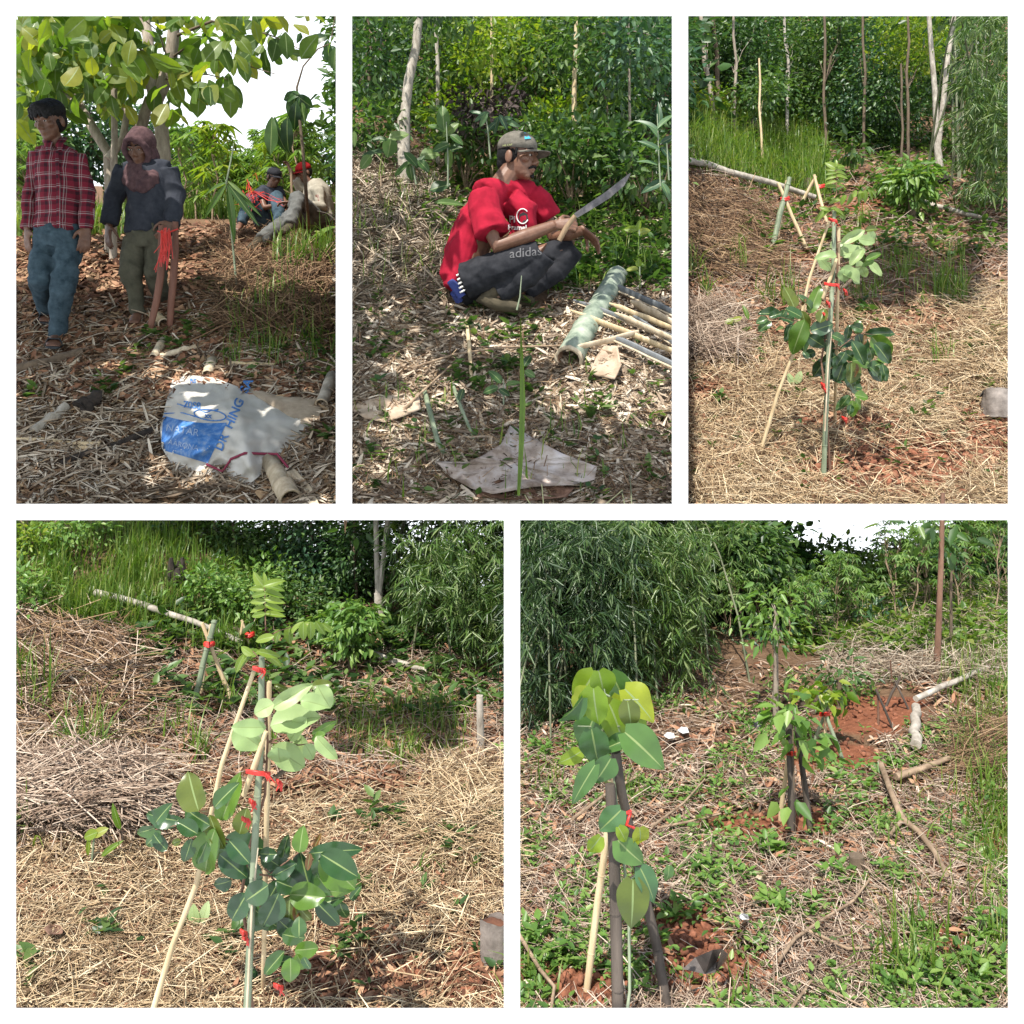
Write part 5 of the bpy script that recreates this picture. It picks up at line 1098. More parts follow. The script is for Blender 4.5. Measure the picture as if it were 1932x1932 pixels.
    sheet('bamboo_sheath', 'large whitish mottled sheath spread in front of the bright grass blade', 'husk', [(822, 870), (870, 876), (910, 860), (945, 838), (962, 803), (975, 806), (1003, 825), (1060, 855), (1126, 880), (1122, 905), (1080, 915), (1010, 918), (930, 932), (890, 922), (850, 900)], HUSKW, .07, .08, seed=6)
    sheet('bamboo_sheath', 'rotten brown sheath edge just under the whitish sheath', 'husk', [(895, 938), (940, 905), (1010, 912), (1085, 918), (1070, 938), (1000, 945)], BARKR, .04, .05, seed=9)
    sheet('bamboo_sheath', 'pale brown sheath propped beside the open end of the log', 'husk', [(1112, 706), (1125, 672), (1140, 652), (1165, 650), (1172, 690), (1160, 716)], HUSK, .08, .07, seed=12)
    sheet('bamboo_sheath', 'small upright pale sheath left of the man', 'husk', [(735, 520), (745, 512), (768, 545), (748, 550), (742, 575)], HUSK, .06, .08, seed=15)
    sheet('bamboo_sheath', 'pale curled sheath on the bank behind the man\'s back', 'husk', [(778, 430), (800, 428), (835, 452), (828, 462), (795, 450)], PALE, .06, .06, seed=17)
    for pts, r, lab in (([(655, 728), (790, 690), (860, 668), (950, 655), (1060, 652), (1110, 652), (1190, 676), (1275, 702)], 2.6, 'long thin arching twig crossing in front of the log'), ([(735, 800), (790, 745), (850, 690), (900, 668)], 3, 'straight thin twig rising from the smooth brown sheath'), ([(800, 735), (812, 780), (825, 830), (840, 862)], 5.5, 'grey-green bamboo shoot leaning between the two sheaths'), ([(852, 720), (870, 770), (895, 830)], 4, 'thin yellow-green stalk right of the bamboo shoot'), ([(880, 605), (884, 640), (888, 690), (889, 728)], 4, 'pale upright split stick in front of the man'), ([(950, 548), (962, 575), (968, 586)], 2.4, 'short yellow stub before the man\'s boots')):
        g = [gp(*p) for p in pts]; k = len(g); g = [q - nrm(q) * (.10 * math.sin(math.pi * i / (k - 1)) + .03) for i, q in enumerate(g)]
        mb = MB(); mb.tube(g, np.linspace(r, r * .7, k) / F * g[0][1], 6); tag(mb.build('twig', GREENB if 'green' in lab else (TAN if 'pale' in lab or 'yellow' in lab else TWIG), org=g[0]), lab, 'twig')
    t = thing('grass_blade', 'single tall bright green grass blade standing before the whitish sheath', 'grass', gp(978, 932)); mb = MB(); b = ORG[t.name]; y = b[1] - .15
    V = []; 
    for px, py, w in ((978, 935, 2.5), (981, 890, 4), (984, 830, 5), (986, 760, 5.5), (985, 700, 4), (983, 640, 1.5), (982, 600, .6)): V += [P(px - w, py, y), P(px, py, y + .012), P(px + w, py, y)]
    mb.add(V, [[i * 3 + j, i * 3 + j + 1, i * 3 + j + 4, i * 3 + j + 3] for i in range(6) for j in range(2)]); mb.build('blade', G_GRASS, t)
    for pts, r in (([(975, 585), (981, 560), (984, 520)], 2),): mb = MB(); mb.tube([P(a, c, 5.2) for a, c in pts], np.array([2, 1.6, .8]) / F * 5.2, 5); mb.build('stalk', GREENB, t)
    # plants with broad leaves
    To = [T_hi('oval', .12, c, 8, .02, s) for s, c in enumerate((.1, .3))]
    def plant(name, lab, base, stems, leaves, y, mat, T=None, group=None):
        t = thing(name, lab, 'plant', base, group); mb = MB()
        for s in stems: mb.tube([P(a, c, y) for a, c in s], np.linspace(2, 1, len(s)) / F * y, 5)
        if stems: mb.build('stem', GREENB, t)
        lf = MB()
        for (a, c, ln, wd, an) in leaves: lpx(lf, T or To[rng.integers(2)], (a, c), y + rng.normal(0, .06), ln, wd, an, .1)
        lf.build('leaves', [mat, RIBV], t)
    y = 7.0
    plant('broadleaf_sapling', 'sapling with upright oval green leaves left behind the man', gp(845, 350), [[(845, 352), (845, 300), (842, 230)]], [(836, 222, 52, 26, 95), (850, 245, 40, 22, 45), (825, 240, 34, 20, 150), (832, 278, 36, 22, 200), (856, 282, 34, 20, 20), (846, 300, 36, 18, 260), (830, 352, 40, 32, 20), (848, 380, 60, 14, 5), (862, 262, 30, 16, 330)], y, G_MID)
    plant('broadleaf_sapling', 'sapling with drooping glossy leaves at the left, nearest the panel edge', gp(780, 345), [[(785, 348), (780, 320), (776, 290)]], [(735, 278, 40, 28, 260), (752, 255, 40, 26, 20), (757, 318, 44, 20, 215), (775, 300, 36, 22, 130), (792, 305, 30, 18, 60), (810, 290, 36, 26, 10), (700, 288, 50, 18, 185), (690, 305, 32, 20, 230), (775, 325, 30, 18, 280), (800, 312, 30, 18, 320), (668, 262, 30, 12, 270), (716, 262, 30, 12, 170)], y, G_MID)
    plant('small_plant', 'blue-green lobed plant just behind the man\'s cap', gp(925, 300), [[(925, 300), (920, 240), (915, 215)]], [(908, 218, 34, 12, 200), (912, 226, 30, 10, 240), (898, 212, 30, 10, 160), (935, 235, 34, 12, 250), (950, 230, 34, 12, 300), (968, 234, 30, 12, 340), (925, 240, 30, 10, 220), (958, 222, 24, 10, 20)], 7.6, G_BLUE)
    plant('small_plant', 'little plant with two round bright leaves right of the log', gp(1205, 520), [[(1207, 520), (1207, 500)]], [(1215, 507, 26, 22, 30), (1192, 508, 26, 12, 190), (1205, 495, 18, 12, 90)], 6.0, G_YEL)
    plant('small_plant', 'dark green weed with pointed leaves in front of the bright blade', gp(945, 745), [[(950, 765), (950, 715)]], [(936, 710, 34, 18, 130), (968, 722, 30, 12, 20), (925, 735, 32, 16, 195), (952, 740, 26, 12, 330), (995, 680, 26, 18, 60), (1000, 705, 24, 14, 330), (870, 745, 26, 16, 250)], 4.85, G_DARK)
    plant('ginger_plant', 'tall plant with long pointed leaves at the right edge above the machete', gp(1245, 350), [[(1246, 352), (1243, 300), (1240, 215)], [(1262, 340), (1258, 270)]], [(1222, 232, 52, 14, 145), (1258, 222, 54, 14, 50), (1225, 272, 46, 13, 150), (1244, 215, 50, 13, 90), (1262, 262, 40, 13, 30), (1222, 305, 40, 14, 160), (1258, 290, 36, 12, 310), (1234, 246, 40, 12, 120), (1266, 320, 40, 14, 340), (1232, 350, 50, 20, 200), (1258, 362, 40, 16, 300)], 7.0, G_BLUE, T_hi('lance', .12, .25, 8))
    plant('small_plant', 'yellowing leafy weed in the middle ground below the machete', gp(1205, 440), [[(1206, 445), (1206, 430)]], [(1190, 432, 26, 12, 170), (1215, 436, 26, 14, 20), (1205, 425, 20, 10, 80)], 6.6, G_YEL)
    # support sticks with red tie
    t = thing('stake_tripod', 'three thin stakes tied with red in front of the grey tree trunk', 'stakes', gp(808, 270)); y = ORG[t.name][1]
    for a, b in (((802, 268), (808, 120)), ((813, 285), (807, 128)), ((822, 262), (808, 150))): mb = MB(); pole(mb, [(*a, y), (*b, y)], [2.6, 2.2]); mb.build('stake', TWIG, t)
    mb = MB(); mb.tube([P(800, 194, y - .04), P(810, 197, y - .07), P(822, 195, y - .04)], .012, 6); mb.build('tie', RIB, t)
    # dead shrub
    t = thing('dead_shrub', 'withered dark shrub with shrivelled leaves behind the man\'s cap', 'shrub', gp(920, 285)); b = ORG[t.name]; y = 8.6; mb = MB(); lf = MB()
    for k in range(16): e = P(rng.uniform(870, 980), rng.uniform(165, 250), y + rng.normal(0, .2)); mb.tube(wob(P(925 + rng.normal(0, 12), 286, y), e, 5, .05, k), [.012, .009, .007, .005, .003], 5)
    mb.build('branches', BARKD, t); clusters(lf, region_pts(70, 872, 165, 985, 245, y - .3, y + .3), 10, .07, (.04, .09), .5, LEAF, .6); lf.build('leaves', islandmat('shrivelled_leaf', [(.02, .014, .014), (.05, .035, .035), (.09, .07, .06)], .8), t)
    # forest trees
    def ft(lab, pts, r, y, bark, leaf, cro, name='forest_tree', seed=0, L=(.05, .11), nl=42):
        t = thing(name, lab, 'tree', P(*pts[0], y)); mb = MB(); k = len(pts); q = [P(a, c, y) for a, c in pts]; g = q[0].copy(); g[2] = float(zU(g[0], g[1])) - .05
        if g[2] < q[0][2] - .02: q = [g] + q; r = [r[0]] + list(r)
        mb.tube(q, np.array(r) / F * y, 9, jit=.07); cr = MB()
        for (x0, y0, x1, y1, nc) in cro:
            cen = region_pts(nc, x0, y0, x1, y1, y - .7, y + .7); clusters(cr, cen, nl, .14, L, .45, LEAF, .3)
            for c in ([] if bark is TAN else cen[::7]): mb.tube(wob(q[-1 if k < 3 else -2], c, 4, .05), [.007, .006, .004, .002], 5, cap=False)
        mb.build('trunk', bark, t); cr.build('crown', leaf, t); return t
    GREY = ft('pale grey leaning trunk at the upper left of the forest behind the man', [(762, 225), (764, 215), (771, 152), (785, 90), (790, 30), (794, -60)], [12, 10, 9, 8.5, 8, 7], 8.3, BARKW, G_MID, [(690, -70, 900, 45, 16)], 'grey_trunk_tree')
    ft('thin pale trunk just right of the leaning grey trunk', [(826, 200), (826, 120), (821, 30), (820, -40)], [4, 4, 3.6, 3], 9.8, BARKW, G_MID, [(780, -50, 880, 60, 8)])
    ft('slim yellowish stem in the middle of the forest', [(928, 182), (928, 120), (927, 68), (926, 10)], [3, 2.8, 2.5, 2], 9.3, TAN, G_YEL, [(860, 20, 1010, 120, 22)])
    ft('tan stem bent at its foot, right of the man\'s cap', [(1094, 246), (1082, 222), (1084, 140), (1087, 58), (1088, 0)], [5.5, 5, 4.5, 4, 3.4], 8.6, TAN, G_MID, [(1030, -20, 1160, 110, 22)])
    ft('thin dark stem leaning across the right side of the forest', [(1150, 330), (1145, 200), (1125, 110), (1105, 60), (1090, 20)], [2.6, 2.4, 2, 1.8, 1.4], 9.0, BARKD, G_MID, [(1080, 60, 1200, 220, 18)])
    ft('straight grey stem near the right edge, above the machete tip', [(1189, 322), (1188, 220), (1186, 58), (1185, 0)], [2.8, 2.5, 2.2, 2], 8.2, BARK, G_BLUE, [(1150, 20, 1268, 140, 22)])
    ft('low stem with hanging leaves at the far left edge', [(697, 214), (696, 137), (700, 60), (690, 20)], [4, 3.5, 3, 2], 9.4, BARKD, G_DARK, [(655, 20, 730, 190, 30)])
    for i, (x0, y0, x1, y1, y, n, m, lab) in enumerate(((660, 20, 780, 200, 11.5, 60, G_DARK, 'dark bushy tree filling the upper left of the forest'), (780, 30, 880, 210, 11.0, 60, G_MID, 'mid green tree between the pale trunks and the sunlit stem'), (860, 20, 1010, 170, 11.2, 70, G_YEL, 'bright thicket tree in a sunlit yellow-green leaf colour at the top centre'), (960, 60, 1090, 250, 10.8, 75, G_MID, 'leafy green tree behind the man\'s cap'), (1080, 30, 1200, 260, 10.6, 80, G_MID, 'leafy tree right of the bent tan stem'), (1170, 30, 1275, 250, 10.2, 75, G_BLUE, 'blue-green tree at the upper right corner of the forest'))):  # yellow-green leaf colour stands in for sun on the foliage
        b = P((x0 + x1) / 2, y1, y); b[2] = float(zU(b[0], y)); t = thing('forest_tree', lab, 'tree', b); mb = MB(); mb.tube(wob(b, P((x0 + x1) / 2, y0, y), 5, .03, i), [.06, .05, .05, .04, .03], 8); cr = MB(); cen = region_pts(n, x0, y0 - 20, x1, y1, y - .8, y + .8)
        clusters(cr, cen, 46, .14, (.05, .115), .46, LEAF, .3); 
        for c in cen[::6]: mb.tube(wob(b + np.array([0, 0, .5]), c, 4, .05), [.02, .014, .009, .004], 5, cap=False)
        mb.build('trunk', BARKD, t); cr.build('crown', m, t)
    for i, (px, py, s, y, m, lab) in enumerate(((700, 250, 50, 8.6, G_MID, 'low green bush at the left edge on top of the bank'), (880, 255, 45, 8.8, G_MID, 'low bush left of the withered shrub'), (1010, 265, 50, 8.4, G_MID, 'fresh green bush right behind the brim of the cap'), (1080, 290, 55, 8.0, G_MID, 'bush with bright leaves left of the machete tip'), (1150, 280, 55, 8.0, G_DARK, 'dark bush right of the bent tan stem'), (1215, 320, 50, 7.8, G_MID, 'bush under the tall pointed-leaf plant'), (1040, 230, 45, 9.2, G_YEL, 'bush in a sunlit yellow-green leaf colour beneath the tan stem'), (860, 215, 40, 9.6, G_YEL, 'shrub in a sunlit yellow-green leaf colour between the stakes and the withered shrub'))):  # yellow-green foliage carries the sunlit spots as colour
        b = P(px, py + s * .6, y); b[2] = float(zU(b[0], y)); t = thing('bush', lab, 'bush', b); lf = MB(); cen = region_pts(30, px - s, py - s * .8, px + s, py + s * .7, y - .35, y + .35); clusters(lf, cen, 22, .12, (.05, .12), .45, LEAF, .2); mb = MB()
        for c in cen[::3]: mb.tube(wob(b, c, 4, .05), [.010, .008, .006, .003], 5, cap=False)
        mb.build('stems', TWIG, t); lf.build('foliage', m, t)
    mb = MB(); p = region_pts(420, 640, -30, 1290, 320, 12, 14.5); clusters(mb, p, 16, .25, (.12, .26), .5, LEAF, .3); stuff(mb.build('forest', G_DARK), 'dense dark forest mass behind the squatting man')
    # limbs and crown added unseen above the grey tree to shade the man
    t = GREY; mb = MB(); top = P(794, -60, 8.3)
    for e in ((-1.4, 4.4, 2.6), (-.4, 4.6, 2.7), (.5, 4.8, 2.9)): mb.tube(wob(top, np.array(e), 7, .02, 3), np.linspace(.05, .015, 7), 7)
    mb.build('limbs', BARKW, t)
    cr = MB(); q = shade_pts((640, 380, 1290, 962), 3600, .9, .26, -.12, 9, 1.6); k = len(q); ls = rng.uniform(.10, .19, k); cr.place(LEAF, q, nrm(rng.normal(0, .8, (k, 3)) + np.array([0, 0, -.3])), nrm(rng.normal(0, .5, (k, 3)) + np.array([0, 0, 1.])), ls, ls * .55); cr.build('added_shade_crown', G_MID, t)
second()
print('second place ok')
# ================================================================== THIRD AND FOURTH PLACES: the staked sapling in the straw
P_, gp_, lpx_ = P, gp, lpx
def big_sapling(y, mp, k, where):
    P0, g0, l0 = P_, gp_, lpx_; S_ = y * k / 1.70
    P = lambda px, py, yy: P0(*mp(px, py), y + (yy - y) * 1. if abs(yy - y) < .0001 else (y + (yy - 1.70) * S_ if k != 1 and yy < 3 else yy))
    gp = lambda px, py: g0(*mp(px, py)); lpx = lambda mb, T, c, yy, ln, wd, an, f, out: l0(mb, T, mp(*c), yy, ln * k, wd * k, an, f, out=out)
    X = lambda zx: 26.8 + zx * .4791; YU = lambda zy: 979.4 + zy * .4791; YL = lambda zy: 1442 + zy * .4791
    base = gp(461, 2045); 
    ts = thing('sapling', 'staked sapling with glossy oval leaves and feathery top in the ' + where, 'sapling', base)
    Tov = [T_hi('oval', f, c, 12, w_, s) for s, (f, c, w_) in enumerate(((.12, .10, .03), (.30, .26, .045), (.06, .38, .04), (.38, .08, .05)))]
    mats = {'d': G_SAPD, 'o': G_SAPO, 'p': G_SAPP, 'b': G_SAPB, 'l': G_SAPL, 'r': G_SAPR}
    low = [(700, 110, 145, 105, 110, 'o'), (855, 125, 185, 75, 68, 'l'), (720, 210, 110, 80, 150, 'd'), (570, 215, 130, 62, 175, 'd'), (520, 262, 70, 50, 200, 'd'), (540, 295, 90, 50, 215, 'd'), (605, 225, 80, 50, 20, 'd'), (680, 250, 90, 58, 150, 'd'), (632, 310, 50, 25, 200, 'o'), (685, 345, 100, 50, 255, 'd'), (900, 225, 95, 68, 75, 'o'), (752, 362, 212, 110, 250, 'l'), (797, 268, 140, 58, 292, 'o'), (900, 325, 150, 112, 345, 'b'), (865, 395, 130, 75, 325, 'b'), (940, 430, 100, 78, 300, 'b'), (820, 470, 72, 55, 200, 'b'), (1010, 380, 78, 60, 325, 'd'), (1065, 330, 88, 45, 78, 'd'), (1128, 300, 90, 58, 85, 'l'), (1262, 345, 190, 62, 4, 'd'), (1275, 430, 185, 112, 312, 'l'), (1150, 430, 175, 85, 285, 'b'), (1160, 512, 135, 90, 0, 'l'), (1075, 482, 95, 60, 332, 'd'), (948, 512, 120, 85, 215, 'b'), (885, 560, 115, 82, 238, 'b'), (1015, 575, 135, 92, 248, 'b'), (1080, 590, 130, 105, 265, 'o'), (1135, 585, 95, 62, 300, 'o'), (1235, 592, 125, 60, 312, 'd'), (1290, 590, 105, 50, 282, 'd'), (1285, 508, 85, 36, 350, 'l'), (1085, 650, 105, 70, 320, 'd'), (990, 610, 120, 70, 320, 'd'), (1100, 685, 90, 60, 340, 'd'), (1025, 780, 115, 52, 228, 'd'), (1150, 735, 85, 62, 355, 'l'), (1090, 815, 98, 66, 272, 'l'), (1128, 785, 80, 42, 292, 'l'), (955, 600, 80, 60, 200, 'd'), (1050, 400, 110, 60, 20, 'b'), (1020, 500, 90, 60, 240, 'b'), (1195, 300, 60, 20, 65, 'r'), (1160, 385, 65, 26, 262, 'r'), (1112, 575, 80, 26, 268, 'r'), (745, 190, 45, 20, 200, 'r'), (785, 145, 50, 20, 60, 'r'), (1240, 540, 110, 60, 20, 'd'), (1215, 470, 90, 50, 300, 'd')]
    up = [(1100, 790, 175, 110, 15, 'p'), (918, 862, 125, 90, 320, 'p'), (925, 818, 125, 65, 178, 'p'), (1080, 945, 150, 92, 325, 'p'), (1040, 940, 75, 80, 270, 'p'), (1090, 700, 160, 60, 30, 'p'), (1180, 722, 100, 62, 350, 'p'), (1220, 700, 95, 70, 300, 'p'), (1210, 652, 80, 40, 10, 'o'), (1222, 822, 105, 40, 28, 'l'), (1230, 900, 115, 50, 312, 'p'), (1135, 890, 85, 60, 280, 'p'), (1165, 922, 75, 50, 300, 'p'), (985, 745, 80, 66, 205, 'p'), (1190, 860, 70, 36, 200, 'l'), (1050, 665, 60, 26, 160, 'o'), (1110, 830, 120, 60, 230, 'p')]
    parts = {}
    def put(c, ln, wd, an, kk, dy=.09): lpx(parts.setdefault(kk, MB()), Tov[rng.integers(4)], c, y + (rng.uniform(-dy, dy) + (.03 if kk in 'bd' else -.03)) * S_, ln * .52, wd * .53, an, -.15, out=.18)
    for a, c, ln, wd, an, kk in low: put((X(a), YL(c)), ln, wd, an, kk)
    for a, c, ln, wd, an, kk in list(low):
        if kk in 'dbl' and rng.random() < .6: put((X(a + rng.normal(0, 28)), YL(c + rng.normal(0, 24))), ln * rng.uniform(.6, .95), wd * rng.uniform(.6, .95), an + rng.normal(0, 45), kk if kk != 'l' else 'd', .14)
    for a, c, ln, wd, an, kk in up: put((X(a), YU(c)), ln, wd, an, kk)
    Tp = T_hi('oval', .15, .35, 8)
    def pin(c, ln, wd, an): lpx(parts.setdefault('f', MB()), Tp, c, y + rng.uniform(-.04, .04) * S_, ln * .58, wd * .58, an, .0, out=.15)
    for i, yy in enumerate((372, 346, 318, 292, 266)):
        pin((X(1020 + 4), YU(yy)), 66, 22, 355 + rng.normal(0, 6)); pin((X(958), YU(yy + 6)), 58, 20, 182 + rng.normal(0, 8))
    for a, c, ln, wd, an in ((962, 248, 75, 36, 140), (1018, 250, 70, 26, 20), (988, 236, 40, 16, 90), (985, 468, 66, 28, 190), (1032, 462, 55, 32, 235), (1080, 458, 66, 34, 262), (1108, 425, 50, 24, 60), (1138, 442, 62, 30, 268), (1170, 442, 66, 28, 275), (1205, 430, 58, 24, 300), (1232, 428, 50, 20, 320), (1150, 415, 40, 18, 30), (900, 555, 90, 32, 222), (925, 535, 80, 32, 200), (1012, 548, 80, 26, 325), (1000, 532, 80, 26, 345), (915, 520, 50, 26, 150), (885, 570, 70, 24, 240), (1025, 560, 70, 22, 315)): pin((X(a), YU(c)), ln, wd, an)
    mb = MB(); tw = lambda pts, r: mb.tube([P(a, c, y + .015 * i * S_) for i, (a, c) in enumerate(pts)], np.linspace(r, r * .35, len(pts)) * k / F * y, 6)
    mb.tube([base + np.array([.03, .02, 0]) * S_, P(470, 1860, y), P(474, 1800, y), P(462, 1740, y), P(455, 1690, y), P(470, 1600, y), P(500, 1500, y), P(505, 1400, y), P(500, 1290, y), P(490, 1240, y)], np.array([4, 4, 3.6, 3.2, 3, 2.8, 2.6, 2.4, 2, 1.6]) * k / F * y, 8)
    tw([(X(990), YU(440)), (X(988), YU(330)), (X(985), YU(235))], 1.3); tw([(X(960), YU(485)), (X(1040), YU(440)), (X(1130), YU(415)), (X(1245), YU(425))], 1.3); tw([(X(975), YU(560)), (X(940), YU(520)), (X(885), YU(560))], 1.2); tw([(X(975), YU(560)), (X(1000), YU(530)), (X(1040), YU(570))], 1.2)
    for pts in ([(500, 1640), (X(1010), YL(430)), (X(1130), YL(340)), (X(1240), YL(350))], [(490, 1650), (X(1010), YL(440)), (X(1060), YL(500)), (X(1150), YL(520)), (X(1260), YL(520))], [(470, 1600), (X(830), YL(310)), (X(760), YL(220)), (X(700), YL(170))], [(470, 1600), (X(770), YL(270)), (X(640), YL(240)), (X(540), YL(260))], [(475, 1680), (X(1000), YL(620)), (X(1080), YL(700)), (X(1100), YL(780))], [(505, 1400), (X(1060), YU(860)), (X(1150), YU(800)), (X(1230), YU(820))], [(505, 1330), (X(1060), YU(720)), (X(1180), YU(680))], [(500, 1440), (X(960), YU(860)), (X(900), YU(840))], [(505, 1400), (X(1120), YU(890)), (X(1200), YU(880))]): tw(pts, 2)
    mb.build('stem', BARKR, ts)
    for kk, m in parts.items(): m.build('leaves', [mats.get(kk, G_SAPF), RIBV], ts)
    tp = thing('stake_tripod', 'bamboo stakes tied with red raffia round the glossy sapling in the ' + where, 'stakes', base)
    def st(pts, r, m):
        mb = MB(); rr = np.array(r) * k / F * y; mb.tube(pts, rr, 9, jit=.08)
        if m is GREENB: knots(mb, pts, rr, .16 * S_)
        mb.build('stake', m, tp)
    st([gp(270, 1968), P(326, 1782, 1.790), P(371, 1667, 1.772), P(419, 1441, 1.754), P(479, 1267, 1.745)], [6, 5.6, 5.2, 4.6, 4], TAN)
    st([gp(461, 2045) + np.array([0, 0, -.02]), P(467, 1899, y - .02 * S_), P(480, 1600, y - .02 * S_), P(492, 1400, y - .02 * S_), P(494, 1238, y - .01 * S_)], [8, 7.4, 6.8, 6.2, 5.4], GREENB)
    st([gp(496, 1880), P(500, 1700, 1.790), P(505, 1450, 1.754), P(508, 1286, 1.736)], [5, 5, 5.4, 5], TAN); st([P(466, 1900, y - .045 * S_), P(476, 1700, y - .04 * S_), P(487, 1600, y - .04 * S_)], [2.4, 2.2, 1], PALE)
    st([P(460, 1500, y - .01 * S_), P(482, 1440, y - .03 * S_), P(502, 1380, y - .03 * S_)], [5, 6, 4], TAN); st([P(516, 1470, y), P(540, 1450, 1.772), P(552, 1432, 1.790)], [4, 5, 3], BARKD)
    for c, w in (((489, 1262), 11), ((487, 1457), 22), ((460, 1758), 6), ((476, 1512), 5), ((463, 1545), 6), ((526, 1474), 4), ((525, 1860), 8), ((462, 1768), 4)):
        mb = MB(); 
        for j in range(4): mb.tube([P(c[0] - w, c[1] - 2 + j * 1.6 - 2, y - .03 * S_), P(c[0], c[1] + j * 1.6, y - .065 * S_), P(c[0] + w, c[1] + 1 + j * 1.8, y - .03 * S_)], np.array([.0022, .0026, .0022]) * S_, 5)
        for j in range(3): mb.tube([P(c[0] + w * .6, c[1], y - .045 * S_), P(c[0] + w * .8 + rng.normal(0, 3), c[1] + 6, y - .05 * S_), P(c[0] + w + rng.normal(0, 5), c[1] + 12 + rng.uniform(0, 8), y - .04 * S_)], np.array([.0018, .0018, .001]) * S_, 4)
        mb.build('raffia_tie', RIB, tp)
    return ts, tp
G_YELM = leafmat('fresh_weed_leaf', [(.06, .13, .03), (.10, .20, .04), (.14, .25, .05), (.22, .31, .09)], .4)
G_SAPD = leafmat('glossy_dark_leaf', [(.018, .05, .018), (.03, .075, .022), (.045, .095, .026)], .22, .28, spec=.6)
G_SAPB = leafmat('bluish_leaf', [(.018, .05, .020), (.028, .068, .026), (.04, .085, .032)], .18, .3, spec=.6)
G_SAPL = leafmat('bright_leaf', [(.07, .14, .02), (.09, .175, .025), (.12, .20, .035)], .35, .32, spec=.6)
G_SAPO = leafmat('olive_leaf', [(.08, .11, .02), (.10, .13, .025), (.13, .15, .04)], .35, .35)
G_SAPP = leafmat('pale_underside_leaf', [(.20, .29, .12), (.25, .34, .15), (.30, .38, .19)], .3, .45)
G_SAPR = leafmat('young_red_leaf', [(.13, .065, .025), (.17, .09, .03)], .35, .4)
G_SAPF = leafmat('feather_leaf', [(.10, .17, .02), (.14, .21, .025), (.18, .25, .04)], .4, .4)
big_sapling(1.70, lambda a, c: (a, c), 1, 'larger square opening')
big_sapling(5.43, lambda a, c: (1569.5 + (a - 487) * .626, 535.5 + (c - 1456) * .626), .626, 'tall right-hand opening')
def tripod(lab, stakes, tie, y=None, group=None, tier=.008):
    """stakes: (foot, top, radius, material) in picture units; they lean together at the tie"""
    fb = gp(*stakes[0][0]); t = thing('stake_tripod', lab, 'stakes', fb, group); ym = np.mean([gp(*s[0])[1] for s in stakes])
    for f, tp, r, m in stakes:
        A = gp(*f); B = P(*tp, ym); mb = MB(); pts = wob(A, B, 5, .006, int(f[0])); mb.tube(pts, np.linspace(r, r * .8, 5) / F * A[1], 8, jit=.08); knots(mb, pts, r * .9 / F * A[1], 28 / F * A[1]) if m is GREENB else None; mb.build('stake', m, t)
    if tie:
        mb = MB(); rr = 7
        for k in range(2): mb.tube([P(tie[0] - rr, tie[1] + 3 * k, ym), P(tie[0], tie[1] + 3 * k + 1, ym - .05), P(tie[0] + rr, tie[1] + 3 * k - 1, ym)], tier * min(ym, 4.5) / 3, 6)
        mb.build('tie', RIB, t)
    return t, ym
def bushy(lab, base, trunk, r, y, boxes, leaf, L, nl=16, name='bushy_tree', bark=BARKD, T=DROOP, wr=.4, cs=.06, group=None):
    t = thing(name, lab, 'tree', base, group); mb = MB(); mb.tube([base - np.array([0, 0, .03])] + [P(a, c, y) for a, c in trunk], np.linspace(r, r * .6, len(trunk) + 1) / F * y, 9, jit=.1); cr = MB()
    for (x0, y0, x1, y1, n) in boxes:
        cx, cy = (x0 + x1) / 2, (y0 + y1) / 2; cen = ell_pts(P(cx, cy, y), ((x1 - x0) / 2 / F * y, (x1 - x0) / 2 / F * y, (y1 - y0) / 2 / F * y), n, .3); clusters(cr, cen, nl, cs, L, wr, T, .5)
        for c in cen[::4]: mb.tube(wob(P(*trunk[-1], y), c, 4, .05), np.array([r * .5, r * .35, r * .25, r * .1]) / F * y, 5, cap=False)
    mb.build('trunk', bark, t); cr.build('crown', leaf, t); return t
def straw_place(m, tag_):
    """m maps the picture coordinates of the fourth place on to the third"""
    pass
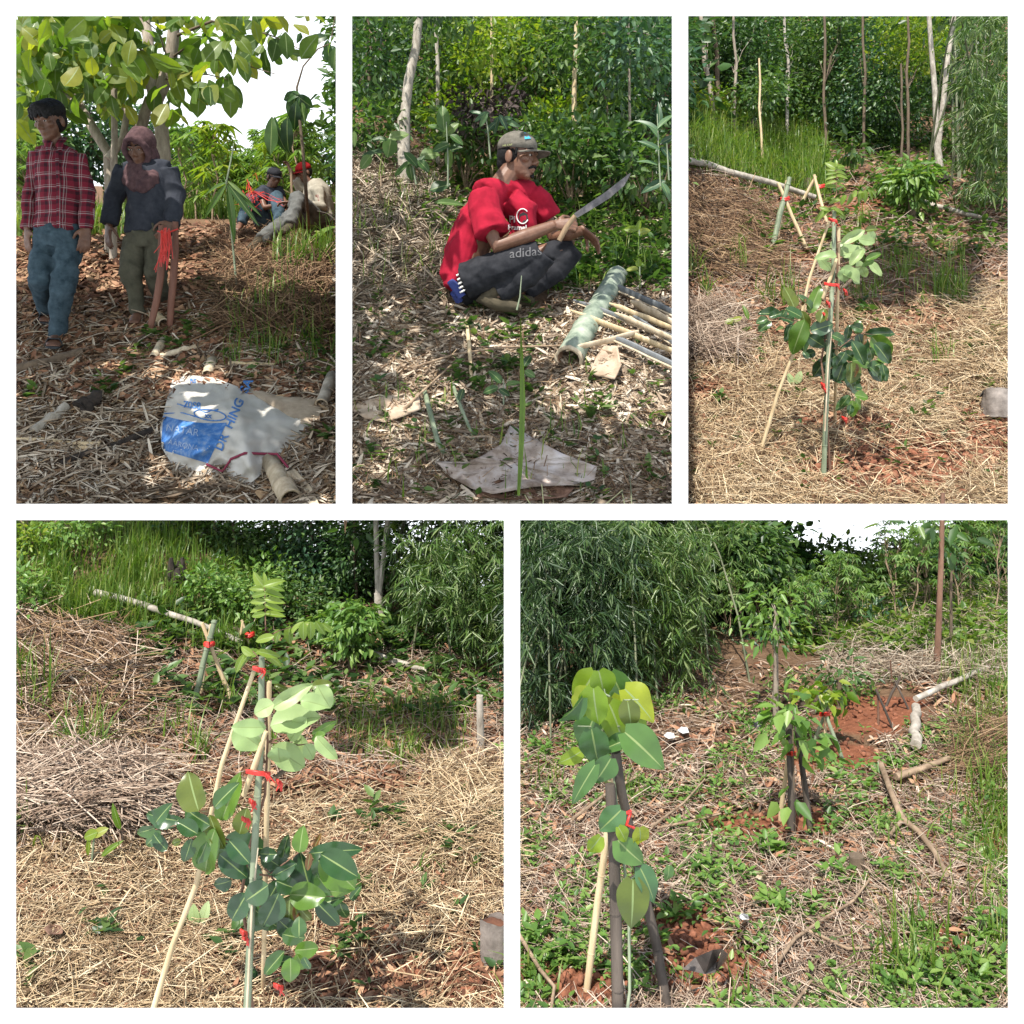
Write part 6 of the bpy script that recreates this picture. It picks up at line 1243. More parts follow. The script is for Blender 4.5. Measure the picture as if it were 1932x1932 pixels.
# ------------------------------------------------ fourth place
def fourth():
    R = (10, 1190, 975, 1950)
    green_ = lambda px, py: np.where((px < 420) & (py < 1260) & (py < 1130 + px * .2), .15, np.where((px > 620) & (px < 850) & (py > 1335) & (py < 1445), .45, 1.))
    litter('straw', 'golden dry straw mulch round the nearest sapling', S_STRAW, (-90, 1440, 975, 1960), 23500, STRAW + STRAW + DRY[:1], (.03, .18), (.0014, .0036), .22, .025, .7, .93, clump=.015)
    litter('straw', 'pale straw and stalks on the middle ground', S_PINK, (-60, 1200, 975, 1480), 5500, STRAW, (.08, .26), (.0016, .004), .3, .04, .9, .8, green_)
    litter('leaf_litter', 'reddish brown litter over the cleared ground behind the sapling', S_RED, (10, 1190, 975, 1500), 9000, DRY, (.025, .08), (.006, .018), .35, .03, .9, .3, green_)
    litter('leaf_litter', 'brown crumbs of leaf on the red soil', S_RED, (10, 1450, 975, 1960), 9000, DRY, (.012, .05), (.004, .012), .35, .02, .7)
    litter('dry_brush', 'grey heap of dry brush on the left bank under the white log', S_BROWN, (-60, 1120, 260, 1420), 2300, STRAW, (.15, .45), (.003, .006), .24, .05, keep=lambda px, py: np.where(py > 1190 + .30 * (px - 178), 1., 0.), yawbias=-.6)  # darker brown stalks stand in for the shadow on this heap
    litter('dry_brush', 'pinkish grey stalks over the dry brush on the left bank under the white log', S_PINK, (-60, 1120, 260, 1420), 1500, STRAW, (.15, .45), (.003, .006), .24, .05, keep=lambda px, py: np.where(py > 1190 + .30 * (px - 178), 1., 0.), yawbias=-.6)
    litter('dry_brush', 'pinkish grey straw heap at the left edge', S_PINK, (-10, 1470, 260, 1580), 2600, STRAW, (.15, .4), (.003, .006), .25, .10, yawbias=-.25)  # heap of pinkish grey stalks
    litter('dry_brush', 'tangled straw mound at the right edge behind the plastic bag', S_STRAW, (800, 1440, 940, 1620), 1300, STRAW, (.10, .3), (.0018, .004), .3, .05)
    litter('soil_clods', 'red-brown crumbled soil dug up round the sapling', S_CLOD, (300, 1700, 975, 1960), 5200, CLOD, (.006, .030), (.006, .026), .4, .004, .7, keep=lambda a, c: soil_mask(a, c) ** .5)
    mb = MB(); n = 260; px = rng.uniform(10, 960, n); py = rng.uniform(1400, 1900, n); m = rng.random(n) < np.where(px > 780, .55, .22); weeds(mb, ground_pts(px[m], py[m]), 6, (.015, .04), (.01, .04))
    for cx, cy, s, k in ((860, 1600, 22, 14), (945, 1560, 14, 8), (830, 1585, 14, 8), (180, 1780, 10, 5), (60, 1840, 12, 6), (650, 1800, 18, 5), (430, 1795, 18, 5), (700, 1550, 30, 10), (690, 1690, 14, 3)): weeds(mb, ground_pts(rng.normal(cx, s, k), rng.normal(cy, s * .5, k)), 7, (.02, .05), (.015, .06))
    n = 1100; px = rng.uniform(250, 940, n); py = 1160 + 200 * rng.random(n); mm = rng.random(n) < np.where(py < 1240, .8, .35); weeds(mb, ground_pts(px[mm], py[mm]), 6, (.03, .08), (.02, .10)); stuff(mb.build('weeds', G_MID), 'small green weeds in the straw and on the cleared ground')
    mb = MB(); n = 2300; px = rng.uniform(5, 480, n); py = 1000 + 250 * rng.random(n); m = (py < 1150 + px * .22) & (rng.random(n) < np.clip(.65 + fbm(px * .02, py * .03, 4), .1, 1)) ; grass(mb, ground_pts(px[m], py[m]), 7, (.06, .19), (.004, .008), .55)
    px, py = sample_rect(90, 640, 1330, 870, 1445); grass(mb, ground_pts(px, py), 7, (.05, .16), (.003, .006), .6)
    for cx, cy, k, h in ((155, 1425, 7, .28), (170, 1440, 5, .25), (385, 1440, 6, .2), (80, 1330, 6, .3), (760, 1440, 6, .2), (35, 1290, 7, .32), (480, 1430, 4, .2), (805, 1650, 2, .12), (25, 1600, 5, .2), (60, 1370, 4, .3), (330, 1390, 4, .2), (440, 1350, 4, .2)): grass(mb, ground_pts(rng.normal(cx, 10, k), rng.normal(cy, 6, k)), 5, (h * .6, h * 1.1), (.005, .008), .3)
    stuff(mb.build('grass', G_GRASS), 'green grass on the bank behind the white log and in tufts before it')
    log('fallen_log', 'long white fallen log on the left bank, larger square opening', 'log', (178, 1152), (456, 1244), 7, BARKW, None, 5, .02, up=.06); log('fallen_log', 'shorter pale fallen log right of the bushy tree, larger square opening', 'log', (678, 1246), (806, 1284), 6, BARKW, None, 5, up=.03)
    t, ym = tripod('three leaning stakes with a red tie left behind the nearest sapling, larger square opening', [((364, 1330), (405, 1170), 6, GREENB), ((441, 1334), (381, 1175), 4.5, TAN), ((378, 1320), (398, 1178), 3.4, TAN)], (395, 1214))
    t, ym = tripod('thin tan stakes with a red rag half hidden behind the sapling top', [((448, 1235), (458, 1172), 3, TAN), ((478, 1240), (456, 1170), 3, TAN)], (470, 1196))
    t = thing('tree_stump', 'small dark stump between the two groups of stakes', 'stump', gp(450, 1222)); mb = MB(); b = ORG[t.name]; mb.tube([b, b + np.array([0, 0, .05]), b + np.array([.005, 0, .09])], [.035, .03, .028], 10, jit=.15); mb.build('wood', BARKD, t)
    bushy('small bushy tree with drooping shiny leaves right of the sapling, larger square opening', gp(664, 1272), [(662, 1230), (664, 1190)], 8, gp(664, 1272)[1], [(632, 1142, 702, 1200, 26), (645, 1195, 690, 1240, 8)], G_YELM, (.028, .06), 22, cs=.04)
    bushy('second smaller bushy tree just left of the shiny-leaved one, larger square opening', gp(628, 1242), [(628, 1215), (627, 1195)], 5, gp(628, 1242)[1], [(612, 1150, 648, 1200, 10)], G_YELM, (.028, .055), 18, cs=.04)
    b = gp(718, 1186); y = b[1]; t = thing('forked_tree', 'white-barked tree forking into two tall trunks above the bushy tree, larger square opening', 'tree', b); mb = MB()
    mb.tube([b, P(717, 1171, y), P(714, 1118, y)], np.array([11, 9, 8]) / F * y, 10, jit=.08); mb.tube([P(714, 1122, y), P(711, 1060, y), P(709, 982, y), P(708, 930, y)], np.array([6, 5, 4.6, 4]) / F * y, 9, jit=.08); mb.tube([P(715, 1122, y), P(723, 1060, y), P(731, 982, y), P(736, 930, y)], np.array([5.5, 5, 4.6, 4]) / F * y, 9, jit=.08); mb.build('trunk', BARKW, t)
    cr = MB(); clusters(cr, region_pts(8, 690, 955, 760, 975, y - .2, y + .2), 14, .1, (.05, .1), .4); cr.build('crown', G_MID, t)
    for c, r, lab in (((735, 1215), 18, 'charred dark root stump at the foot of the white forked tree, larger square opening'), ((333, 1082), 26, 'charred dark stump on the far left bank, larger square opening')):
        g = gp(c[0], c[1] + r * .7); rr = r / F * g[1]; t = thing('tree_stump', lab, 'stump', g); mb = MB(); 
        for k in range(9): a = rng.uniform(0, 6.28); q = g + np.array([math.cos(a), math.sin(a), 0]) * rr * .7; mb.tube([q, q * .5 + g * .5 + np.array([0, 0, rr * .8]), g + np.array([math.cos(a) * rr * .4, math.sin(a) * rr * .4, rr * rng.uniform(1.1, 1.9)])], [rr * .4, rr * .35, rr * .12], 7, jit=.25)
        mb.build('wood', BLKW, t)
    log('dead_log', 'pale upright cut stub standing at the right edge, larger square opening', 'log', (906, 1420), (906, 1416), 7, BARKW) if False else None
    g = gp(908, 1424); t = thing('tree_stub', 'pale bare pole stub standing at the right edge behind the straw mound, larger square opening', 'stub', g); mb = MB(); mb.tube([g, P(906, 1370, g[1]), P(905, 1312, g[1])], np.array([8, 7, 7]) / F * g[1], 10, jit=.1); mb.build('wood', BARKW, t)
    polybag('grey plastic bag of soil at the right edge beside the red soil, larger square opening', gp(930, 1822), 44, 88)
    sheet('plastic_scrap', 'black plastic scrap on the straw left of the sapling, larger square opening', 'plastic', [(168, 1462), (192, 1456), (215, 1470), (208, 1481), (175, 1476)], flatmat('black_plastic', (.012, .013, .016), .35), .05, .05, seed=3)
    sheet('dry_leaf', 'single red-brown dead leaf lying at the left edge of the straw', 'leaf', [(82, 1752), (95, 1742), (120, 1748), (118, 1762), (92, 1764)], BARKR, .02, .03, seed=5)
    To = [T_hi('oval', .12, .2, 8)]
    def plant(lab, base, leaves, y, mat, stem=None):
        t = thing('seedling', lab, 'seedling', base); lf = MB(); mb = MB(); mb.tube([base, P(*(stem or (leaves[0][0], leaves[0][1])), y)], .003, 5); mb.build('stem', GREENB, t)
        for (a, c, ln, wd, an) in leaves: lpx(lf, To[0], (a, c), y, ln, wd, an, .3)
        lf.build('leaves', [mat, RIBV], t)
    plant('yellow-green seedling with four leaves at the left, larger square opening', gp(172, 1640), [(170, 1575, 30, 20, 200), (188, 1570, 30, 18, 30), (168, 1597, 34, 9, 265), (208, 1602, 46, 12, 40), (221, 1540, 52, 13, 105)], gp(172, 1640)[1], G_YEL, (178, 1575))
    plant('tiny pale two-leaved sprout beside the leaning tan stake, larger square opening', gp(376, 1760), [(366, 1728, 40, 22, 100), (385, 1724, 38, 20, 80)], gp(376, 1760)[1] , G_SAPP, (376, 1745))
    # forest behind
    def ft(lab, b, top, y, r, boxes, bark, leaf, L=(.016, .04), name='forest_tree', nl=110, cs=.075):
        t = thing(name, lab, 'tree', b); mb = MB(); mb.tube(wob(b - np.array([0, 0, .04]), P(*top, y), 6, .012, int(top[0])), np.linspace(r, r * .7, 6) / F * y, 8, jit=.06); cr = MB()
        for (x0, y0, x1, y1, n) in boxes:
            cen = region_pts(n, x0, y0, x1, y1, y - .15, y + .4); clusters(cr, cen, nl, cs, L, .45, LEAF, .3)
            for c in cen[::6]: mb.tube(wob(P(*top, y) * .5 + b * .5, c, 4, .05), np.array([.25, .2, .14, .08]) * r / F * y, 5, cap=False)
        mb.build('trunk', bark, t); cr.build('crown', leaf, t)
    for px, r, bt, box, m, lab in ((259, 5, BARK, [(215, 985, 300, 1060, 18)], G_DARK, 'grey trunk left of the far charred stump, larger square opening'), (284, 5, BARKD, [(262, 985, 330, 1050, 16)], G_DARK, 'dark trunk above the far charred stump, larger square opening'), (303, 4, BARK, [(290, 985, 360, 1050, 16)], G_MID, 'thin grey trunk right of the dark trunk, larger square opening'), (372, 3, BARK, [(340, 985, 410, 1080, 22)], G_MID, 'slim trunk in the middle of the far forest, larger square opening'), (442, 3, BARKD, [(400, 985, 480, 1090, 26)], G_MID, 'leafy tree above the feathery sapling top, larger square opening'), (520, 3, BARKD, [(470, 985, 560, 1100, 30)], G_MID, 'leafy tree right of the feathery sapling top, larger square opening'), (590, 3, BARKD, [(540, 985, 640, 1120, 34)], G_BLUE, 'palm-green tree left of the white forked tree, larger square opening'), (672, 3.5, BARKD, [(630, 985, 710, 1130, 30)], G_DARK, 'dark thin tree just left of the white forked tree, larger square opening')):
        y = 4.75 + .3 * rng.random(); b = np.array([(px - CX) / F * y, y, 0]); b[2] = float(zL(b[0], y)); ft(lab, b, (px - 3, 985), y, r, box, bt, m)
    for px, py, s, m, lab in ((60, 1000, 60, G_YEL, 'bright bush on the hilltop at the upper left, larger square opening'), (150, 1000, 55, G_YELM, 'green bush on the hilltop left of the grey trunk, larger square opening'), (30, 1110, 40, G_YELM, 'green bush at the left edge above the brush heap, larger square opening'), (390, 1100, 34, G_YELM, 'low bush right of the far charred stump, larger square opening'), (450, 1120, 36, G_YELM, 'bush beside the feathery sapling top, larger square opening'), (560, 1130, 40, G_MID, 'bush between the sapling and the bushy trees, larger square opening'), (655, 1105, 24, G_DARK, 'dark bush above the bushy tree, larger square opening'), (500, 1090, 40, G_YELM, 'bush high behind the feathery leaves, larger square opening')):
        g = gp(px, py + s * .5); y = g[1]; t = thing('bush', lab, 'bush', g); lf = MB(); s *= .8; cen = region_pts(22, px - s, py - s * .7, px + s, py + s * .6, y - .25, y + .25); clusters(lf, cen, 55, .06, (.016, .04), .45, LEAF, .2); mb = MB()
        for c in cen[::4]: mb.tube(wob(g, c, 4, .05), [.006, .005, .004, .002], 5, cap=False)
        mb.build('stems', TWIG, t); lf.build('foliage', m, t)
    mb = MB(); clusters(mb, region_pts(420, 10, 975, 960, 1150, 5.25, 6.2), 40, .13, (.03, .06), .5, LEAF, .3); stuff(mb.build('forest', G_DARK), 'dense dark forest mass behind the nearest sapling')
    # bamboo on the right
    for lab, x0, x1, y0, y1, yy, n, nc, gb_ in (('big bamboo clump drooping over the right side, larger square opening', 770, 965, 975, 1255, 4.3, 1000, 7, (880, 1270)), ('lighter bamboo clump beside the white forked tree, larger square opening', 735, 830, 975, 1180, 4.6, 380, 5, (790, 1200))):
        b = gp(*gb_); cu = []
        for k in range(nc): e = P(rng.uniform(x0, x1), rng.uniform(930, 1000), yy + rng.normal(0, .25)); s = b + np.array([rng.normal(0, .12), rng.normal(0, .12), -.03]); mid = s * .5 + e * .5 + np.array([0, 0, .18]); cu.append([s, s * .6 + mid * .4 + np.array([0, 0, .08]), mid, e * .6 + mid * .4 + np.array([0, 0, .05]), e])
        lp = region_pts(n, x0, y0, x1, y1, yy - .45, yy + .35, lambda a, c: np.where(c > y1 - 60, .5, 1) * np.where(a < x0 + 25, .5, 1) * np.where(fbm(a * .022, c * .016, 51, 3) > -.12, 1, .12)); bamboo(lab, b, cu, lp, (.035, .085), 9, 'bamboo clumps')
fourth_ready = True
def polybag(lab, g, w, h, dark=False):
    t = thing('planting_bag', lab, 'bag', g); r = w / F * g[1] * .5 * 1.15; H = h / F * g[1]; mb = MB(); n = 28; V = []; k = 12; an = np.arange(n) / n * 6.283
    for i in range(k):
        f = i / (k - 1); rr = r * (1 + .10 * np.sin(3 * an + f * 3) * f + .05 * np.sin(7 * an + 2 * f)) * (1 - .12 * abs(f - .4)); V.append(np.stack([np.cos(an) * rr, np.sin(an) * rr * .8, H * (f + (.06 * np.sin(2 * an) if i == k - 1 else 0)) + 0 * an], 1) + g)
    V = np.concatenate(V); V[:, :] += (rng.normal(0, .02, V.shape) * r); q = [[i * n + j, i * n + (j + 1) % n, (i + 1) * n + (j + 1) % n, (i + 1) * n + j] for i in range(k - 1) for j in range(n)]; mb.add(V, q)
    m = roughmat('dusty_grey_plastic', (.10, .085, .075), (.30, .26, .23), 12, .45, .5); mb.build('bag', m, t)
    s = MB(); ring = V[(k - 2) * n:(k - 1) * n]; s.add(np.vstack([ring * .995 + ring.mean(0) * .005, ring.mean(0) + np.array([0, 0, .01])]), [[i, (i + 1) % n, n] for i in range(n)]); s.build('soil', roughmat('bag_soil', (.05, .02, .012), (.16, .07, .04), 30, .95, .6), t)
    f = MB(); top = V[(k - 1) * n:]; fl = [top[i] + (top[i] - top.mean(0)) * .25 + np.array([0, 0, -H * .22]) for i in range(n)]; m0 = n // 2; f.add(np.vstack([top[:m0], np.array(fl)[:m0]]), [[i, i + 1, m0 + i + 1, m0 + i] for i in range(m0 - 1)]); f.build('folded_rim', roughmat('dark_plastic', (.03, .032, .035), (.09, .095, .10), 10, .3, .4), t)
fourth()
def shade_branch(name, lab, rect, n, ls0, seed):  # unseen leafy branch, added to throw shade on a patch of middle ground
    q = shade_pts(rect, n, .35, .12, -.45, seed, 2.5); c = q.mean(0); t = thing(name, lab, 'branch', c); mb = MB()
    e = c + np.array([-2.2, -.6, .9]) ; mb.tube(wob(e, c, 7, .03, seed), np.linspace(.04, .01, 7), 7)
    for p in q[::12]: mb.tube(wob(c * .8 + e * .2, p, 4, .04), [.008, .006, .004, .002], 4, cap=False)
    mb.build('wood', BARK, t); cr = MB(); k = len(q); ls = rng.uniform(*ls0, k); cr.place(LEAF, q, nrm(rng.normal(0, .8, (k, 3)) + np.array([0, 0, -.3])), nrm(rng.normal(0, .5, (k, 3)) + np.array([0, 0, 1.])), ls, ls * .55); cr.build('leaves', G_MID, t)
shade_branch('added_shade_branch', 'added unseen leafy branch shading the grassy ground behind the nearest sapling, larger square opening', (620, 1340, 860, 1445), 1700, (.05, .09), 31)
shade_branch('added_shade_branch', 'added unseen leafy branch shading the grassy ground of the tall right opening', (1590, 468, 1840, 584), 2000, (.10, .18), 32)
print('fourth place ok')
# ------------------------------------------------ third place
def third():
    R = (1288, 240, 1912, 962)
    litter('straw', 'golden dry straw mulch round the sapling in the tall right opening', S_STRAW, (1288, 560, 2060, 964), 23000, STRAW + STRAW + DRY[:1], (.08, .36), (.0026, .0065), .24, .04, .75, .93, clump=.05)
    mid = lambda px, py: np.where((px < 1480) & (py < 260 + (px - 1298) * .45), .1, np.where((px > 1590) & (px < 1830) & (py > 470) & (py < 580), .4, 1.))
    litter('straw', 'pale stalks and straw on the middle ground of the tall right opening', S_PINK, (1288, 260, 2060, 580), 6000, STRAW, (.15, .5), (.004, .008), .32, .06, .9, .8, mid)
    litter('leaf_litter', 'reddish litter on the cleared slope of the tall right opening', S_RED, (1288, 300, 1912, 640), 8500, DRY, (.05, .16), (.014, .036), .35, .04, .9, .3, mid)
    litter('leaf_litter', 'brown crumbs of leaf on the red soil of the tall right opening', S_RED, (1288, 560, 1912, 960), 8500, DRY, (.03, .10), (.010, .026), .35, .03, .8)
    litter('dry_brush', 'grey-brown brush heap under the fallen log in the tall right opening', S_BROWN, (1288, 320, 1460, 520), 2600, STRAW, (.3, .8), (.006, .012), .24, .07, keep=lambda px, py: np.where(py > 345 + .28 * (px - 1298), 1., 0.), yawbias=-.6)
    litter('dry_brush', 'straw bank at the right edge of the tall right opening', S_STRAW, (1800, 540, 1912, 720), 900, STRAW, (.2, .6), (.004, .008), .3, .08)
    litter('dry_brush', 'pinkish grey straw heap at the left edge of the tall right opening', S_PINK, (1288, 590, 1390, 680), 1300, STRAW, (.2, .6), (.005, .009), .3, .12)
    litter('soil_clods', 'red-brown crumbled soil dug up in the tall right opening', S_CLOD, (1500, 760, 1910, 950), 2200, CLOD, (.015, .07), (.015, .065), .4, .01, .8, keep=lambda a, c: soil_mask(a, c) ** .5)
    mb = MB(); n = 420; px = rng.uniform(1298, 1905, n); py = rng.uniform(520, 930, n); m = rng.random(n) < np.where(px > 1700, .5, .25); weeds(mb, ground_pts(px[m], py[m]), 6, (.03, .07), (.02, .08))
    for cx, cy, s, k in ((1840, 660, 20, 12), (1880, 640, 12, 6), (1360, 770, 8, 4), (1500, 760, 10, 3), (1740, 790, 12, 4), (1640, 600, 30, 14)): weeds(mb, ground_pts(rng.normal(cx, s, k), rng.normal(cy, s * .5, k)), 7, (.04, .09), (.03, .12))
    n = 1500; px = rng.uniform(1400, 1905, n); py = 250 + 240 * rng.random(n); mm = rng.random(n) < np.where(py < 350, .85, .3); weeds(mb, ground_pts(px[mm], py[mm]), 6, (.05, .14), (.03, .2)); stuff(mb.build('weeds', G_MID), 'green weeds over the cleared slope of the tall right opening')
    mb = MB(); n = 1300; px = rng.uniform(1290, 1560, n); py = 215 + 170 * rng.random(n); m = (py < 320 + (px - 1298) * .28); grass(mb, ground_pts(px[m], py[m]), 7, (.15, .5), (.010, .018), .5)
    px, py = sample_rect(80, 1600, 470, 1830, 585); grass(mb, ground_pts(px, py), 7, (.1, .35), (.006, .012), .6)
    for cx, cy, k, h in ((1480, 580, 7, .5), (1450, 570, 5, .4), (1780, 570, 7, .55), (1800, 560, 6, .5), (1330, 560, 5, .4), (1385, 510, 4, .4), (1620, 430, 4, .4), (1310, 530, 4, .5), (1775, 690, 3, .3)): grass(mb, ground_pts(rng.normal(cx, 8, k), rng.normal(cy, 5, k)), 6, (h * .6, h * 1.1), (.008, .014), .3)
    stuff(mb.build('grass', G_GRASS), 'tall green grass on the left bank of the tall right opening')
    log('fallen_log', 'long pale fallen log on the left bank in the tall right opening', 'log', (1292, 326), (1538, 393), 6.5, BARKW, None, 4.5, .03, up=.10); log('fallen_log', 'short pale log lying right of the bushy tree in the tall right opening', 'log', (1742, 396), (1862, 430), 5, BARKW, None, 4, up=.06)
    tripod('three leaning stakes with a red tie left of the sapling in the tall right opening', [((1456, 472), (1490, 335), 5.5, GREENB), ((1523, 474), (1468, 345), 4, TAN), ((1466, 460), (1484, 340), 3, TAN)], (1481, 374), tier=.010)
    tripod('tan stakes with red rags half hidden behind the sapling in the tall right opening', [((1500, 405), (1540, 332), 3.4, TAN), ((1560, 420), (1536, 330), 3.4, TAN)], (1548, 350), tier=.010)
    g = gp(1527, 365); t = thing('tree_stump', 'small dark stump left of the feathery top in the tall right opening', 'stump', g); mb = MB(); mb.tube([g, g + np.array([0, 0, .1]), g + np.array([.01, 0, .18])], [.08, .07, .065], 10, jit=.15); mb.build('wood', BARKD, t)
    y = gp(1722, 420)[1]; bushy('small bushy tree with drooping shiny leaves in the tall right opening', gp(1722, 420), [(1720, 380), (1722, 350)], 8, y, [(1690, 314, 1758, 362, 26), (1708, 355, 1745, 395, 8)], G_YELM, (.07, .14), 20, cs=.10)
    y = gp(1692, 394)[1]; bushy('smaller bushy tree left of the shiny-leaved one in the tall right opening', gp(1692, 394), [(1692, 370), (1690, 352)], 5, y, [(1672, 325, 1705, 362, 10)], G_YELM, (.07, .14), 16, cs=.09)
    b = gp(1772, 322); y = b[1]; t = thing('forked_tree', 'white-barked tree forking into two tall trunks in the tall right opening', 'tree', b); mb = MB()
    mb.tube([b, P(1771, 300, y), P(1768, 272, y)], np.array([8, 7, 6]) / F * y, 10, jit=.08); mb.tube([P(1768, 275, y), P(1764, 170, y), P(1757, 90, y), P(1752, 20, y)], np.array([5.5, 5, 4.6, 4]) / F * y, 9, jit=.08); mb.tube([P(1770, 275, y), P(1780, 190, y), P(1788, 110, y), P(1802, 20, y)], np.array([5, 5, 4.6, 4]) / F * y, 9, jit=.08); mb.build('trunk', BARKW, t)
    cr = MB(); clusters(cr, region_pts(12, 1720, -60, 1830, 35, y - .5, y + .5), 16, .25, (.1, .22), .45); cr.build('crown', G_MID, t)
    for c, r, lab in (((1782, 340), 15, 'charred root stump at the foot of the white forked tree in the tall right opening'), ((1412, 240), 22, 'charred dark stump on the far bank of the tall right opening')):
        g = gp(c[0], c[1] + r * .6); rr = r / F * g[1]; t = thing('tree_stump', lab, 'stump', g); mb = MB()
        for k in range(10): a = rng.uniform(0, 6.28); q = g + np.array([math.cos(a), math.sin(a), 0]) * rr * .8; mb.tube([q, q * .5 + g * .5 + np.array([0, 0, rr * .6]), g + np.array([math.cos(a) * rr * .5, math.sin(a) * rr * .5, rr * rng.uniform(.9, 1.6)])], [rr * .4, rr * .35, rr * .12], 7, jit=.25)
        mb.build('wood', BLKW, t)
    polybag('grey plastic bag of soil at the right edge of the tall right opening', gp(1886, 786), 56, 52)
    sheet('plastic_scrap', 'black plastic scrap on the straw in the tall right opening', 'plastic', [(1305, 590), (1325, 578), (1348, 586), (1345, 597), (1318, 597)], flatmat('black_plastic', (.012, .013, .016), .35), .08, .08, seed=3)
    To = T_hi('oval', .12, .2, 8)
    def plant(lab, base, leaves, mat, stem):
        y = base[1]; t = thing('seedling', lab, 'seedling', base); lf = MB(); mb = MB(); mb.tube([base, P(*stem, y)], .007, 5); mb.build('stem', GREENB, t)
        for (a, c, ln, wd, an) in leaves: lpx(lf, To, (a, c), y, ln, wd, an, .3)
        lf.build('leaves', [mat, RIBV], t)
    plant('yellow-green seedling left of the sapling in the tall right opening', gp(1382, 650), [(1376, 606, 22, 14, 200), (1390, 602, 22, 12, 30), (1380, 622, 24, 7, 265), (1406, 622, 28, 8, 40), (1408, 588, 32, 9, 105)], G_YEL, (1384, 608))
    plant('pale two-leaved sprout beside the tan stake in the tall right opening', gp(1500, 735), [(1492, 715, 26, 15, 105), (1506, 712, 26, 14, 75)], G_SAPP, (1499, 725))
    def ft(lab, px, foot, top, y, r, boxes, bark, leaf, L=(.045, .10), nl=85, cs=.17):
        b = P(px, foot, y); b[2] = min(b[2], float(zU(b[0], y))) ; t = thing('forest_tree', lab, 'tree', b); mb = MB(); mb.tube(wob(b - np.array([0, 0, .05]), P(*top, y), 6, .010, int(px)), np.linspace(r, r * .75, 6) / F * y, 8, jit=.06); cr = MB()
        for (x0, y0, x1, y1, n) in boxes:
            cen = region_pts(n, x0, y0, x1, y1, y + .3, y + 1.8); clusters(cr, cen, nl, cs, L, .46, LEAF, .3)
            for c in cen[::6]: mb.tube(wob(P(*top, y) * .5 + b * .5, c, 4, .05), np.array([.2, .16, .12, .08]) * r / F * y, 5, cap=False)
        mb.build('trunk', bark, t); cr.build('crown', leaf, t)
    for px, fo, tp, y, r, box, bt, m, lab in ((1350, 235, (1322, 30), 13, 5, [(1298, 20, 1350, 130, 26)], BARK, G_MID, 'leaning grey trunk at the far left of the tall right opening'), (1360, 232, (1345, 20), 13.5, 5, [(1340, 20, 1420, 150, 34)], BARKD, G_DARK, 'dark trunk behind the leaning grey one in the tall right opening'), (1385, 230, (1384, 20), 13, 3, [(1370, 20, 1460, 180, 40)], BARK, G_DARK, 'thin trunk above the far charred stump in the tall right opening'), (1439, 225, (1432, 110), 12, 2.4, [(1410, 140, 1470, 190, 14)], TAN, G_MID, 'slim tan stem with a small tuft right of the far charred stump'), (1487, 230, (1480, 20), 14, 3.5, [(1470, 20, 1545, 200, 44)], BARKW, G_MID, 'pale straight trunk in the middle of the far forest, tall right opening'), (1560, 240, (1555, 20), 13.5, 3, [(1520, 20, 1610, 220, 56)], BARKD, G_MID, 'leafy tree above the feathery top in the tall right opening'), (1630, 240, (1628, 20), 13, 3, [(1590, 20, 1680, 230, 56)], BARKD, G_BLUE, 'palm-green tree right of the feathery top in the tall right opening'), (1715, 260, (1712, 20), 12.6, 3, [(1670, 20, 1760, 140, 40)], BARKD, G_YEL, 'yellow-green tree left of the white forked tree in the tall right opening'), (1700, 262, (1700, 120), 12.4, 2.5, [(1650, 130, 1750, 270, 30)], BARKD, G_DARK, 'dark undergrowth tree left of the white forked tree in the tall right opening')): ft(lab, px, fo, tp, y, r, box, bt, m)
    for px, py, s, m, lab in ((1320, 200, 34, G_YEL, 'bright bush at the left edge on the bank, tall right opening'), (1500, 230, 32, G_MID, 'low bush right of the charred stump, tall right opening'), (1570, 250, 32, G_DARK, 'dark bush behind the feathery top, tall right opening'), (1630, 250, 34, G_MID, 'bush right of the feathery top, tall right opening'), (1660, 262, 24, G_DARK, 'bush above the bushy tree, tall right opening'), (1455, 205, 30, G_MID, 'bush around the slim tan stem, tall right opening')):
        g = gp(px, py + s * .55); y = g[1]; t = thing('bush', lab, 'bush', g); lf = MB(); cen = region_pts(24, px - s, py - s * .8, px + s, py + s * .6, y - .5, y + .5); clusters(lf, cen, 45, .14, (.04, .10), .45, LEAF, .2); mb = MB()
        for c in cen[::4]: mb.tube(wob(g, c, 4, .05), [.014, .011, .008, .004], 5, cap=False)
        mb.build('stems', TWIG, t); lf.build('foliage', m, t)
    g = gp(1560, 345); t = thing('young_tree', 'thin young tree right of the feathery leaves with a small tie, tall right opening', 'tree', g); mb = MB(); y = g[1]; mb.tube([g, P(1606, 340, y), P(1606, 290, y), P(1608, 255, y)] if False else [P(1606, 352, y), P(1606, 300, y), P(1608, 258, y)], np.array([2, 1.8, 1.2]) / F * y, 6); mb.build('trunk', BARKD, t); lf = MB(); clusters(lf, region_pts(6, 1595, 248, 1622, 300, y - .1, y + .1), 8, .08, (.1, .18), .4, DROOP, .5); lf.build('crown', G_MID, t)
    mb = MB(); clusters(mb, region_pts(520, 1285, -10, 1915, 270, 15.5, 19), 26, .3, (.10, .2), .5, LEAF, .3); stuff(mb.build('forest', G_DARK), 'dense dark forest mass at the back of the tall right opening')
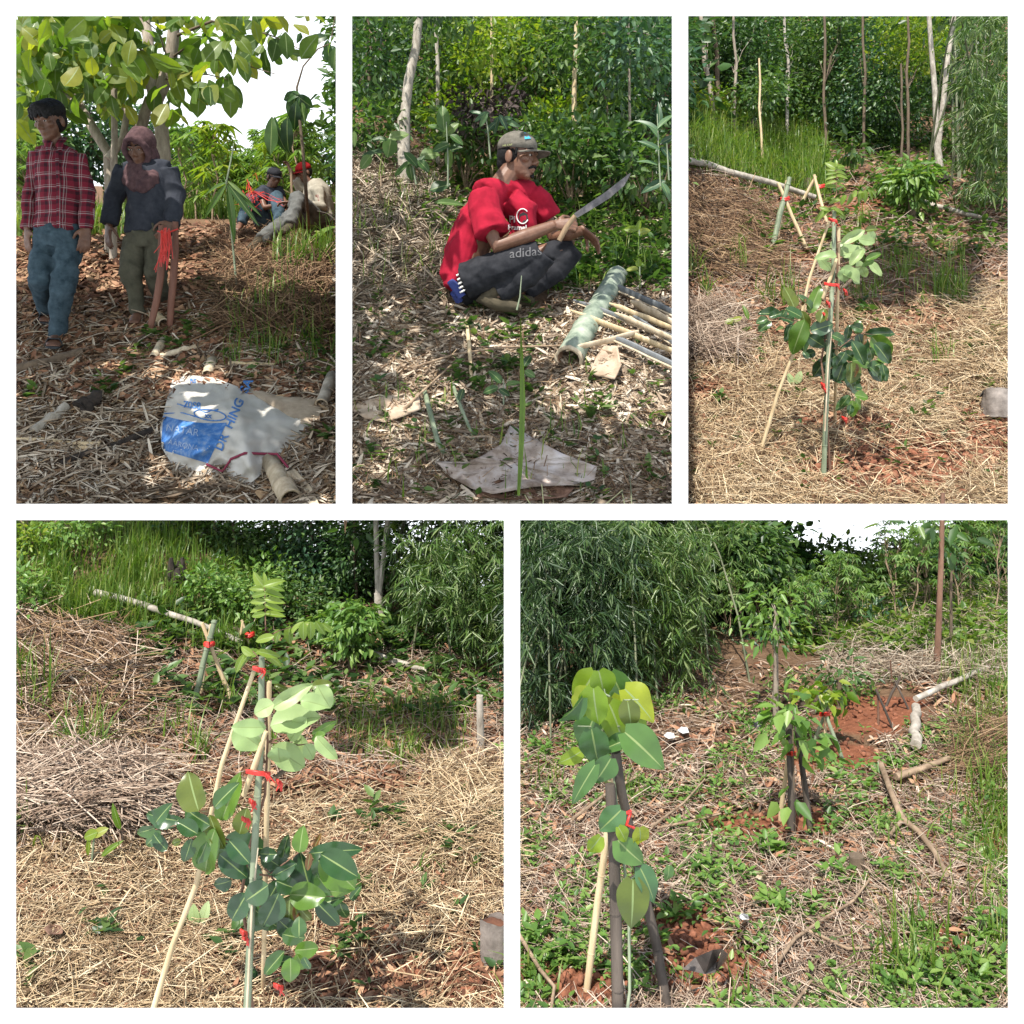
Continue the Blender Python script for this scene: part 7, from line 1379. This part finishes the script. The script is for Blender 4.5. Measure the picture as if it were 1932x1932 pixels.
    for lab, x0, x1, y0, y1, yy, n, nc, gb_ in (('big dark bamboo clump drooping over the right side, tall right opening', 1822, 1915, 10, 370, 10.2, 760, 7, (1860, 385)), ('lighter bamboo sprays behind the white forked tree, tall right opening', 1790, 1850, 10, 330, 12.8, 260, 4, (1820, 350))):
        b = gp(*gb_); cu = []
        for k in range(nc): e = P(rng.uniform(x0, x1), rng.uniform(-60, 60), yy + rng.normal(0, .5)); s = b + np.array([rng.normal(0, .25), rng.normal(0, .25), -.05]); md = s * .5 + e * .5 + np.array([0, 0, .4]); cu.append([s, s * .6 + md * .4 + np.array([0, 0, .15]), md, e * .6 + md * .4 + np.array([0, 0, .1]), e])
        lp = region_pts(n, x0, y0, x1, y1, yy - .9, yy + .7, lambda a, c: np.where(c > y1 - 70, .5, 1) * np.where(a < x0 + 20, .5, 1) * np.where(fbm(a * .03, c * .022, 52, 3) > -.12, 1, .12)); bamboo(lab, b, cu, lp, (.09, .20), 9, 'bamboo clumps of the tall right opening')
third()
print('third place ok')
# ================================================================== FIFTH PLACE: the row of staked saplings
def fifth():
    XX = lambda zx: 979.4 + zx * .4791; YU = lambda zy: 979.4 + zy * .4791; YL = lambda zy: 1442 + zy * .4791
    R = (972, 1240, 2070, 1960); bare = lambda a, c: np.where(soil_mask(a, c) > .12, .05, 1.)
    litter('leaf_litter', 'pinkish dry leaf litter between the weeds of the sapling row', S_RED, R, 15000, DRY, (.02, .075), (.006, .016), .3, .02, .65, 1, keep=bare)
    litter('straw', 'pale straw through the weeds of the sapling row', S_PINK, R, 17500, STRAW, (.04, .18), (.0016, .0036), .3, .03, .65, 1, keep=bare)
    litter('leaf_litter', 'grey brown litter of the sapling row', S_PINK, R, 9000, DRY, (.02, .08), (.004, .010), .3, .02, .65, 1, keep=bare)
    litter('dry_brush', 'brown straw bank on the right edge of the sapling row', S_BROWN, (1800, 1370, 1915, 1480), 900, STRAW, (.10, .3), (.002, .004), .2, .04, yawbias=.5)
    litter('straw', 'dry straw slope below the tall red-brown trunk', S_GREY, (1560, 1110, 1912, 1290), 3600, STRAW, (.08, .25), (.002, .0045), .3, .05)
    litter('soil_clods', 'crumbled red soil round the planting holes of the sapling row', S_CLOD, (975, 1320, 1915, 1960), 5200, CLOD, (.006, .03), (.006, .028), .4, .004, .8, keep=lambda a, c: np.where(soil_mask(a, c) > .15, 1., .03))
    mb = MB(); n = 11000; px = rng.uniform(975, 2060, n); py = 1260 + 690 * rng.random(n) ** .8; c = fbm(px * .012, py * .018, 21, 3); m = (rng.random(n) < np.clip(.17 + c * 1.0, .03, .85)) & (rng.random(n) > .85 * soil_mask(px, py)); p = ground_pts(px[m], py[m]); weeds(mb, p, 7, (.010, .028), (.008, .05))
    for cx, cy, s, k in ((1350, 1660, 20, 10), (1470, 1620, 22, 14), (1300, 1580, 16, 8), (1455, 1730, 12, 9), (1850, 1870, 40, 26), (1890, 1780, 20, 14), (1700, 1890, 40, 20), (1230, 1780, 14, 6), (1290, 1740, 10, 5), (1000, 1430, 20, 14), (1620, 1480, 30, 14), (1590, 1680, 20, 9), (1740, 1880, 30, 14), (1010, 1800, 20, 12), (1060, 1820, 14, 6)): weeds(mb, ground_pts(rng.normal(cx, s, k), np.minimum(rng.normal(cy, s * .5, k), 1950)), 9, (.018, .040), (.02, .07))
    stuff(mb.build('weeds', G_YELM), 'green weeds spreading over the ground of the sapling row')
    mb = MB(); px, py = sample_rect(420, 1600, 1085, 1912, 1230); grass(mb, ground_pts(px, py), 7, (.05, .13), (.003, .006), .5)
    px, py = sample_rect(900, 1500, 1110, 1912, 1240); weeds(mb, ground_pts(px, py), 6, (.03, .06), (.02, .08))
    n = 900; px = rng.uniform(1650, 1912, n); py = 1230 + 700 * rng.random(n) ** 1.2; m = (px > 1912 - (2000 - py) * .18) | ((py > 1400) & (rng.random(n) < .12)); grass(mb, ground_pts(px[m], py[m]), 6, (.04, .14), (.003, .006), .5)
    for cx, cy, k, h in ((1710, 1860, 6, .2), (1690, 1850, 5, .2), (1740, 1800, 3, .15), (1860, 1480, 8, .14), (1880, 1530, 8, .12), (1000, 1880, 4, .12), (1395, 1890, 2, .1), (1030, 1480, 8, .12), (1180, 1510, 6, .12)): grass(mb, ground_pts(rng.normal(cx, 9, k), rng.normal(cy, 5, k)), 5, (h * .6, h * 1.1), (.004, .007), .35)
    stuff(mb.build('grass', G_GRASS), 'green grass climbing the right bank of the sapling row')
    # nearest sapling with heart-shaped leaves
    b = gp(1172, 1990); y = 1.77; t = thing('sapling', 'heart-leaved sapling with big yellow-green leaves between dark stakes', 'sapling', b); Th = [T_hi('heart', f, c, 12, .04, s) for s, (f, c) in enumerate(((.2, .2), (.38, .32), (.12, .45)))]
    cr = {}; 
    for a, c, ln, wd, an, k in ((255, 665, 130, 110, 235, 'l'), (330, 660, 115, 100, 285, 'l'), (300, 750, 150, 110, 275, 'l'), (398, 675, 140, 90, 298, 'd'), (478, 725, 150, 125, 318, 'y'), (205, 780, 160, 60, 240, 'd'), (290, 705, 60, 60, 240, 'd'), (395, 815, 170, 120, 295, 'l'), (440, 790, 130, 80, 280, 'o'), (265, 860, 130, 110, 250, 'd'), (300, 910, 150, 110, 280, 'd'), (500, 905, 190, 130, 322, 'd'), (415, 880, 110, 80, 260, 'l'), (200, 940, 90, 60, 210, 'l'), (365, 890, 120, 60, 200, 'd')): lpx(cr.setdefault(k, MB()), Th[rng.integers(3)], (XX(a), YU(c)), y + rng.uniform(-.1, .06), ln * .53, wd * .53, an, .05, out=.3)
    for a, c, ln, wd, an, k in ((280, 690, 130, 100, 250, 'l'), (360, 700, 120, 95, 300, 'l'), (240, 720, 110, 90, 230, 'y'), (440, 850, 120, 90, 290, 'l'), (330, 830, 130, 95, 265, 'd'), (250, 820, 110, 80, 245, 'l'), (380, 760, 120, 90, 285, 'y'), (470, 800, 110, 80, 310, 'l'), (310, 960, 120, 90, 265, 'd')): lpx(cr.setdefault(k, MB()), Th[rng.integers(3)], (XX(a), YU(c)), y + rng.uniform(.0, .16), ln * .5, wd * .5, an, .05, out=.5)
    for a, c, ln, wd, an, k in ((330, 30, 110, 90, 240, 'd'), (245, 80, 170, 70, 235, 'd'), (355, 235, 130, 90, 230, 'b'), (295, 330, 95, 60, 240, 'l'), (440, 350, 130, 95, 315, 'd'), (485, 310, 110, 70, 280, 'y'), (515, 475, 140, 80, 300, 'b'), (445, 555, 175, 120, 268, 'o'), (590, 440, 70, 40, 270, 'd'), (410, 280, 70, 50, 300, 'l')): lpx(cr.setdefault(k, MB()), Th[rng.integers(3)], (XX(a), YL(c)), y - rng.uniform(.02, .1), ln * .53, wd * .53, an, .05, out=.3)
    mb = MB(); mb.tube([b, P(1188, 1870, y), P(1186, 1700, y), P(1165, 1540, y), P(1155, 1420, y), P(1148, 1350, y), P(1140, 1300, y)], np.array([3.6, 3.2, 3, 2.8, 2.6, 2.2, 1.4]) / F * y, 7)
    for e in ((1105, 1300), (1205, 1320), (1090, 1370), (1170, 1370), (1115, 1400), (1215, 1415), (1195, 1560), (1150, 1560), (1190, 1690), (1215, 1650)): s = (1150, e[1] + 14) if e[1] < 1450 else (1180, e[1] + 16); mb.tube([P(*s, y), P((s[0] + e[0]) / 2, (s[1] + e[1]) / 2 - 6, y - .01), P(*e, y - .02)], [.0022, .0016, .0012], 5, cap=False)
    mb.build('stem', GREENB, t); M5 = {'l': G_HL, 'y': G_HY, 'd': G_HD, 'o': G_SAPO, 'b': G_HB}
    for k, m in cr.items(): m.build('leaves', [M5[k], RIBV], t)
    tp = thing('stake_tripod', 'two dark stakes and a tan one tied with red round the heart-leaved sapling', 'stakes', b)
    def st(pts, r, m): mb = MB(); mb.tube(pts, np.array(r) / F * y, 10, jit=.06); knots(mb, pts, np.array(r) / F * y * .98, .17); mb.build('stake', m, tp)
    st([gp(1168, 1995), P(1166, 1899, y), P(1158, 1600, y - .01), P(1151, 1480, y - .01)], [11.5, 11.5, 10.5, 9.5], DARKST); st([gp(1262, 1925), P(1238, 1780, 1.862), P(1195, 1600, 1.808), P(1172, 1490, 1.772), P(1162, 1418, 1.754)], [10.5, 10, 9.5, 9, 8.5], DARKST); st([gp(1107, 1868), P(1128, 1700, 1.880), P(1150, 1540, 1.835), P(1162, 1450, 1.808)], [7.5, 7.2, 6.6, 6], TAN)
    mb = MB(); 
    for k in range(3): mb.tube([P(1150, 1528 + 3 * k, y - .03), P(1170, 1532 + 3 * k, y - .055), P(1190, 1536 - 3 * k, y - .03)], .0028, 5)
    mb.tube([P(1188, 1538, y - .035), P(1182, 1556, y - .05), P(1196, 1562, y - .04)], .003, 5); mb.build('raffia_tie', RIB, tp)
    # the row of smaller saplings
    def sap(lab, foot, top, leaves, leaf, L, stakes, tie, labt):
        g = gp(*foot); yy = g[1]; t = thing('sapling', lab, 'sapling', g); mb = MB(); mb.tube([g, P(*top, yy)], np.array([2, 1.4]) / F * yy, 6); mb.build('stem', BARKD, t); lf = MB()
        for c, n, s in leaves: clusters(lf, region_pts(n, c[0] - s, c[1] - s, c[0] + s, c[1] + s, yy - .05, yy + .05), 3, .03, L, .55, DROOP, .5)
        lf.build('leaves', leaf, t); tripod(labt, stakes, tie, tier=.006)
    sap('second sapling of the row with a few hanging bright leaves, between black stakes', (1500, 1580), (1495, 1345), [((1478, 1370), 5, 12), ((1505, 1358), 5, 10), ((1540, 1395), 4, 14), ((1490, 1340), 4, 10), ((1520, 1410), 2, 8), ((1500, 1490), 2, 6), ((1475, 1345), 2, 8)], G_YELM, (.036, .065), [((1492, 1584), (1489, 1358), 7.5, DARKST), ((1531, 1574), (1500, 1352), 6, DARKST), ((1472, 1548), (1492, 1380), 4.5, TAN)], (1492, 1420), 'black stakes tied with red round the second sapling of the row')
    sap('third sapling of the row with a drooping tuft of leaves on crossing green poles', (1560, 1420), (1552, 1312), [((1550, 1310), 8, 16), ((1562, 1318), 5, 14), ((1538, 1316), 4, 8), ((1552, 1302), 4, 12)], G_YEL, (.03, .06), [((1592, 1440), (1545, 1312), 4, GREENB), ((1530, 1412), (1564, 1330), 3.6, GREENB), ((1560, 1424), (1556, 1335), 3, TAN)], (1556, 1346), 'crossing green poles round the third sapling of the row')
    tripod('thin crossed dark poles right of the third sapling', [((1684, 1374), (1652, 1300), 2.6, DARKST), ((1657, 1368), (1656, 1298), 2.4, BARKR)], None); tripod('far pair of crossed dark poles near the white log', [((1668, 1340), (1698, 1276), 2.8, DARKST), ((1714, 1338), (1688, 1284), 2.2, DARKST)], None); tripod('farthest pair of thin poles below the red-brown trunk', [((1683, 1290), (1680, 1246), 1.8, BARKR), ((1720, 1290), (1712, 1252), 1.8, BARKD)], None)
    log('fallen_log', 'white fallen log running up to the right bank', 'log', (1865, 1276), (1728, 1340), 4.5, BARKW, None, 6, up=.03); log('fallen_log', 'short thick white log pointing at the viewer, at the end of the long one', 'log', (1728, 1352), (1728, 1428), 8, BARKW, None, 10, up=.02)
    for pts, r, lab in (([(1662, 1442), (1680, 1490), (1703, 1547), (1735, 1570), (1765, 1610), (1786, 1650)], 5, 'long crooked brown branch lying on the slope below the white log'), ([(1703, 1547), (1690, 1560), (1682, 1572)], 3.5, 'short fork of the crooked branch'), ([(1470, 1812), (1500, 1770), (1560, 1730), (1610, 1700), (1640, 1660)], 3, 'thin pale stick lying across the weeds in the middle foreground'), ([(1525, 1755), (1600, 1790), (1680, 1785), (1760, 1792)], 2.6, 'thin dark stick right of the pale stick'), ([(1495, 1900), (1530, 1850), (1590, 1880), (1640, 1905)], 2.4, 'bent pale stick at the bottom edge'), ([(978, 1760), (1020, 1830), (1046, 1862), (1040, 1905)], 3.2, 'bare forked twig at the lower left corner'), ([(1080, 1545), (1140, 1500), (1210, 1460)], 3, 'dry stick leaning behind the heart-leaved sapling'), ([(1230, 1560), (1290, 1515), (1330, 1470)], 2.2, 'thin dry stick right of the heart-leaved sapling'), ([(1240, 1562), (1300, 1550), (1360, 1535)], 2.4, 'low dry stick pointing at the red soil patch'), ([(1690, 1465), (1740, 1450), (1790, 1430)], 6, 'grey rotten branch below the short white log')):
        g = [gp(*p, .042) for p in pts]; k = len(g); mb = MB(); mb.tube(g, np.linspace(r * 1.2, r * .8, k) / F * g[0][1], 7, jit=.15); tag(mb.build('fallen_branch', TWIG if r < 4.5 else roughmat('brown_branch', (.12, .08, .05), (.38, .28, .19), 16, .9, .6), org=g[0]), lab, 'branch')
    g = gp(1616, 1655); t = thing('tree_stump', 'short dark cut stump among the weeds in the middle foreground', 'stump', g); mb = MB(); mb.tube([g, P(1616, 1636, g[1]), P(1615, 1614, g[1])], np.array([17, 15, 14]) / F * g[1], 12, jit=.12); mb.build('wood', BARKD, t)
    g = gp(1530, 1342); t = thing('tree_stump', 'round dark stump behind the third sapling', 'stump', g); mb = MB(); mb.tube([g, P(1527, 1325, g[1]), P(1526, 1304, g[1])], np.array([15, 16, 13]) / F * g[1], 12, jit=.2); mb.build('wood', BARKD, t)
    g = gp(1330, 1820); t = thing('plastic_bag', 'black plastic planting bag lying flat and open on the red soil', 'bag', g); mb = MB(); d = lambda a, c, l: gp(a, c, l * .8 + .03)
    A = [d(1288, 1828, .03), d(1330, 1838, .03), d(1350, 1835, .03), d(1370, 1812, .04)]; Bt = [d(1312, 1806, .06), d(1345, 1792, .12), d(1362, 1790, .15), d(1374, 1800, .10)]
    mb.add(A + Bt + [d(1352, 1815, .05)], [[0, 1, 5, 4], [5, 6, 8, 1]]); mb.add([A[1], A[2], Bt[2], Bt[3], A[3], d(1352, 1815, .05)], [[0, 1, 5], [1, 4, 5], [4, 3, 5]]); mb.add([A[2], A[3], Bt[3], Bt[2]], [[0, 1, 2, 3]]); mb.build('film', roughmat('black_film', (.025, .024, .024), (.12, .10, .09), 12, .35, .5), t, smooth=False)
    g = gp(1430, 1380); t = thing('pot', 'small black plastic pot left of the second sapling', 'pot', g); mb = MB(); r = 8 / F * g[1]; rev(mb, g, g + np.array([0, 0, r * 2.]), [(0, r * .8), (1, r), (1, r * .92), (.1, r * .75)], 14); mb.build('shell', flatmat('black_pot', (.02, .02, .024), .4), t)
    for i, (a, c, lab) in enumerate(((1262, 1388, 'crumpled white litter under the bamboo on the left'), (1288, 1378, 'bluish crumpled plastic next to the white litter under the bamboo'), (1435, 1655, 'pale dry husk lying among the weeds'), (1402, 1730, 'small white scrap above the plastic planting bag'))): sheet('litter_scrap', lab, 'litter', [(a - 10, c), (a - 3, c - 7), (a + 9, c - 5), (a + 12, c + 4), (a, c + 6)], flatmat('white_scrap', (.55, .55, .55)) if i != 2 else PALE, .03, .04, seed=i)
    # trees
    b = gp(1463, 1366); y = b[1]; bushy('slender tree with a leafy mop top beyond the second sapling', b, [(1464, 1290), (1464, 1210), (1464, 1160)], 5.5, y, [(1434, 1128, 1492, 1178, 14), (1446, 1175, 1490, 1215, 5), (1446, 1320, 1474, 1360, 5)], G_YELM, (.028, .055), 12, 'mop_top_tree', BARK)
    b = gp(1583, 1334); bushy('short tree with a small leafy head right of the third sapling', b, [(1584, 1300), (1583, 1280)], 5, b[1], [(1565, 1254, 1602, 1296, 12)], G_MID, (.022, .05), 10, 'mop_top_tree', BARKD)
    b = gp(1768, 1264); y = b[1]; t = thing('tall_tree', 'tall straight red-brown trunk on the right, crossing up to the sky', 'tree', b); mb = MB(); mb.tube([b, P(1771, 1180, y), P(1775, 1080, y), P(1778, 975, y), P(1779, 930, y)], np.array([6.5, 5.6, 5, 4.6, 4]) / F * y, 9, jit=.08); mb.build('trunk', BARKR, t); cr = MB(); clusters(cr, region_pts(10, 1740, 955, 1830, 985, y - .1, y + .2), 14, .1, (.05, .1), .4); cr.build('crown', G_MID, t)
    b = gp(1795, 1222); y = b[1]; t = thing('tall_tree', 'thin second trunk just right of the red-brown one', 'tree', b); mb = MB(); mb.tube([b, P(1794, 1120, y), P(1796, 1060, y)], np.array([3, 2.6, 2]) / F * y, 8); mb.build('trunk', BARKD, t); cr = MB(); clusters(cr, region_pts(8, 1775, 1030, 1820, 1070, y - .1, y + .1), 10, .03, (.03, .05), .4); cr.build('crown', G_DARK, t)
    labs = 'cassava plant in the green rows below the far trees'
    for i, px in enumerate(np.linspace(1330, 1900, 30)):
        y = rng.uniform(4.5, 5.1); px2 = px + rng.normal(0, 8); b = np.array([(px2 - CX) / F * y, y, 0.]); b[2] = float(zL(b[0], y)); room = b[2] - (VP - 1000) / F * y; h = rng.uniform(.20, .32) + .10 * (px > 1650) + .06 * (y - 4.5); h = min(h, max(.12, -room - .05)) if y < 5.7 else h; cassava(b, h, labs, 34, .055, 'cassava plants below the far trees', G_CASS if i % 3 else G_MID, .13)
    # banana
    b = np.array([PU(1528) * 5.1, 5.1, 0]); b[2] = float(zL(b[0], 5.1)); t = thing('banana_plant', 'banana plant with tall ragged leaves in front of the far trees', 'plant', b); mb = MB(); mb.tube([b, P(1530, 1200, 5.1), P(1530, 1165, 5.1)], [.07, .06, .05], 10); mb.build('stem', GREENB, t); lf = MB(); Tb = T_hi('lance', .2, .2, 10)
    for a, c, ln, wd, an in ((1516, 1130, 95, 24, 100), (1535, 1125, 90, 22, 80), (1560, 1125, 70, 22, 45), (1505, 1165, 70, 20, 130), (1570, 1150, 80, 16, 10), (1550, 1160, 70, 14, 20), (1500, 1150, 60, 18, 150), (1526, 1150, 80, 20, 95)): lpx(lf, Tb, (a, c), 5.1, ln, wd, an)
    lf.build('leaves', [G_BLUE, RIBV], t)
    def ft(lab, px, y, r, boxes, leaf, bark=BARKD, L=(.025, .065), nl=60, cs=.085):
        b = np.array([PU(px) * y, y, 0.]); b[2] = float(zL(b[0], y)); t = thing('forest_tree', lab, 'tree', b); mb = MB(); tp = P(px, min(q[1] for q in boxes) + 20, y); mb.tube(wob(b - np.array([0, 0, .04]), tp, 5, .02, px), np.linspace(r, r * .5, 5) / F * y, 8); cr = MB()
        for (x0, y0, x1, y1, n) in boxes:
            c0 = P((x0 + x1) / 2, (y0 + y1) / 2, y); cen = ell_pts(c0, ((x1 - x0) / 2 / F * y, (x1 - x0) / 2 / F * y * .7, (y1 - y0) / 2 / F * y), n, .45); clusters(cr, cen, nl, cs, L, .46, LEAF, .3, org=c0)
            for c in cen[::5]: mb.tube(wob(b * .4 + tp * .6, c, 4, .05), np.array([.5, .35, .25, .1]) * r / F * y, 5, cap=False)
        mb.build('trunk', bark, t); cr.build('crown', leaf, t)
    for a in (('dark rounded tree just left of the sky gap', 1500, 5.59, 6, [(1445, 1015, 1560, 1190, 70)], G_DARK), ('tree with yellowish crown under the left side of the sky', 1580, 5.83, 5, [(1545, 1040, 1625, 1120, 40)], G_MID), ('broad rounded light green tree under the middle of the sky', 1650, 5.51, 6, [(1580, 1070, 1720, 1165, 80)], G_CASS), ('dark upright tree poking into the sky', 1715, 5.91, 5, [(1680, 1030, 1745, 1120, 36)], G_DARK), ('tree at the right of the sky behind the red-brown trunk', 1800, 5.67, 6, [(1765, 1005, 1840, 1130, 50)], G_DARK), ('tall tree in the upper right corner with a dark fork', 1880, 5.43, 7, [(1830, 960, 1925, 1120, 64)], G_DARK), ('dark tree behind the banana plant', 1540, 5.35, 5, [(1490, 1090, 1600, 1200, 44)], G_DARK), ('dark shrubby tree behind the mop-top tree', 1420, 5.27, 5, [(1370, 1060, 1470, 1210, 56)], G_DARK), ('tree with bright hanging leaves reaching down from the top left of the sky', 1400, 4.95, 5, [(1330, 960, 1470, 1090, 50)], G_MID)): ft(*a)
    for px, py, s, m, lab in ((1360, 1250, 50, G_MID, 'green thicket between the bamboo and the mop-top tree'), (1420, 1230, 46, G_BLUE, 'blue-green thicket left of the mop-top tree'), (1520, 1235, 44, G_BLUE, 'rounded bush right of the mop-top tree'), (1880, 1190, 46, G_BLUE, 'pale bush at the right edge above the grassy bank'), (1690, 1175, 46, G_BLUE, 'bushy pale green shrub left of the red-brown trunk'), (1830, 1175, 44, G_MID, 'green bush right of the red-brown trunk'), (1600, 1215, 40, G_MID, 'green bush below the broad light green tree')):
        y = 4.9; g = np.array([PU(px) * y, y, 0.]); g[2] = float(zL(g[0], y)); t = thing('bush', lab, 'bush', g); lf = MB(); cen = region_pts(26, px - s, py - s * .7, px + s, py + s * .7, y - .3, y + .3); clusters(lf, cen, 32, .06, (.03, .06), .4, DROOP, .4); mb = MB()
        for c in cen[::4]: mb.tube(wob(g, c, 4, .05), [.006, .005, .004, .002], 5, cap=False)
        mb.build('stems', TWIG, t); lf.build('foliage', m, t)
    mb = MB(); clusters(mb, region_pts(520, 970, 975, 1450, 1240, 5.6, 7.0), 24, .16, (.05, .11), .5, LEAF, .3); clusters(mb, region_pts(90, 1440, 1150, 1920, 1200, 9.8, 10.5), 16, .16, (.08, .18), .5, LEAF, .3); stuff(mb.build('forest', G_DARK), 'dense dark woodland behind the bamboo and the cassava rows')
    # bamboo curtain on the left
    for lab, x0, x1, y0, y1, yy, n, nc, gb_, m in (('huge dark bamboo curtain hanging down the left side behind the heart-leaved sapling', 975, 1200, 975, 1440, 3.8, 1900, 8, (1020, 1450), G_BAMD), ('bamboo sprays of the curtain in a lighter, sunlit leaf colour, right of the dark ones', 1150, 1330, 975, 1330, 4.1, 1300, 6, (1240, 1370), G_BAM), ('thin bamboo tips hanging in front of the sky gap', 1290, 1420, 975, 1180, 4.7, 130, 3, (1340, 1330), G_BAM)):
        b = gp(*gb_); cu = []
        for k in range(nc): e = P(rng.uniform(x0, x1), rng.uniform(900, 1000), yy + rng.normal(0, .25)); s = b + np.array([rng.normal(0, .14), rng.normal(0, .12), -.03]); md = s * .5 + e * .5 + np.array([0, 0, .18]); cu.append([s, s * .6 + md * .4 + np.array([0, 0, .08]), md, e * .6 + md * .4 + np.array([0, 0, .05]), e])
        lp = region_pts(n, x0, y0, x1, y1, yy - .4, yy + .35, lambda a, c: np.where(c > y1 - 80, .55, 1) * np.where(a > x1 - 40, .5, 1) * np.where(fbm(a * .020, c * .015, 53, 3) > -.5, 1, .2)); bamboo(lab, b, cu, lp, (.035, .085), 9, 'bamboo of the sapling row', leafmat_=m)
G_HL = leafmat('lime_heart_leaf', [(.13, .22, .02), (.17, .26, .025), (.22, .30, .03)], .5, .4); G_HY = leafmat('yellow_heart_leaf', [(.24, .30, .025), (.30, .34, .03)], .5, .4)  # brighter yellow-green and yellow leaf tones
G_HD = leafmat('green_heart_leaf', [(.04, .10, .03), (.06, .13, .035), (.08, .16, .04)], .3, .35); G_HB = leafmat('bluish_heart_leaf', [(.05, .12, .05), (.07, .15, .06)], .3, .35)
G_BAMD = leafmat('shaded_bamboo_leaf', [(.012, .032, .012), (.025, .06, .018), (.045, .09, .028), (.09, .14, .05)], .3, .4)  # darker copy of the bamboo leaf, shade put into the colour
fifth()
print('all ok')
